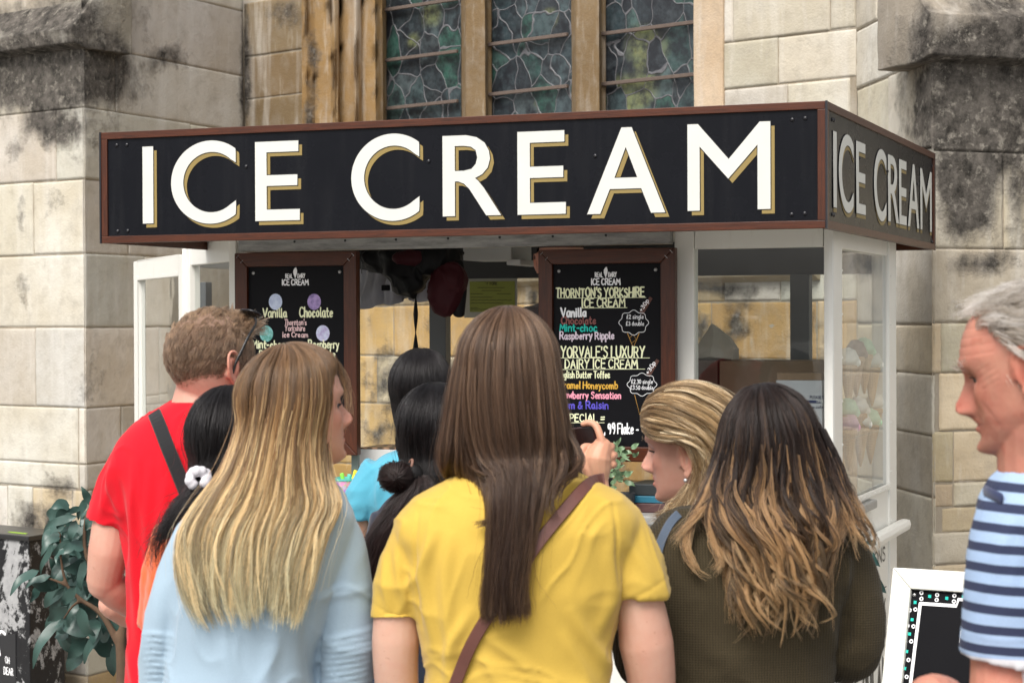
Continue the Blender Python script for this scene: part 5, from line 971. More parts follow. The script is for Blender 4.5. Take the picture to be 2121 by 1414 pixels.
# ---- man in the red t-shirt
Y = 4.10
RR = [(828, 352, 440, .06, .055), (848, 318, 500, .08, .075), (880, 268, 560, .098, .09), (930, 232, 600, .115, .105), (1010, 222, 622, .125, .125), (1100, 250, 612, .125, .135), (1200, 266, 600, .115, .13), (1300, 268, 590, .11, .13), (1414, 264, 590, .115, .13), (1500, 262, 595, .12, .13)]
mb = MB(); fr = head(mb, at(438, 758, Y), (.66, .75), tilt=-.04, k=.965); limb(mb, Y, [(428, 800, .01), (415, 850, .0), (412, 890, .0)], [.060, .062, .075]); under_torso(mb, Y, RR[2:])
limb(mb, Y, [(296, 965, 0), (240, 1060, .0), (226, 1140, .005), (215, 1205, .02)], [.034, .040, .043, .036]); limb(mb, Y, [(215, 1200, .02), (245, 1228, .05), (300, 1262, .15), (340, 1270, .2)], [.036, .036, .031, .026]); limb(mb, Y, [(560, 950, .02), (575, 1100, .05), (560, 1210, .1), (420, 1250, .26), (290, 1275, .27), (232, 1252, .24)], [.034, .04, .037, .034, .031, .030])
rm = body('person in red t-shirt with short brown hair, sunglasses on his head and a black strap', mb, FAIRB, .0035, fr); eyes(fr, rm)
mb = MB(); torso(mb, Y, RR); sleeve(mb, Y, [(302, 945, 0), (260, 1010, .0), (224, 1088, .0)], [.070, .062, .047], tilt=-.008); sleeve(mb, Y, [(545, 925, .0), (572, 1000, .02), (580, 1088, .05)], [.072, .064, .047]); me = voxel(mb, 'shirt', .005, 11)
folds(me, Y, [([(262, 980), (268, 1080), (272, 1180)], .010, -.010), ([(300, 950), (290, 1080), (300, 1300)], .013, .008), ([(330, 960), (325, 1100), (335, 1280)], .013, .008), ([(365, 1000), (352, 1120), (360, 1300)], .012, .007), ([(270, 1330), (300, 1400), (330, 1440)], .012, .006), ([(250, 940), (235, 1010), (215, 1060)], .01, .006)], 41, .0065, 6); shr = me; obj('shirt', me, cloth('red_cotton', (.60, .004, .014), (.66, .006, .02), sheen=.1, weave=1500, bump=.1), rm); legs(rm, at(430, 1450, Y)[0], Y, .95, .16, DENIM, SHOE)
HR = hairmat('light_brown_hair', [(0., (.17, .105, .07)), (.5, (.28, .175, .105)), (1., (.42, .28, .17))], .32, .4, .5); SR2 = solid_hair('light_brown_scalp', (.13, .075, .052)); rt = plain('cropped_hair', (.20, .122, .085), .8, .35, 220, .5, bsc=500)
reg = lambda q: (q[:, 2] > -.062-.25*np.clip(q[:, 1]+.07, 0, 9)+.75*np.clip(q[:, 1]-.004, 0, 9)*1.8+(np.abs(q[:, 1]+.010) < .022)*.045) & (q[:, 1] < .07)
sc = scalp(rm, fr, rt, lambda q: reg(q), .0045); top = lambda q: reg(q) & (q[:, 2] > .050-.12*(q[:, 1] < -.045)*1.)
fuzz(sc, fr, 14000, lambda q: reg(q) & (q[:, 2] < .085), lambda q: .005+.011*sstep(-.03, .06, q[:, 2]), lambda q: np.stack([-.1*np.sign(q[:, 0]), -.35+0*q[:, 1], -.8+0*q[:, 2]], 1), HR, 51, .00036, 5, .003, .0015, nclump=300, clump=.25, tt=(.1, .5))
fuzz(sc, fr, 9000, lambda q: reg(q) & (q[:, 2] > .052), lambda q: .022+.020*sstep(.0, .07, q[:, 1]), lambda q: np.stack([-.45+0*q[:, 0], .8+0*q[:, 1], .25+2.2*np.clip(q[:, 1], 0, 9)], 1), HR, 52, .00042, 11, 0, .003, nclump=240, clump=.7, curl=.0032, tt=(.15, .95))
fuzz(sc, fr, 2200, lambda q: (q[:, 1] > .045) & (q[:, 2] > .060) & (q[:, 1] < .085), lambda q: .042+0*q[:, 1], lambda q: np.stack([.15+0*q[:, 0], 1.2+0*q[:, 1], .35+0*q[:, 2]], 1), HR, 53, .00042, 11, .004, .004, nclump=60, clump=.75, curl=.006, tt=(.2, .9))
c, M = fr; E = lambda P: np.array(P)@M.T+c; sg_ = []
gm = plain('black_plastic', (.012, .012, .014), .2, .1)
mb = MB(); mb.tube(E(spline([(.060, .075, .098), (.076, .062, .086), (.083, .035, .062), (.084, .012, .030), (.083, -.004, .006), (.081, -.010, -.014)], 5)), [(.0022, .0048)]*26, 8); g1 = mb.build('temple', gm, None, smooth=True)
sung = thing('sunglasses', g1.data.vertices[0].co, 'black sunglasses pushed up on the short haired man in red', 'sunglasses'); g1.parent = sung; g1.matrix_parent_inverse = wmat(sung).inverted()
mb = MB(); mb.tube(E(spline([(-.060, .075, .098), (-.076, .062, .086), (-.084, .035, .062), (-.085, .012, .030), (-.083, -.004, .006)], 5)), [(.0022, .0048)]*21, 8); mb.build('temple', gm, sung, smooth=True)
for sg in (-1, 1): mb = MB(); mb.ell(E([(sg*.034, .098-.012, .108)])[0], (.029, .022, .005), M@np.array(Matrix.Rotation(-.5, 3, 'X')), 20, 10); mb.build('lens', plain('dark_lens', (.01, .01, .012), .05, .1), sung, smooth=True)
strap('bag_strap', 'black bag strap slanting across the back of the red t-shirt', 'bag strap', bvh(shr), [(322, 858), (335, 890), (352, 935), (372, 985), (388, 1025), (420, 1110), (460, 1200)], .028, BLACKT, .003)
# ---- girl in the turquoise t-shirt
Y = 5.15
CR = [(928, 838, 915, .045, .045), (944, 795, 945, .065, .06), (966, 768, 975, .08, .075), (1005, 755, 985, .095, .09), (1080, 766, 975, .10, .10), (1250, 778, 965, .095, .10), (1414, 770, 970, .10, .10)]
mb = MB(); fr = head(mb, at(873, 815, Y), (.25, .97), k=.87); limb(mb, Y, [(872, 865, .01), (874, 940, 0)], [.047, .052]); under_torso(mb, Y, CR[1:], 18); limb(mb, Y, [(782, 985, 0), (748, 1070, 0), (755, 1150, .05), (800, 1180, .2)], [.032, .036, .032, .026]); limb(mb, Y, [(960, 985, 0), (985, 1080, 0), (975, 1180, .1)], [.032, .036, .03])
cg = body('person in turquoise t-shirt with sleek black hair, closest to the hatch', mb, TANF, .005, fr); mb = MB(); torso(mb, Y, CR); sleeve(mb, Y, [(795, 975, 0), (762, 1025, 0), (743, 1075, 0)], [.058, .054, .045], tilt=-.012); sleeve(mb, Y, [(950, 975, 0), (978, 1025, 0), (990, 1075, 0)], [.056, .052, .044]); me = voxel(mb, 'shirt', .005, 11)
folds(me, Y, [([(780, 985), (778, 1050), (785, 1100)], .012, -.008), ([(800, 960), (790, 1010), (770, 1050)], .012, .006)], 61, .005, 7); obj('shirt', me, cloth('turquoise_cotton', (.075, .34, .47), (.10, .39, .52)), cg); legs(cg, at(872, 1350, Y)[0], Y, .85, .14, DENIM, SHOE)
rows = [(862, 724, 884, 724, 0, 0), (838, 735, 912, 735, 0, .055), (818, 768, 928, 768, 0, .09), (809, 815, 935, 815, 0, .102), (816, 862, 930, 862, .0, .098), (828, 905, 915, 905, .02, .07), (832, 935, 905, 940, .04, .055)]
hair_sheet(cg, rows2guides(rows), Y, 4200, HK, 62, .018, .002, 1., .003, 60, .25, .0005, (0, 1), .08, under=(UK, .08, .97), fr=fr)
# ---- girl with the black ponytail, taking a picture
Y = 4.45
DR = [(1000, 860, 960, .05, .05), (1020, 820, 1000, .075, .07), (1060, 785, 1040, .10, .09), (1130, 770, 1050, .11, .11), (1260, 790, 1030, .11, .11), (1414, 790, 1030, .11, .12), (1500, 785, 1035, .12, .12)]
mb = MB(); fr = head(mb, at(905, 904, Y), (.35, .94), k=.90); limb(mb, Y, [(905, 960, .01), (905, 1030, 0)], [.05, .056]); under_torso(mb, Y, DR[1:]); limb(mb, Y, [(840, 1100, .02), (812, 1210, .02), (830, 1330, .12)], [.028, .032, .03])
YH = .27                                               # hand is this much nearer the kiosk
limb(mb, Y, [(1020, 1070, 0), (1120, 1160, .08), (1205, 1150, .16), (1240, 1060, YH-.02), (1243, 1000, YH)], [.036, .038, .036, .026, .021])
for p_, r_ in (([(1242, 998, YH), (1240, 975, YH), (1238, 950, YH), (1246, 928, YH+.004)], [.021, .029, .034, .026]), ([(1228, 985, YH), (1216, 968, YH-.004), (1206, 950, YH-.004), (1205, 936, YH), (1211, 926, YH+.004), (1221, 924, YH+.008)], [.018, .016, .012, .0105, .0100, .0085]),
    ([(1247, 926, YH-.004), (1246, 912, YH-.006), (1241, 896, YH-.002), (1236, 884, YH+.004), (1228, 877, YH+.010), (1216, 875, YH+.014), (1208, 878, YH+.015)], [.0125, .0100, .0092, .0092, .0084, .0078, .0068]), ([(1262, 928, YH+.004), (1266, 924, YH+.03), (1255, 928, YH+.05), (1230, 930, YH+.05)], [.012, .0095, .0085, .007]), ([(1268, 944, YH+.004), (1272, 942, YH+.03), (1258, 945, YH+.05), (1235, 946, YH+.05)], [.0115, .0092, .0085, .007]), ([(1268, 962, YH+.004), (1271, 961, YH+.026), (1258, 962, YH+.044), (1238, 962, YH+.045)], [.0105, .0085, .0075, .0065])):
    limb(mb, Y, p_, r_, 12, 4)
pg = body('person with frizzy black hair knotted low, right hand holding up a phone', mb, TANF, .0028, None, smooth=3)
mb = MB(); torso(mb, Y, DR); sleeve(mb, Y, [(815, 1070, 0), (798, 1150, 0), (800, 1230, .02)], [.05, .047, .042]); sleeve(mb, Y, [(1010, 1065, 0), (1075, 1130, .05)], [.05, .045]); me = voxel(mb, 'shirt', .006, 5); folds(me, Y, [], 71, .005); obj('shirt', me, cloth('navy_cotton', (.03, .04, .07)), pg); legs(pg, at(905, 1430, Y)[0], Y, .82, .145, DENIM, SHOE)
rows = [(890, 799, 925, 799, 0, 0), (858, 820, 965, 820, 0, .058), (835, 862, 990, 862, 0, .095), (824, 910, 996, 910, 0, .105), (836, 955, 985, 955, .0, .10), (845, 990, 960, 990, .03, .08), (842, 1012, 935, 1012, .06, .05)]
hair_sheet(pg, rows2guides(rows), Y, 4800, HK, 72, .02, .004, 1.2, .005, 60, .3, .0005, (0, 1), .06, under=(UK, .09, .97), fly=.04, fr=fr)
HDB = hairmat('dark_brown_hair', [(0., (.024, .016, .015)), (1., (.034, .020, .018))], .3, .4, .3)
rows = [(842, 985, 892, 985, .10, .03), (830, 1010, 905, 1010, .105, .05), (800, 1055, 885, 1060, .12, .05), (768, 1115, 850, 1120, .13, .045), (756, 1180, 835, 1190, .13, .035), (760, 1240, 820, 1250, .128, .02), (775, 1300, 812, 1310, .125, .015)]
hair_sheet(pg, rows2guides(rows), Y, 3800, HDB, 73, .03, .010, 1.6, .009, 50, .35, .0005, (0, 1), .12, under=(UK, .04, .9), fly=.05)
mb = MB(); c = at(822, 988, Y-.125); mb.ell(c, (.036, .032, .033), None, 24, 16); mb.ell(c+np.array([.03, .01, .004]), (.028, .026, .028)); me = voxel(mb, 'hair_knot', .004, 3); kn = obj('hair_knot', me, UK, pg); g = np.random.default_rng(3); P = []
for i in range(1500):
    a0 = g.uniform(0, 6.28); tl = g.normal()*.5; t = np.linspace(0, 3.6, 22)+a0; ax = np.array([math.cos(tl), .5*math.sin(tl)*0, math.sin(tl)]); rr = g.uniform(.98, 1.06); u1 = np.array([0, -1., 0]); off = g.normal()*.5
    v_ = np.array([math.cos(off+tl), 0, math.sin(off+tl)]); q = (np.cos(t)[:, None]*u1+np.sin(t)[:, None]*v_); P.append(c+q*np.array([.036, .032, .033])*rr+g.normal(size=3)*.0015+np.cumsum(g.normal(size=(22, 3)), 0)*.0005)
strands('strand_layer', np.array(P), .0005, np.ones((1500, 22))*.5, g.random(1500), HDB, kn)
mb = MB(); c2 = at(848, 968, Y-.118); th = np.linspace(0, 6.28, 20); mb.tube([c2+np.array([.006*math.cos(a)+.004*math.sin(a), -.020*math.sin(a)*.6, .017*math.cos(a)]) for a in th], .0032, 8); mb.build('hair_band', plain('brown_band', (.20, .10, .07), .6), pg, smooth=True)
ph = thing('phone', at(1175, 915, Y+YH+.022), 'smartphone held sideways in a raised hand, dark red glow on its back', 'phone'); d = at(1214, 880, Y+YH+.02)-at(1174, 884, Y+YH+.02); d /= np.linalg.norm(d); upv = np.cross(d, [0, 1., .0]); upv /= np.linalg.norm(upv); upv = upv if upv[2] > 0 else -upv; o_ = at(1234, 881, Y+YH+.018)
mb = MB(); mb.box(o_-d*.146-upv*.072, d*.146, upv*.072, np.array([0, .008, 0])); mb.build('case', plain('dark_red_shell', (.030, .009, .010), .18, .3), ph, bevel=.0034, seg=3)
mb = MB(); mb.box(o_-d*.138-upv*.069-np.array([0, .0008, 0]), d*.130, upv*.066, np.array([0, .0009, 0])); mb.build('screen', plain('dark_screen', (.014, .006, .007), .08, .3), ph)  # red reflection is mixed into the screen's base colour
mb = MB(); mb.box(o_-d*.12+upv*.0002+np.array([0, .002, 0]), d*.02, upv*.0012, np.array([0, .003, 0])); mb.build('side_button', STEEL, ph)
# ---- blonde girl in profile
Y = 3.95
ER = [(1070, 1385, 1470, .05, .05), (1095, 1345, 1520, .075, .07), (1135, 1320, 1560, .10, .09), (1210, 1312, 1575, .11, .11), (1330, 1325, 1560, .10, .11), (1414, 1325, 1560, .11, .12), (1550, 1320, 1565, .12, .12)]
mb = MB(); fr = head(mb, at(1431, 925, Y), (-.94, .34), tilt=.09, k=.93, nose=.88, earz=-.024); limb(mb, Y, [(1440, 985, -.005), (1448, 1060, 0), (1445, 1100, 0)], [.046, .047, .054]); under_torso(mb, Y, ER[1:]); limb(mb, Y, [(1345, 1150, 0), (1330, 1280, 0), (1345, 1420, .08)], [.036, .036, .03]); limb(mb, Y, [(1545, 1150, 0), (1565, 1280, 0), (1550, 1420, .08)], [.036, .036, .03])
bg_ = body('person with swept back blonde hair and a pearl earring, in profile facing left', mb, FAIRB, .0025, fr, tint_blonde); lashes(bg_, fr, 70, 5, -.004, .0095); mb = MB(); torso(mb, Y, ER); sleeve(mb, Y, [(1352, 1135, 0), (1334, 1230, 0), (1330, 1320, .02)], [.05, .047, .042]); sleeve(mb, Y, [(1540, 1135, 0), (1560, 1230, 0), (1566, 1320, .02)], [.05, .047, .042]); me = voxel(mb, 'shirt', .006, 5); folds(me, Y, [], 81, .005); obj('shirt', me, cloth('dark_olive_cotton', (.05, .045, .03)), bg_); legs(bg_, at(1442, 1450, Y)[0], Y, .84, .145, DENIM, SHOE)
HY = hairmat('blonde_hair', [(0., (.28, .17, .085)), (.4, (.56, .38, .19)), (1., (.42, .27, .13))], .26, .35, .6, streak=(.86, .73, .50), lk=.75); UY = solid_hair('blonde_mass', (.16, .105, .06))
G = [[(1330, 893, -.02), (1350, 908, -.062), (1378, 914, -.082), (1406, 913, -.090), (1434, 928, -.088), (1448, 975, -.080), (1432, 1050, -.075)], [(1327, 880, -.015), (1348, 890, -.060), (1385, 898, -.086), (1425, 906, -.096), (1454, 935, -.094), (1460, 1000, -.082), (1440, 1065, -.078)], [(1326, 862, -.005), (1350, 858, -.058), (1395, 870, -.088), (1445, 900, -.096), (1476, 955, -.09), (1470, 1020, -.08), (1445, 1075, -.075)],
 [(1330, 843, .005), (1360, 828, -.045), (1410, 838, -.080), (1465, 875, -.086), (1500, 940, -.07), (1490, 1020, -.07), (1460, 1080, -.07)], [(1340, 823, .02), (1378, 806, -.03), (1430, 808, -.055), (1485, 845, -.055), (1522, 920, -.04), (1512, 1010, -.05), (1478, 1085, -.06)], [(1362, 806, .04), (1400, 794, .0), (1448, 794, -.02), (1500, 828, -.02), (1532, 910, .0), (1522, 1000, -.02), (1490, 1085, -.05)], [(1385, 800, .06), (1420, 795, .04), (1462, 800, .03), (1508, 840, .03), (1535, 915, .03), (1525, 1000, .0), (1495, 1085, -.04)]]
hair_sheet(bg_, G, Y, 6500, HY, 83, .014, .010, 1.6, .006, 60, .6, .0005, (0, 1), .10, under=(UY, .03, .96), fly=.05, fr=fr)
locks(bg_, G, Y, 130, 14, HY, 86, .0038, .015, 1.3, (0, .35), (.7, 1.), (0, 1), .0005, fr=fr, out=(0, .016))
hair_sheet(bg_, [[(1420, 1000, -.085), (1400, 1030, -.095), (1375, 1055, -.10), (1345, 1072, -.10)], [(1450, 1010, -.085), (1430, 1045, -.10), (1405, 1085, -.11), (1385, 1120, -.12)]], Y, 500, HY, 84, .012, .008, 1.4, .006, 16, .4, .0005, (.4, 1), .25, fly=.08)
fuzz(bg_, fr, 420, lambda q: (np.abs(q[:, 2]-.024) < .0035) & (q[:, 1] > .0) & (np.abs(q[:, 0]) > .012), lambda q: .011+0*q[:, 0], lambda q: np.stack([np.sign(q[:, 0])*1., -.5+0*q[:, 1], .2+0*q[:, 2]], 1), hairmat('brow_hair', [(0., (.10, .06, .035)), (1., (.10, .06, .035))]), 85, .0004, 4, .0085, .001)
c, M = fr; mb = MB(); mb.ell(np.array([-.082, -.004, -.066])@M.T+c, (.0042,)*3, None, 12, 8); tag(mb.build('earring', plain('pearl', (.55, .56, .58), .15, .1, metal=.4), None, smooth=True), 'small silver earring in the ear of the blonde girl in profile', 'earring')
# ---- woman in the olive jumper
Y = 3.60
OR = [(1052, 1400, 1560, .055, .055), (1068, 1372, 1640, .07, .065), (1092, 1345, 1712, .088, .08), (1120, 1325, 1752, .10, .095), (1170, 1308, 1775, .115, .115), (1250, 1300, 1752, .12, .125), (1340, 1308, 1728, .115, .125), (1414, 1312, 1722, .115, .12), (1520, 1302, 1735, .125, .125), (1640, 1300, 1745, .13, .13)]
mb = MB(); fr = head(mb, at(1590, 936, Y), (-.12, 1.), k=.93, tilt=.02); limb(mb, Y, [(1565, 1010, .01), (1545, 1065, .005), (1540, 1110, 0)], [.050, .054, .07]); torso(mb, Y, [(1050, 1440, 1620, .06, .05), (1075, 1420, 1660, .078, .06), (1110, 1400, 1690, .092, .07), (1180, 1350, 1720, .09, .09), (1414, 1350, 1690, .09, .09)]); limb(mb, Y, [(1345, 1140, 0), (1322, 1270, 0), (1340, 1380, .06), (1440, 1360, .3)], [.034, .036, .034, .026]); limb(mb, Y, [(1735, 1150, 0), (1768, 1290, 0), (1755, 1360, .03), (1690, 1350, .28)], [.034, .04, .036, .026])
ol = body('person in dark olive knitted jumper with wavy brown hair lightening to caramel', mb, FAIR, .0045, fr); mb = MB(); torso(mb, Y, OR); sleeve(mb, Y, [(1366, 1115, 0), (1330, 1210, 0), (1318, 1300, .0), (1340, 1380, .06), (1440, 1360, .3)], [.056, .052, .048, .046, .036]); sleeve(mb, Y, [(1712, 1125, 0), (1752, 1210, 0), (1769, 1300, 0), (1758, 1362, .03), (1690, 1350, .28)], [.062, .060, .053, .046, .038])
me = voxel(mb, 'jumper', .0045, 12); folds(me, Y, [([(1740, 1230), (1745, 1310), (1722, 1360)], .012, -.012), ([(1690, 1260), (1715, 1330), (1720, 1400)], .012, .007), ([(1745, 1140), (1738, 1200), (1742, 1260)], .006, .004), ([(1420, 1300), (1500, 1350), (1560, 1414)], .02, .006)], 91, .004, 6); sho = me
obj('jumper', me, cloth('olive_knit', (.046, .035, .018), (.060, .046, .025), rough=.95, weave=700, sheen=.06, bump=.6, knit=62), ol); legs(ol, at(1520, 1500, Y)[0], Y, .9, .165, DENIM, SHOE)
HO = hairmat('caramel_hair', [(0., (.028, .019, .017)), (.46, (.034, .020, .015)), (.64, (.115, .058, .030)), (.82, (.32, .185, .088)), (1., (.54, .36, .185))], .28, .35, .40, streak=(.47, .275, .125), sr=(.35, .65), ior=1.34, lk=.8); UO = solid_hair('caramel_mass', (.030, .018, .012))
rows = [(1566, 797, 1590, 796, 0, 0), (1534, 811, 1632, 806, 0, .052), (1507, 850, 1674, 842, 0, .09), (1493, 905, 1704, 898, 0, .11), (1477, 970, 1724, 966, .005, .112), (1458, 1025, 1738, 1025, .03, .095), (1478, 1085, 1738, 1085, .085, .055), (1512, 1140, 1722, 1140, .105, .045), (1522, 1200, 1712, 1200, .115, .040), (1526, 1260, 1708, 1255, .118, .034), (1528, 1330, 1704, 1320, .116, .026)]
RG = rows2guides(rows, 21); hair_sheet(ol, RG, Y, 6000, HO, 92, .024, .016, 1.3, .003, 90, .5, .00055, (0, 1.0), .30, under=(UO, .05, .60), fly=.03, clump0=.08, fr=fr)
locks(ol, RG, Y, 120, 20, HO, 96, .0046, .012, 1.4, (0, .35), (.62, .9), (0, 1.), .0005, fr=fr, out=(0, .010), urange=(.06, .94))
locks(ol, RG, Y, 110, 20, HO, 97, .0052, .026, 1.5, (.30, .55), (.84, 1.0), (.05, 1.08), .0005, out=(.004, .022), curl=.012, urange=(.14, .86))
rows_r = rows2guides([(1675, 880, 1712, 890, .02, .05), (1700, 950, 1738, 955, .02, .05), (1712, 1010, 1760, 1015, .03, .05), (1728, 1060, 1785, 1065, .05, .05), (1752, 1105, 1810, 1115, .07, .04), (1770, 1150, 1818, 1150, .07, .03)]); hair_sheet(ol, rows_r, Y, 800, HO, 93, .025, .010, 1.2, .004, 16, .5, .00055, (.15, .9), .5); locks(ol, rows_r, Y, 26, 16, HO, 98, .004, .010, 1., (0, .3), (.55, 1.05), (.15, 1.), .0005)
for G_ in ([(1482, 950, -.06), (1452, 1020, -.085), (1425, 1075, -.10), (1412, 1130, -.115), (1430, 1175, -.125), (1465, 1200, -.13)], [(1488, 960, -.06), (1470, 1030, -.09), (1440, 1060, -.10), (1405, 1095, -.11), (1375, 1140, -.11)], [(1480, 1010, -.09), (1462, 1060, -.105), (1470, 1120, -.12), (1482, 1160, -.13), (1462, 1195, -.135)]):
    hair_sheet(ol, [G_, [(a+16, b+4, c) for a, b, c in G_]], Y, 60, HO, 94, .006, .005, 1., .004, 5, .4, .0006, (.62, 1.05), .15, st=.2)
strap('bag_strap', 'grey blue bag strap over the shoulder of the olive jumper', 'bag strap', bvh(sho), [(1408, 1066), (1392, 1082), (1376, 1110), (1364, 1145), (1356, 1190), (1350, 1240)], .016, cloth('grey_blue_webbing', (.10, .13, .18)), .003)
# ---- older man in the striped polo
Y = 2.75
MR = [(968, 2085, 2290, .06, .055), (985, 2062, 2340, .075, .07), (1012, 2044, 2400, .09, .09), (1060, 2030, 2450, .11, .115), (1150, 2050, 2440, .125, .14), (1300, 2075, 2420, .13, .15), (1420, 2080, 2420, .13, .15), (1560, 2080, 2420, .13, .15)]
pf = [.0, .028, .046, .062, .074, .088, .097, .0845, .084, .083, .088, .094, .090, .064]
mb = MB(); fr = head(mb, at(2131, 765, Y), (-.91, .42), tilt=.19, k=.94, nose=1.0, prof=pf, jaw=1.06, cran=1., nlow=.006); limb(mb, Y, [(2160, 850, .0), (2165, 940, .0), (2180, 1010, .0)], [.064, .066, .075]); torso(mb, Y, [(985, 2110, 2300, .06, .06), (1012, 2095, 2360, .07, .07), (1060, 2085, 2400, .09, .09), (1300, 2110, 2390, .10, .12), (1560, 2110, 2390, .10, .12)])
limb(mb, Y, [(2115, 1100, -.02), (2094, 1250, -.02), (2086, 1380, -.02), (2070, 1500, -.04)], [.040, .050, .050, .044]); limb(mb, Y, [(2060, 1500, -.04), (2010, 1480, -.14), (1965, 1466, -.22)], [.042, .036, .028]); limb(mb, Y, [(1968, 1466, -.22), (1950, 1454, -.25), (1930, 1446, -.27)], [.028, .034, .032])
for k_, (x, y) in enumerate(((1905, 1426), (1898, 1438), (1896, 1450), (1900, 1462))): limb(mb, Y, [(1930, 1432+k_*9, -.27), (x, y, -.285), (x+6, y+22, -.28), (x+26, y+26, -.265)], [.012, .0105, .0095, .0085], 10)
limb(mb, Y, [(1950, 1436, -.24), (1935, 1424, -.25), (1918, 1418, -.26)], [.014, .012, .010], 10); limb(mb, Y, [(2380, 1100, 0), (2410, 1300, 0), (2400, 1500, 0)], [.045, .05, .04])
def tint_old(q, V, T):  # redness and spots, plus shade painted into eye sockets, nostrils, mouth crease, folds
    ax = np.abs(q[:, 0]); fq = (q[:, 1] > .04)*1.; G2 = lambda x, z, sx, sz: np.exp(-((ax-x)/sx)**2-((q[:, 2]-z)/sz)**2)*fq
    for w_, c_ in ((.75*G2(.030, .006, .020, .007), (.38, .30, .30)), (.6*G2(.022, -.012, .010, .006), (.62, .45, .42)), (.9*G2(.009, -.050, .006, .003), (.22, .12, .10)), (.9*G2(.0, -.067, .028, .0016), (.30, .18, .16)), (.35*np.exp(-((q[:, 2]+.085)/.03)**2)*(q[:, 1] > .0), (.72, .66, .66)), (.55*np.exp(-((q[:, 1]-(.064-.45*np.abs(q[:, 2]+.035)))/.0035)**2)*((q[:, 2] < -.02) & (q[:, 2] > -.08) & (ax > .022))*.4, (.55, .42, .4))): T = T*(1-w_[:, None]*(1-np.array(c_)))
    g = np.exp(-((q[:, 1]-.085)/.03)**2-((q[:, 2]+.07)/.035)**2)*(q[:, 2] < -.02); T = T*(1-.12*g[:, None]); w = np.exp(-((q[:, 1]-.06)/.04)**2-((q[:, 2]-.055)/.03)**2); T = T*(1-.30*w[:, None]*np.array([0, .3, .35]))
    n = np.exp(-((q[:, 1]-.11)/.03)**2-((q[:, 2]+.03)/.02)**2); T = T*(1-.35*n[:, None]*np.array([.05, .45, .45])); sp = (fbm(V, 55, 9, 2) > .42)*.18; T = T*(1-sp[:, None]*np.array([.5, 1, 1])); n = np.exp(-((q[:, 1]+.0)/.05)**2-((q[:, 2]+.10)/.03)**2); return T*(1-.25*n[:, None])
om = body('older person with swept grey hair and striped blue polo shirt, in profile', mb, RUDDY, .0022, fr, tint_old, 2); me = om.data; V = verts(me); q = hloc(V, fr); N = norms(me)
wr = -.0008*np.exp(-((np.abs((q[:, 2]-.045+.06*np.abs(q[:, 0])) % .0125-.006))/.0016)**2)*((q[:, 2] > .03) & (q[:, 2] < .085) & (q[:, 1] > .03)); wr = wr-.0005*np.exp(-((q[:, 1]-(.066-.5*np.abs(q[:, 2]+.035)))/.003)**2)*((q[:, 2] < -.015) & (q[:, 2] > -.075) & (np.abs(q[:, 0]) > .02)); wr = wr-.0005*np.exp(-(((q[:, 2]+.35*(q[:, 1]-.05)) % .009-.0045)/.0015)**2)*((np.abs(q[:, 0]) > .04) & (q[:, 1] > .03) & (q[:, 1] < .062) & (np.abs(q[:, 2]) < .018)); wr = wr+.0007*fbm(V, 60, 3, 3); setverts(me, V+N*wr[:, None]); eyes(fr, om, (.03, .03, .03), plain('shaded_eye', (.13, .10, .085), .3)); lashes(om, fr, 24, 7, .0, .006)
mb = MB(); torso(mb, Y, MR); sleeve(mb, Y, [(2122, 1066, -.02), (2104, 1150, -.025), (2094, 1260, -.025), (2086, 1362, -.02)], [.062, .063, .062, .0625], tilt=.002); sleeve(mb, Y, [(2380, 1070, 0), (2410, 1300, 0)], [.06, .06]); me = voxel(mb, 'polo_shirt', .004, 10); folds(me, Y, [([(2075, 1060), (2050, 1110), (2035, 1160)], .010, .005), ([(2110, 1080), (2100, 1150), (2085, 1200)], .012, -.006)], 101, .0035, 7)
t = NT('striped_jersey'); p = t.pos(); sx_ = t.n('SeparateXYZ', i_Vector=p); nz_ = t.noise(p, 6, 2); zz = t.math('ADD', sx_.outputs[2], t.math('ADD', t.math('MULTIPLY', nz_, .006), t.math('MULTIPLY', sx_.outputs[0], .03))); z0 = at(2060, 1357, Y)[2]
fr_ = t.math('FRACT', t.math('DIVIDE', t.math('SUBTRACT', zz, z0-.06), .0272)); st = t.ramp(fr_, [(.50, (.33, .45, .64)), (.55, (.020, .028, .070)), (.95, (.020, .028, .070)), (1., (.33, .45, .64))]); wl = t.math('LESS_THAN', sx_.outputs[2], z0+.008); f2 = t.noise(p, 400, 2)
t.set(Base_Color=t.mix(t.math('MULTIPLY', f2, .45), t.mix(wl, st, (.62, .63, .66)), (.55, .55, .58), 'MULTIPLY'), Roughness=.9, Sheen_Weight=.03, Normal=t.bump(f2, .3, .002)); shm = me; obj('polo_shirt', me, t.m, om); legs(om, at(2240, 1500, Y)[0], Y, .95, .17, BLACKT, SHOE)
NAVY = cloth('navy_jersey', (.030, .040, .095)); mb = MB(); cc = at(2195, 978, Y); th = np.linspace(0, 6.28, 29); ring = lambda r, h, dx=0: [cc+np.array([r*math.cos(a)+dx, r*.9*math.sin(a), h+.018*math.cos(a)*-1]) for a in th]
mb.loft([np.array(ring(.083, -.012))[:-1], np.array(ring(.079, .022))[:-1], np.array(ring(.074, .024))[:-1], np.array(ring(.078, -.012))[:-1]], False); mb.build('collar', NAVY, om, smooth=True)
bv = bvh(shm); P = [onsurf(bv, x, y, .004) for x, y in ((2032, 1014), (2045, 1018), (2060, 1026), (2078, 1036))]; P = [p_ for p_ in P if p_ is not None]
if len(P) > 1: mb = MB(); mb.tube(P, [(.003, .008)]*len(P), 8); mb.build('shoulder_tab', NAVY, om, smooth=True)
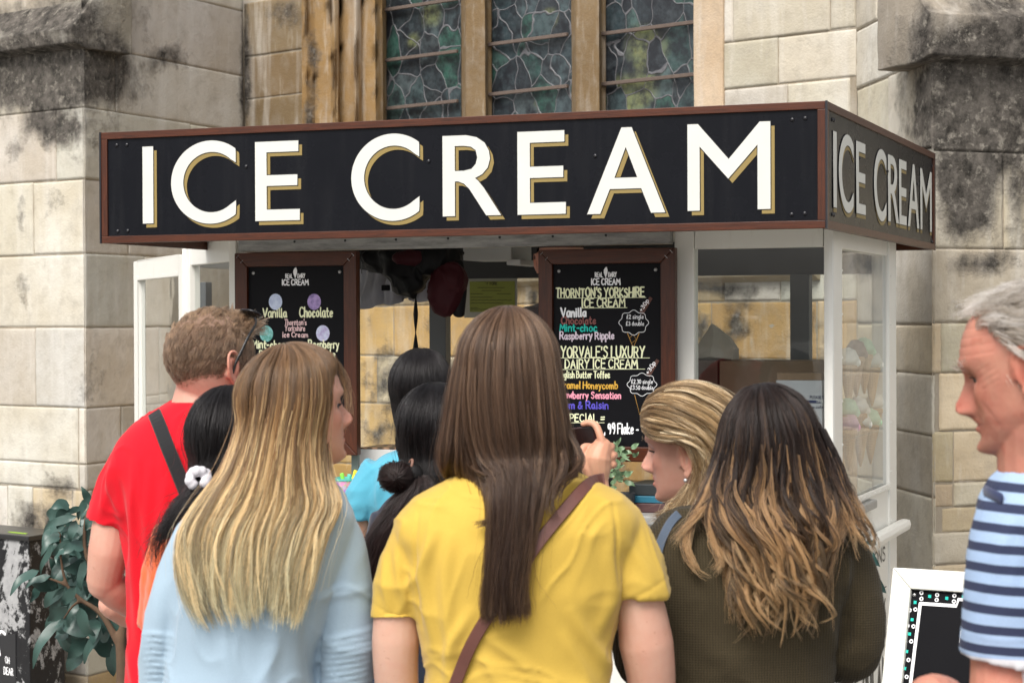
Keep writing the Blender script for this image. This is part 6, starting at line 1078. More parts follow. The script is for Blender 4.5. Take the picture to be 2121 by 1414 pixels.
HG = hairmat('grey_hair', [(0., (.42, .36, .295)), (.5, (.42, .35, .275)), (1., (.64, .59, .53))], .3, .4, .7, streak=(.80, .77, .74), lk=.5); UG = solid_hair('grey_hair_mass', (.24, .19, .15))
rg = lambda q: (q[:, 2] > .066-1.05*np.clip(.040-q[:, 1], 0, 9)) & (q[:, 2] > -.05) & (q[:, 1] < .054) & ((q[:, 2] > .0) | (q[:, 1] < -.02))
sc = scalp(om, fr, UG, lambda q: rg(q) & (q[:, 1] < .045), .003)
fuzz(sc, fr, 8000, rg, lambda q: .036+.012*sstep(.03, .09, q[:, 2]), lambda q: np.stack([np.sign(q[:, 0])*.15, -1.+0*q[:, 1], -.25-.45*(q[:, 2] < .06)], 1), HG, 111, .00038, 10, .0, .005, nclump=260, clump=.4, curl=.005)
fuzz(sc, fr, 900, lambda q: (q[:, 2] > .085) & (q[:, 1] > -.03) & (q[:, 1] < .05), lambda q: .040+0*q[:, 2], lambda q: np.stack([.5*np.sin(q[:, 0]*80), .9+0*q[:, 1], .12+0*q[:, 2]], 1), HG, 112, .00026, 10, .0, .008, nclump=60, clump=.4, tt=(.6, 1.3))
fuzz(sc, fr, 500, lambda q: (q[:, 2] < .0) & (q[:, 2] > -.038) & (q[:, 1] > .006) & (q[:, 1] < .026) & (q[:, 0] < 0), lambda q: .012+0*q[:, 2], lambda q: np.stack([0*q[:, 0], -.3+0*q[:, 1], -1+0*q[:, 2]], 1), HG, 113, .0003, 5, .002, .002, tt=(.8, 1.2))
fuzz(sc, fr, 700, lambda q: (np.abs(q[:, 2]-.021-.10*np.abs(np.abs(q[:, 0])-.03)) < .006) & (q[:, 1] > .0) & (np.abs(q[:, 0]) > .008) & (np.abs(q[:, 0]) < .056), lambda q: .013+0*q[:, 0], lambda q: np.stack([np.sign(q[:, 0])*.7, .25+0*q[:, 1], .25+0*q[:, 2]], 1), HG, 114, .00045, 5, .0075, .003, tt=(.2, 1.))
# ---- person serving inside the kiosk
P0 = K(-1.135, .98, 0); Y = P0[1]; cx = topx([K(-1.115, .98, 1.8)])[0][0]; kk = F/Y
SR3 = [(628, cx-40, cx+40, .05, .05), (640, cx-85, cx+85, .07, .07), (660, cx-112, cx+112, .09, .09), (720, cx-118, cx+118, .10, .11), (900, cx-108, cx+108, .10, .11), (1050, cx-105, cx+105, .11, .12)]
mb = MB(); fr = head(mb, at(cx, 545, Y), (.15, -1.), k=1.); limb(mb, Y, [(cx, 600, 0), (cx, 650, 0)], [.055, .062]); under_torso(mb, Y, SR3[1:], 14); limb(mb, Y, [(cx-105, 680, 0), (cx-118, 800, 0), (cx-90, 890, -.15)], [.036, .038, .03]); limb(mb, Y, [(cx+105, 680, 0), (cx+118, 800, 0), (cx+90, 890, -.15)], [.036, .038, .03])
sv = body('person in grey shirt serving inside the kiosk, half hidden behind the price list', mb, FAIRB, .005, fr); eyes(fr, sv); mb = MB(); torso(mb, Y, SR3); sleeve(mb, Y, [(cx-98, 672, 0), (cx-116, 760, 0)], [.055, .05]); sleeve(mb, Y, [(cx+98, 672, 0), (cx+116, 760, 0)], [.055, .05]); me = voxel(mb, 'shirt', .006, 5); folds(me, Y, [], 121, .006); obj('shirt', me, cloth('grey_cotton', (.12, .105, .11)), sv); legs(sv, P0[0], Y, .95, .15, BLACKT, SHOE)
sc = scalp(sv, fr, UK, lambda q: (q[:, 2] > .05) | ((q[:, 1] < -.02) & (q[:, 2] > -.04)), .006)
# ================================================================ things on and around the kiosk
CARD = plain('brown_cardboard', (.20, .135, .085), .8, .15, 14); PAPER = plain('white_paper', (.66, .66, .64), .8, .06)
def leafmat(name, c, c2): t = NT(name); p = t.pos(); g = t.n('NewGeometry').outputs['Backfacing']; cc = t.mix(t.noise(p, 25, 4), c, tuple(x*1.5 for x in c)); t.set(Base_Color=t.mix(g, cc, c2), Roughness=.38, Specular_IOR_Level=.5); return t.m
LEAF = leafmat('dark_green_leaf', (.030, .066, .055), (.12, .18, .155)); SAGE = leafmat('sage_leaf', (.12, .19, .10), (.22, .30, .18)); BARK = plain('twig_bark', (.10, .06, .035), .9, .4, 30, .5)
def leaf(mb, a, b, w, n=None, bend=.12, fold=.25, g=random):
    a, b = np.asarray(a, float), np.asarray(b, float); d = b-a; L = np.linalg.norm(d); n = np.array(n if n is not None else (g.uniform(-.6, .6), -1., g.uniform(-.2, .9))); s = np.cross(d, n); s /= np.linalg.norm(s)+1e-9; n = np.cross(s, d/L); t = np.linspace(0, 1, 9); V = []
    for q in t:
        ww = w/2*(math.sin(math.pi*q**.75)**.85 if 0 < q < 1 else .02); c = a+d*q+n*(bend*L*math.sin(math.pi*q))+np.array([0, 0, -.10*L*q*q]); V += [c-s*ww+n*ww*fold+n*.004*math.sin(9*q+w*70), c, c+s*ww+n*ww*fold+n*.004*math.cos(8*q)]
    f = []
    for i in range(8): f += [(3*i, 3*i+1, 3*i+4, 3*i+3), (3*i+1, 3*i+2, 3*i+5, 3*i+4)]
    mb.add(V, f)
def pot(parent, c, r, h, m):
    mb = MB(); th = np.arange(28)*2*math.pi/28; ring = lambda rr, z: np.stack([c[0]+rr*np.cos(th), c[1]+rr*np.sin(th), z+0*th], 1); mb.loft([ring(r*.75, .0), ring(r*.8, .02), ring(r, h-.03), ring(r*1.06, h-.03), ring(r*1.06, h), ring(r*.95, h), ring(r*.93, h-.05), ring(.01, h-.05)]); return mb.build('pot', m, parent, smooth=False)
# leafy shrub on the left
Y = 4.95; z_ = lambda x, y, d=0: at(x/2.648, 880+y/2.648, Y+d)
tree = thing('shrub', (*z_(672, 1414)[:2], 0), 'dark green leafy potted shrub between the red t-shirt and the black cabinet', 'shrub')
mb = MB(); b0 = z_(672, 1414)
for P, r in (([(b0[0], b0[1], .3), b0, z_(662, 1200), z_(690, 1040)], [.018, .016, .013, .010]), ([(b0[0]+.02, b0[1]+.03, .3), z_(700, 1380, .03), z_(700, 1200, .03), z_(640, 1050, .02)], [.014, .012, .010, .008]), ([z_(662, 1220), z_(560, 1040), z_(450, 960), z_(370, 880), z_(335, 740), z_(330, 600)], [.010, .008, .006, .005, .004, .003]), ([z_(450, 960), z_(400, 990), z_(350, 1060)], [.005, .004, .003]), ([z_(370, 880), z_(300, 850), z_(230, 830)], [.005, .004, .003]), ([z_(690, 1060), z_(560, 900), z_(470, 700), z_(470, 520), z_(500, 430)], [.009, .007, .006, .005, .003]), ([z_(335, 600), z_(300, 562)], [.003, .002])): mb.tube(spline(P, 5), list(np.interp(np.linspace(0, len(P)-1, len(spline(P, 5))), np.arange(len(P)), r)), 8)
me = voxel(mb, 'stem', .004, 2); obj('stem', me, BARK, tree); mb = MB(); g = random.Random(4)
LV = [(500, 440, 452, 335, 45), (440, 455, 370, 470, 35), (430, 500, 292, 535, 42), (480, 400, 440, 480, 40), (500, 470, 470, 560, 40), (420, 520, 395, 600, 45), (340, 590, 245, 680, 60), (440, 610, 345, 590, 45), (400, 630, 300, 690, 50), (485, 650, 355, 680, 75), (440, 720, 390, 700, 50), (470, 740, 350, 760, 60), (470, 740, 450, 850, 50), (300, 640, 235, 770, 40), (340, 740, 290, 840, 45), (350, 680, 310, 740, 40), (215, 800, 100, 880, 60), (280, 830, 160, 870, 55), (320, 890, 190, 850, 75), (210, 890, 165, 955, 40), (360, 880, 270, 960, 75), (360, 880, 300, 990, 60), (440, 850, 380, 870, 50), (370, 990, 290, 1040, 60), (470, 930, 390, 1050, 80), (530, 960, 470, 880, 60), (500, 1150, 365, 1090, 85), (440, 1000, 500, 1110, 90), (565, 1105, 480, 1250, 60), (570, 1060, 695, 1185, 55), (340, 1060, 205, 1265, 60), (520, 560, 430, 640, 50), (540, 700, 480, 800, 60), (540, 860, 460, 960, 60), (560, 980, 520, 880, 60), (420, 880, 350, 960, 55), (300, 900, 260, 830, 40), (400, 760, 420, 860, 45), (520, 480, 520, 380, 45), (600, 700, 540, 620, 55), (620, 900, 540, 820, 55), (450, 1080, 400, 1010, 50), (380, 800, 330, 720, 45), (440, 560, 500, 500, 45), (380, 940, 440, 1010, 55)]
for i, (x0, y0, x1, y1, w) in enumerate(LV): d0 = g.uniform(-.05, .06); k_ = g.uniform(1.1, 1.4); leaf(mb, z_(x0, y0, d0), z_(x0+(x1-x0)*k_, y0+(y1-y0)*k_, d0+g.uniform(-.05, .04)), w/2.648/(F/Y)*g.uniform(.95, 1.2), bend=g.uniform(.05, .2), g=g)
for i in range(190): x, y = g.uniform(300, 900), g.uniform(420, 1250); d0 = g.uniform(.04, .22); a = g.uniform(0, 6.28); leaf(mb, z_(x, y, d0), z_(x+g.uniform(90, 140)*math.cos(a), y+g.uniform(90, 140)*math.sin(a)+30, d0+g.uniform(-.05, .05)), .038, g=g)
mb.build('leaves', LEAF, tree, smooth=True, recalc=False); pot(tree, (b0[0], b0[1], 0), .17, .36, plain('slate_pot', (.06, .06, .065), .6, .2))
# leafy shrub on the right
Y = 4.95; q_ = lambda x, y, d=0: at(1400+x/2.9417, 934+y/2.9417, Y+d); b0 = q_(1040, 900); shr2 = thing('shrub', (b0[0], b0[1], 0), 'blue green leafy potted shrub behind the olive jumper, at the kiosk corner', 'shrub'); mb = MB(); mb.tube(spline([(b0[0], b0[1], .3), q_(1040, 1200), q_(1060, 900), q_(1120, 640), q_(1150, 560)], 5), list(np.linspace(.014, .004, len(spline([(0, 0)]*5, 5)))), 8); mb.build('stem', BARK, shr2, smooth=True); mb = MB(); g = random.Random(9)
for x0, y0, x1, y1, w in ((1140, 590, 1245, 690, 50), (1130, 600, 1215, 640, 45), (1150, 560, 1225, 560, 40), (1120, 690, 1282, 842, 85), (1110, 650, 1190, 700, 45), (1090, 800, 1040, 900, 70), (1080, 850, 1180, 940, 60), (1060, 760, 980, 820, 60), (1110, 640, 1050, 560, 60), (1060, 1000, 1160, 1080, 60), (1050, 1050, 960, 1120, 60), (1100, 720, 1020, 700, 60), (1045, 1200, 1130, 1260, 60)): leaf(mb, q_(x0, y0), q_(x1, y1, g.uniform(-.04, .03)), w/2.9417/(F/Y), g=g)
mb.build('leaves', leafmat('blue_green_leaf', (.02, .055, .05), (.22, .33, .34)), shr2, smooth=True, recalc=False); pot(shr2, (b0[0], b0[1], 0), .15, .34, plain('grey_pot', (.10, .10, .10), .6, .2))
# sage plant in front of the price list
c = K(*Kt(1285, 1000, .30)[:2], ZC); sg2 = thing('potted_plant', c, 'small sage green artificial plant on the counter below the price list', 'plant'); mb = MB(); g = random.Random(2); T_ = MB()
for i in range(34):
    px, py = g.gauss(1284, 10), g.uniform(925, 1010); t_ = .30+g.uniform(-.05, .05); a = K(*Kt(px, py, t_)); dirn = np.array([g.uniform(-1, 1), g.uniform(-.8, .3), g.uniform(-.3, 1.)]); b = a+dirn/np.linalg.norm(dirn)*g.uniform(.026, .042); leaf(mb, a, b, g.uniform(.012, .018), n=(g.uniform(-.7, .7), -1, g.uniform(0, .8)), g=g)
    if i % 4 == 0: T_.tube(spline([c+KZ*.05, (a+c)/2+KZ*.02, a], 4), .0015, 6)
mb.build('leaves', SAGE, sg2, smooth=True, recalc=False); T_ = None
mb = MB(); th = np.arange(24)*2*math.pi/24; mb.loft([np.stack([c[0]+r*np.cos(th), c[1]+r*np.sin(th), c[2]+z+0*th], 1) for r, z in ((.034, .0), (.036, .003), (.046, .06), (.043, .06), (.040, .05))]); mb.build('pot', plain('dark_pot', (.03, .03, .032), .5), sg2)
# black cabinet with torn stickers
def stickered():
    t = NT('stickered_black_metal'); p = t.pos(); n = t.noise(t.vm(p, (1, 1, .7)), 4.2, 8, .72, .4); n2 = t.noise(p, 26, 6, .75); m = t.ramp(t.math('ADD', n, t.math('MULTIPLY', n2, .22)), [(.60, 0.), (.625, 1.)])
    t.set(Base_Color=t.mix(m, t.mix(n2, (.007, .007, .008), (.028, .028, .03)), t.mix(n2, (.16, .16, .165), (.50, .50, .50))), Roughness=t.math('ADD', t.math('MULTIPLY', m, .4), .42), Specular_IOR_Level=.2, Normal=t.bump(m, .3, .003)); return t.m
Yb = D1-.42; sdir = np.append(fs.d, 0); fdir = np.append(fl.d, 0); cr_ = at(60, 1112, Yb); zt2 = cr_[2]; cb = np.array([cr_[0], cr_[1], 0]); cab = thing('utility_cabinet', cb, 'black metal street cabinet covered in torn stickers, by the wall', 'cabinet')
ft = np.cross(fdir, KZ); ft = ft if ft[1] < 0 else -ft; mb = MB(); P = [cb-fdir*.62, cb, cb+sdir*.26, cb+sdir*.26-fdir*.62]; mb.loft([[p_-KZ*.1 for p_ in P], [p_+KZ*(zt2-.02) for p_ in P]]); mb.build('cabinet_body', stickered(), cab, bevel=.006)
mb = MB(); P = [cb-fdir*.64+ft*.012, cb+fdir*.012+ft*.012, cb+sdir*.27+fdir*.012, cb+sdir*.27-fdir*.64]; mb.loft([[p_+KZ*(zt2-.0195) for p_ in P], [p_+KZ*(zt2+.006) for p_ in P]]); mb.build('lid', plain('black_lid', (.016, .016, .017), .35, .3, 8), cab, bevel=.006)
mb = MB(); mb.box(cb+ft*.0005-fdir*.20+KZ*(zt2+.0065)+sdir*.05, fdir*.13, sdir*.012, KZ*.002); mb.build('tape', plain('lime_tape', (.35, .62, .02), .5), cab)
def cpt(px, py): return onplane(px, py, cb+ft*.004, ft)
P = [cpt(*q) for q in ((-10, 1316), (32, 1312), (33, 1414), (33, 1500), (-10, 1500))]; mb = MB(); mb.loft([[p_ for p_ in P], [p_-ft*.003 for p_ in P]]); mb.build('poster', plain('dark_poster', (.02, .02, .022), .5), cab)
pn = Pen(cpt(0, 1390)+ft*.001, fdir, KZ, ft); a = cpt(9, 1395)-cpt(0, 1390); w_ = (cpt(28, 1395)-cpt(9, 1395))@fdir; pn.text('DEAR', a@fdir, a[2], a@fdir+w_, .034, .0055); pn.text('OH', a@fdir+.01, a[2]+.055, a@fdir+w_*.6, .03, .005); pn.line(spline([(a@fdir-.03, a[2]+.09), (a@fdir-.045, a[2]+.16), (a@fdir-.02, a[2]+.2), (a@fdir+.01, a[2]+.19)], 5), .014); pn.build('wording', CHALK['white'], cab)
# white framed A-board
tl = at(1849, 1174, 4.6); r_ = np.array([.862, -.507, 0]); h_ = np.array([-.507, -.862, 0]); dn_ = h_*.30-KZ; dn_ /= np.linalg.norm(dn_); an = np.cross(r_, dn_); an = an if an[1] < 0 else -an; Hb = tl[2]/(-dn_[2]); Wb = .62; fwb = .047
ab = thing('pavement_sign', (tl[0], tl[1], 0), 'white framed black chalk pavement sign with dotted border, leaning at lower right', 'pavement sign'); FRW = plain('ivory_frame_paint', (.72, .72, .66), .4, .04)
def quad(name, P, th, m, par, bv=.003): P = [np.asarray(p_) for p_ in P]; mb = MB(); mb.loft([P, [p_-an*th for p_ in P]]); return mb.build(name, m, par, bevel=bv)
B_ = lambda u, v: tl+r_*u+dn_*v
e_ = .0006; quad('frame_rail', [B_(0, 0), B_(Wb, 0), B_(Wb-fwb-e_, fwb), B_(fwb+e_, fwb)], .03, FRW, ab); quad('frame_rail', [B_(0, Hb), B_(Wb, Hb), B_(Wb-fwb-e_, Hb-fwb), B_(fwb+e_, Hb-fwb)], .03, FRW, ab); quad('frame_stile', [B_(0, e_), B_(fwb, fwb+e_), B_(fwb, Hb-fwb-e_), B_(0, Hb-e_)], .03, FRW, ab); quad('frame_stile', [B_(Wb, e_), B_(Wb-fwb, fwb+e_), B_(Wb-fwb, Hb-fwb-e_), B_(Wb, Hb-e_)], .03, FRW, ab)
quad('chalkboard', [B_(fwb-.004, fwb-.004)-an*.012, B_(Wb-fwb+.004, fwb-.004)-an*.012, B_(Wb-fwb+.004, Hb-fwb+.004)-an*.012, B_(fwb-.004, Hb-fwb+.004)-an*.012], .006, SLATE, ab, 0)
o2 = tl-an*.035+r_*.004-dn_*.006; d2 = np.array([.0, .0, -1.])*1.0-h_*.30; d2 /= np.linalg.norm(d2); mb = MB(); P = [o2, o2+r_*(Wb-.008), o2+r_*(Wb-.008)+d2*Hb*1.0, o2+d2*Hb*1.0]; P = [p_ if i < 2 else np.array([p_[0], p_[1], .0]) for i, p_ in enumerate(P)]; mb.loft([P, [p_-an*.03+np.array([0, .01, 0]) for p_ in P]]); mb.build('rear_leg', FRW, ab, bevel=.004)
class APen(Pen):
    def q(s, zx, zy): p_ = onplane(1400+zx/2.9417, 934+zy/2.9417, tl-an*.012, an)-s.O; return np.array([p_@r_, p_@(-dn_)])
ap = APen(tl-an*.012, r_, -dn_, an, .001); L1 = [(1432, 1400), (1490, 927), (1710, 942), (1722, 902), (1775, 906)]; Q = [ap.q(*q) for q in L1]; dv = Q[0]-Q[1]; ap.line(np.array([Q[0]+dv*1.2, Q[1]]), .0075); ap.line(np.array(Q[1:]), .0075); ap.line(np.array([ap.q(1752, 1095), ap.q(1744, 1165)]), .014)
for zx, zy in ((1425, 968), (1460, 963), (1412, 1062), (1448, 1066), (1398, 1157), (1435, 1157), (1383, 1270), (1418, 1270), (1371, 1373), (1407, 1373), (1497, 862), (1497, 898), (1593, 875), (1590, 905), (1698, 880), (1695, 915), (1360, 1475), (1395, 1478)): c_ = ap.q(zx, zy); ap.line(np.array([c_+.0036*np.array([math.cos(a), math.sin(a)]) for a in np.linspace(0, 6.28, 13)]), .0026)
ap.build('wording', CHALK['white'], ab); ap = APen(tl-an*.012, r_, -dn_, an, .001)
for zx, zy in ((1458, 920), (1440, 1025), (1424, 1112), (1407, 1219), (1395, 1322), (1547, 883), (1651, 895), (1752, 885)): c_ = ap.q(zx, zy); ap.poly([c_+np.array(o)*.0035 for o in ((-1, -1), (1, -1), (1, 1), (-1, 1))])
ap.build('teal_dots', CHALK['teal'], ab); c_ = ap.q(1453, 875); screw(tl-an*.012+r_*c_[0]-dn_*c_[1]+an*.0005, an, .0045, SCREWS, ab)
# ---------------------------------------------------------------- inside the kiosk
t_ = .78; bp_P = K(*Kt(860, 560, t_)); bp = thing('backpack', bp_P, 'black and dark red backpack hanging upside down in the kiosk hatch', 'backpack'); Kp = lambda px, py, tt=t_: K(*Kt(px, py, tt)); s_ = F/Kp(860, 560)[1]
BK = cloth('black_nylon', (.008, .008, .009), rough=.5, sheen=0); DR_ = cloth('dark_red_nylon', (.050, .006, .010), rough=.55, sheen=0)
mb = MB()
for px, py, rx, rz, ry in ((850, 545, 62, 45, .07), (795, 532, 55, 22, .04), (845, 580, 38, 32, .06), (905, 540, 50, 34, .07), (870, 525, 90, 18, .06)): mb.ell(Kp(px, py), (rx/s_, ry, rz/s_))
mb.tube([Kp(750, 522), Kp(800, 548), Kp(850, 606)], [.03, .035, .02], 12); mb.tube([Kp(905, 515), Kp(870, 500)], [.05, .05], 12); me = voxel(mb, 'bag_body', .006, 4); folds(me, 0, [], 5, .012, 8, (1, 1, 1)); obj('bag_body', me, BK, bp)
mb = MB(); mb.ell(Kp(922, 600, t_-.03), (34/s_, .05, 52/s_)); mb.ell(Kp(938, 575, t_-.03), (25/s_, .05, 35/s_)); me = voxel(mb, 'bag_pocket', .005, 4); folds(me, 0, [], 6, .010, 9, (1, 1, 1)); obj('bag_pocket', me, DR_, bp); mb = MB(); mb.ell(Kp(852, 533, t_-.07), (40/s_, .03, 16/s_)); me = voxel(mb, 'bag_panel', .005, 3); folds(me, 0, [], 7, .008, 9, (1, 1, 1)); obj('bag_panel', me, DR_, bp); mb = MB(); mb.tube([Kp(948, 545, t_-.02), Kp(955, 600, t_-.02), Kp(950, 650, t_-.02)], [(.02, .012)]*3, 10); mb.build('bag_edge', BK, bp, smooth=True)
secs = []
for y, w in ((606, 8), (616, 3), (635, 8), (650, 11), (668, 8), (688, 2), (702, 7), (715, 11), (735, 14), (770, 6), (790, 2)): p_ = Kp(861, y); secs.append([p_-KA*w/2/s_, p_-KB*.003, p_+KA*w/2/s_, p_+KB*.003])
MB().loft(secs).build('hanging_strap', BK, bp, smooth=True); mb = MB(); kbox(mb, Kt(792, 590, t_-.05)[0], Kt(806, 590, t_-.05)[0], t_-.06, t_-.04, Kt(800, 602, t_-.05)[2], Kt(800, 590, t_-.05)[2]); mb.build('buckle', BK, bp, bevel=.003)
mb = MB(); mb.tube([Kp(893, 480), Kp(893, 545)], .0015, 6); mb.build('hanging_cord', GREYP, bp)
tw = thing('apron', Kp(800, 600, .95), 'crumpled white apron hanging behind the backpack', 'apron'); xs = np.linspace(738, 905, 40); zs_ = np.linspace(0, 1, 18); V = []
for v in zs_:
    for x in xs: top_ = 560+6*math.sin(x*.05); bot = 632-.0016*(x-738)**2*.35+5*math.sin(x*.11)+4*math.sin(x*.043); p_ = Kp(x, top_+(bot-top_)*v, .95); V.append(p_+KB*(.022*math.sin(x*.12+2*v)+.014*math.sin(x*.31+v*3)+.012*math.sin(v*6+x*.05)))
f_ = [(i*40+j, i*40+j+1, (i+1)*40+j+1, (i+1)*40+j) for i in range(17) for j in range(39)]; mb = MB(); n0 = len(V); V = np.array(V); mb.add(np.concatenate([V, V+KB*.004]), f_+[tuple(n0+i for i in reversed(q)) for q in f_]); mb.build('apron_cloth', cloth('white_linen', (.55, .55, .60), sheen=.1), tw, smooth=True, recalc=False)
mb = MB(); mb.tube([Kp(749, 480, .95), Kp(749, 566, .95)], .0018, 6); mb.build('hanging_cord', GREYP, tw)
tn = TB-.035
def flatbox(name, px0, px1, py0, py1, tt, th, m, par): a = Kt(px0, py1, tt); b = Kt(px1, py0, tt); mb = MB(); kbox(mb, a[0], b[0], tt, tt+th, a[2], b[2]); return mb.build(name, m, par)
nt_ = thing('notice', Kp(1018, 615, tn), 'yellow green licence notice taped inside the rear window', 'notice'); flatbox('backing_sheet', 961, 1071, 570, 658, tn, .002, plain('clear_sleeve', (.5, .49, .42), .4, .1), nt_); flatbox('notice_sheet', 973, 1066, 582, 646, tn-.003, .0022, plain('lime_paper', (.33, .36, .08), .8, .05), nt_)
np_ = Pen(K(0, tn-.0031, 0), KA, KZ, -KB, .0006); kq = lambda x, y: (lambda q: np.array([q[0], q[2]]))(Kt(x, y, tn-.003)); a = kq(1014, 590); b = kq(1030, 590); np_.text('YORK', a[0], a[1], b[0], .010, .0022, jit=0)
for y, x0, x1 in ((596, 990, 1045), (602, 998, 1038), (609, 975, 1000), (609, 1030, 1058), (616, 975, 1020), (622, 975, 1060), (628, 975, 1042), (638, 975, 990), (641, 975, 1050)): np_.line(np.array([kq(x, y-.8*(i % 2)) for i, x in enumerate(np.linspace(x0, x1, 14))]), .0016)
np_.line(np.array([kq(1006, 584), kq(1008, 588), kq(1011, 583), kq(1009, 590)]), .0016); np_.build('wording', INK, nt_)
flatbox('paper_slip', 966, 1080, 566, 573, tn-.004, .001, PAPER, nt_)
mb = MB(); kbox(mb, Kt(970, 520, 1.1)[0], Kt(1070, 520, 1.1)[0], 1.05, 1.25, 1.915, SB+.026); kbox(mb, Kt(1066, 520, 1.08)[0], Kt(1095, 520, 1.08)[0], 1.0, 1.22, 1.895, 1.914); tag(mb.build('storage_tray', PAPER, None, bevel=.004), 'white tray fixed under the kiosk ceiling', 'tray')
def box(label, px0, px1, pyt, tt, dp, m, flap=True):
    a = Kt(px0, pyt, tt); b = Kt(px1, pyt, tt); o = thing('carton', K((a[0]+b[0])/2, tt, ZC+.0006), label, 'box'); mb = MB(); kbox(mb, a[0], b[0], tt, tt+dp, ZC+.0006, a[2]); mb.build('carton_body', m, o, bevel=.003); return o, a, b
box('large brown cardboard box on the counter behind the right window', 1490, 1684, 747, .74, .22, CARD); box('dark brown cardboard box left of the large one behind the right window', 1425, 1486, 746, .74, .18, plain('dark_cardboard', (.09, .055, .04), .8))
o, a, b = box('pale printed carton in front of the brown box behind the right window', 1607, 1703, 787, .52, .18, plain('grey_white_carton', (.40, .41, .43), .7, .05)); mb = MB(); kbox(mb, a[0]+.002, b[0]-.002, .522, .60, a[2]-.0002, Kt(1650, 772, .52)[2]); mb.build('carton_flap', CARD, o, bevel=.002)
cp2 = Pen(K(0, .5196, 0), KA, KZ, -KB, .0006); kq = lambda x, y: (lambda q: np.array([q[0], q[2]]))(Kt(x, y, .5196)); A = kq(1678, 825); Bq = kq(1704, 825); cp2.text('PLEASE DO', A[0], A[1], Bq[0]+.012, .0085, .0018, jit=0); A = kq(1672, 845); cp2.text('www.cate', A[0], A[1], Bq[0]+.002, .0085, .0018, jit=0); cp2.build('wording', plain('navy_print', (.02, .025, .06), .6), o)
mb = MB(); A = kq(1663, 834); kbox(mb, A[0], b[0]-.003, .5178, .5198, A[1], A[1]+.008); mb.build('printed_band', plain('navy_band', (.02, .03, .09), .6), o); cp2 = Pen(K(0, .5177, 0), KA, KZ, -KB, .0006); A = kq(1691, 833); cp2.text('THIS', A[0], A[1], A[0]+.020, .0062, .0014, jit=0); cp2.build('wording', PAPER, o)
# paper sack on the box
sk = thing('paper_sack', Kp(1478, 746, .80), 'pale peaked paper sack standing on the boxes behind the right window', 'paper bag'); tt = .80; Z0 = Kt(1478, 746.5, .74)[2]+.002; rw = [(1436, 1522, 0), (1440, 1524, .3), (1452, 1512, .6), (1464, 1492, .85), (1470, 1478, 1.)]; zt3 = Kt(1475, 672, tt)[2]; secs = []
for x0, x1, v in rw: sa, sb_ = Kt(x0, 700, tt)[0], Kt(x1, 700, tt)[0]; z = Z0+(zt3-Z0)*v; d = .055*(1-v*.85); m_ = (sa+sb_)/2; secs.append([K(sa, tt+d, z), K(sa+.006, tt-d*.6, z), K(m_, tt-d, z+.01), K(sb_, tt-d*.5, z), K(sb_, tt+d, z)])
mb = MB(); mb.loft(secs); mb.build('sack_body', plain('kraft_paper', (.42, .38, .32), .8, .1, 30, .4), sk, bevel=.004)
# model cones in the side window
def conemat(): t = NT('wafer'); p = t.pos(); ck = t.n('TexChecker', i_Vector=t.n('Mapping', i_Vector=p, i_Rotation=(0, .78, .4)).outputs[0], i_Scale=160.).outputs['Fac']; t.set(Base_Color=t.mix(ck, (.50, .30, .13), (.62, .40, .20)), Roughness=.7, Normal=t.bump(ck, .5, .003)); return t.m
WAF = conemat(); CM = {k: plain(k+'_ice_cream', c, .5, .08, 30, .2) for k, c in dict(mint=(.50, .72, .48), cream=(.78, .76, .68), pink=(.74, .42, .50), chocolate=(.22, .14, .11)).items()}
def cone(col, px, py, s, label):
    q = Ks(px, py, -.120+.04*(s+.17)); c = K(*q); o = thing('ice_cream_cone', c, label, 'ice cream cone', 'model cones in the side window'); mb = MB(); th = np.arange(20)*2*math.pi/20; mb.loft([np.stack([c[0]+r*np.cos(th), c[1]+r*np.sin(th), c[2]+z+0*th], 1) for r, z in ((.003, -.135), (.012, -.10), (.024, -.03), (.026, -.022), (.029, -.020), (.029, -.006), (.02, -.005))]); mb.build('wafer_cone', WAF, o, smooth=True)
    mb = MB(); a = np.linspace(0, 2*math.pi*3.1, 70); r = np.interp(a, [0, 15, 19.5], [.024, .012, .001]); mb.tube(np.stack([c[0]+r*np.cos(a), c[1]+r*np.sin(a), c[2]+.002+a/19.5*.046], 1), list(np.interp(a, [0, 14, 19.5], [.0165, .0125, .004])), 10); mb.ell(c+KZ*.008, (.024, .024, .02)); me = voxel(mb, 'swirl', .003, 2); obj('swirl', me, CM[col], o)
CN = [('cream', 1757, 752, -.16, 'white swirl model cone at the front of the upper shelf'), ('mint', 1790, 730, -.20, 'mint swirl model cone on the upper shelf'), ('cream', 1806, 757, -.15, 'white swirl model cone at the back of the upper shelf'), ('chocolate', 1773, 735, -.24, 'chocolate swirl model cone on the upper shelf'), ('mint', 1756, 856, -.20, 'mint swirl model cone at the front of the lower shelf'), ('cream', 1778, 852, -.22, 'white swirl model cone beside the mint one at the front of the lower shelf'), ('pink', 1757, 886, -.13, 'pink swirl model cone at the front of the lower shelf'), ('cream', 1782, 880, -.14, 'white swirl model cone between the low pink and mint ones'), ('mint', 1803, 876, -.15, 'mint swirl model cone at the back of the lower shelf'), ('cream', 1813, 842, -.19, 'white swirl model cone at the back of the lower shelf'), ('pink', 1819, 864, -.15, 'pink swirl model cone at the back of the lower shelf')]
for q in CN: cone(*q)
ACR = plain('clear_acrylic', (.75, .76, .74), .2, .05)
for y in (768, 893): z = Ks(1790, y, -.12)[2]; part('display_shelf', GLASS, [(-.16, -.09, .60, 1.42, z-.004, z)], 0)
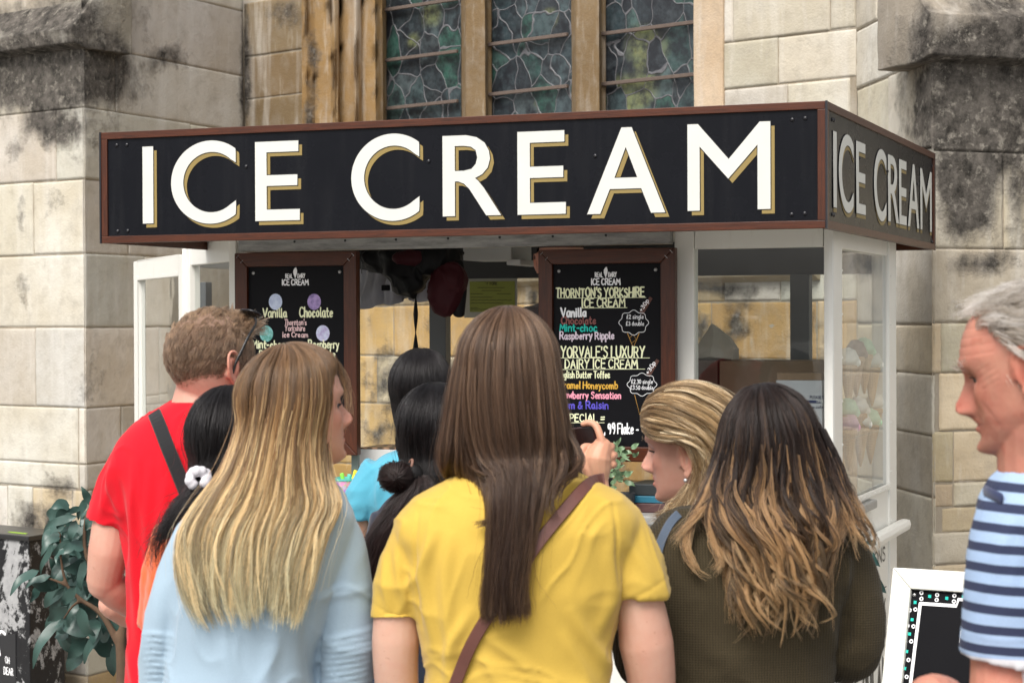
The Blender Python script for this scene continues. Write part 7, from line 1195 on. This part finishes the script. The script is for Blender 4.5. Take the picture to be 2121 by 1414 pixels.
# on the front counter
o = thing('wafer_box', K(*Kt(780, 940, .50)[:2], ZC), 'white carton with brown pictured lid on the counter by the left menu board', 'box'); a = Kt(742, 930, .46); b = Kt(822, 930, .46); zt4 = Kt(780, 930, .46)[2]; mb = MB(); kbox(mb, a[0], b[0], .46, .66, ZC+.0006, zt4); mb.build('carton_body', PAPER, o, bevel=.003)
t = NT('wafer_picture'); p = t.pos(); w = t.n('TexWave', i_Vector=p, i_Scale=9., i_Distortion=9., i_Detail=3.).outputs['Fac']; t.set(Base_Color=t.ramp(w, [(.2, (.03, .018, .012)), (.5, (.20, .09, .045)), (.85, (.42, .24, .14))]), Roughness=.3); mb = MB(); kbox(mb, a[0]+.001, b[0]-.001, .461, .659, zt4+.0003, zt4+.004); mb.build('carton_lid', t.m, o)
c = K(*Kt(718, 1010, .32)[:2], ZC); o = thing('spoon_tub', c, 'pink patterned paper tub of plastic spoons on the counter', 'tub'); th = np.arange(28)*2*math.pi/28; t = NT('patterned_paper'); p = t.pos(); v = t.n('TexVoronoi', i_Vector=p, i_Scale=75.).outputs['Color']; t.set(Base_Color=t.mix(.45, (.52, .25, .25), v), Roughness=.6); zr_ = Kt(718, 989, .32)[2]-ZC; ring = lambda r, z: np.stack([c[0]+r*np.cos(th), c[1]+r*np.sin(th), c[2]+z+0*th], 1); mb = MB(); mb.loft([ring(.044, .0006), ring(.052, zr_-.008)]); mb.build('tub_body', t.m, o); mb = MB(); mb.loft([ring(.0525, zr_-.0078), ring(.054, zr_-.006), ring(.054, zr_), ring(.050, zr_), ring(.048, zr_-.02)], False); mb.build('tub_rim', plain('teal_rim', (.10, .48, .40), .5), o)
for k, (px, py, col) in enumerate(((737, 975, (.70, .62, .04)), (708, 981, (.20, .62, .06)), (724, 983, (.10, .50, .42)))): e = K(*Kt(px, py, .32)); q = c+KZ*.03+(e-c)*np.array([.2, .2, 0]); mb = MB(); mb.tube([q, q+(e-q)*.6, e], [(.004, .002), (.005, .002), (.007, .003)], 8); tag(mb.build('plastic_spoon', plain('spoon_plastic', col, .35), None, smooth=True), ('yellow plastic spoon standing in the patterned tub', 'lime plastic spoon lying in the patterned tub', 'teal plastic spoon in the middle of the patterned tub')[k], 'spoon')
a = Kt(1298, 1000, .34); b = Kt(1345, 1000, .34)
for k, (h0, h1, m, lb) in enumerate(((0, .028, plain('maroon_cover', (.07, .03, .03), .5), 'maroon folder at the bottom of the stack by the sage plant'), (.0285, .050, plain('teal_cover', (.02, .13, .20), .4), 'teal folder in the middle of the stack by the sage plant'), (.0505, .085, plain('dark_cover', (.025, .03, .032), .4), 'dark folder on top of the stack by the sage plant'))): mb = MB(); kbox(mb, a[0]+.004*k, b[0]+.05-.006*k, .33+.003*k, .50, ZC+.0006+h0, ZC+h1); tag(mb.build('folder', m, None, bevel=.003), lb, 'folder')
mb = MB(); kbox(mb, Kt(728, 1000, .40)[0], Kt(741, 1000, .40)[0], .40, .415, ZC+.0005, 1.30); kiosk_post = mb.build('sliding_track', plain('green_grey_metal', (.14, .19, .17), .4, .1), kiosk)
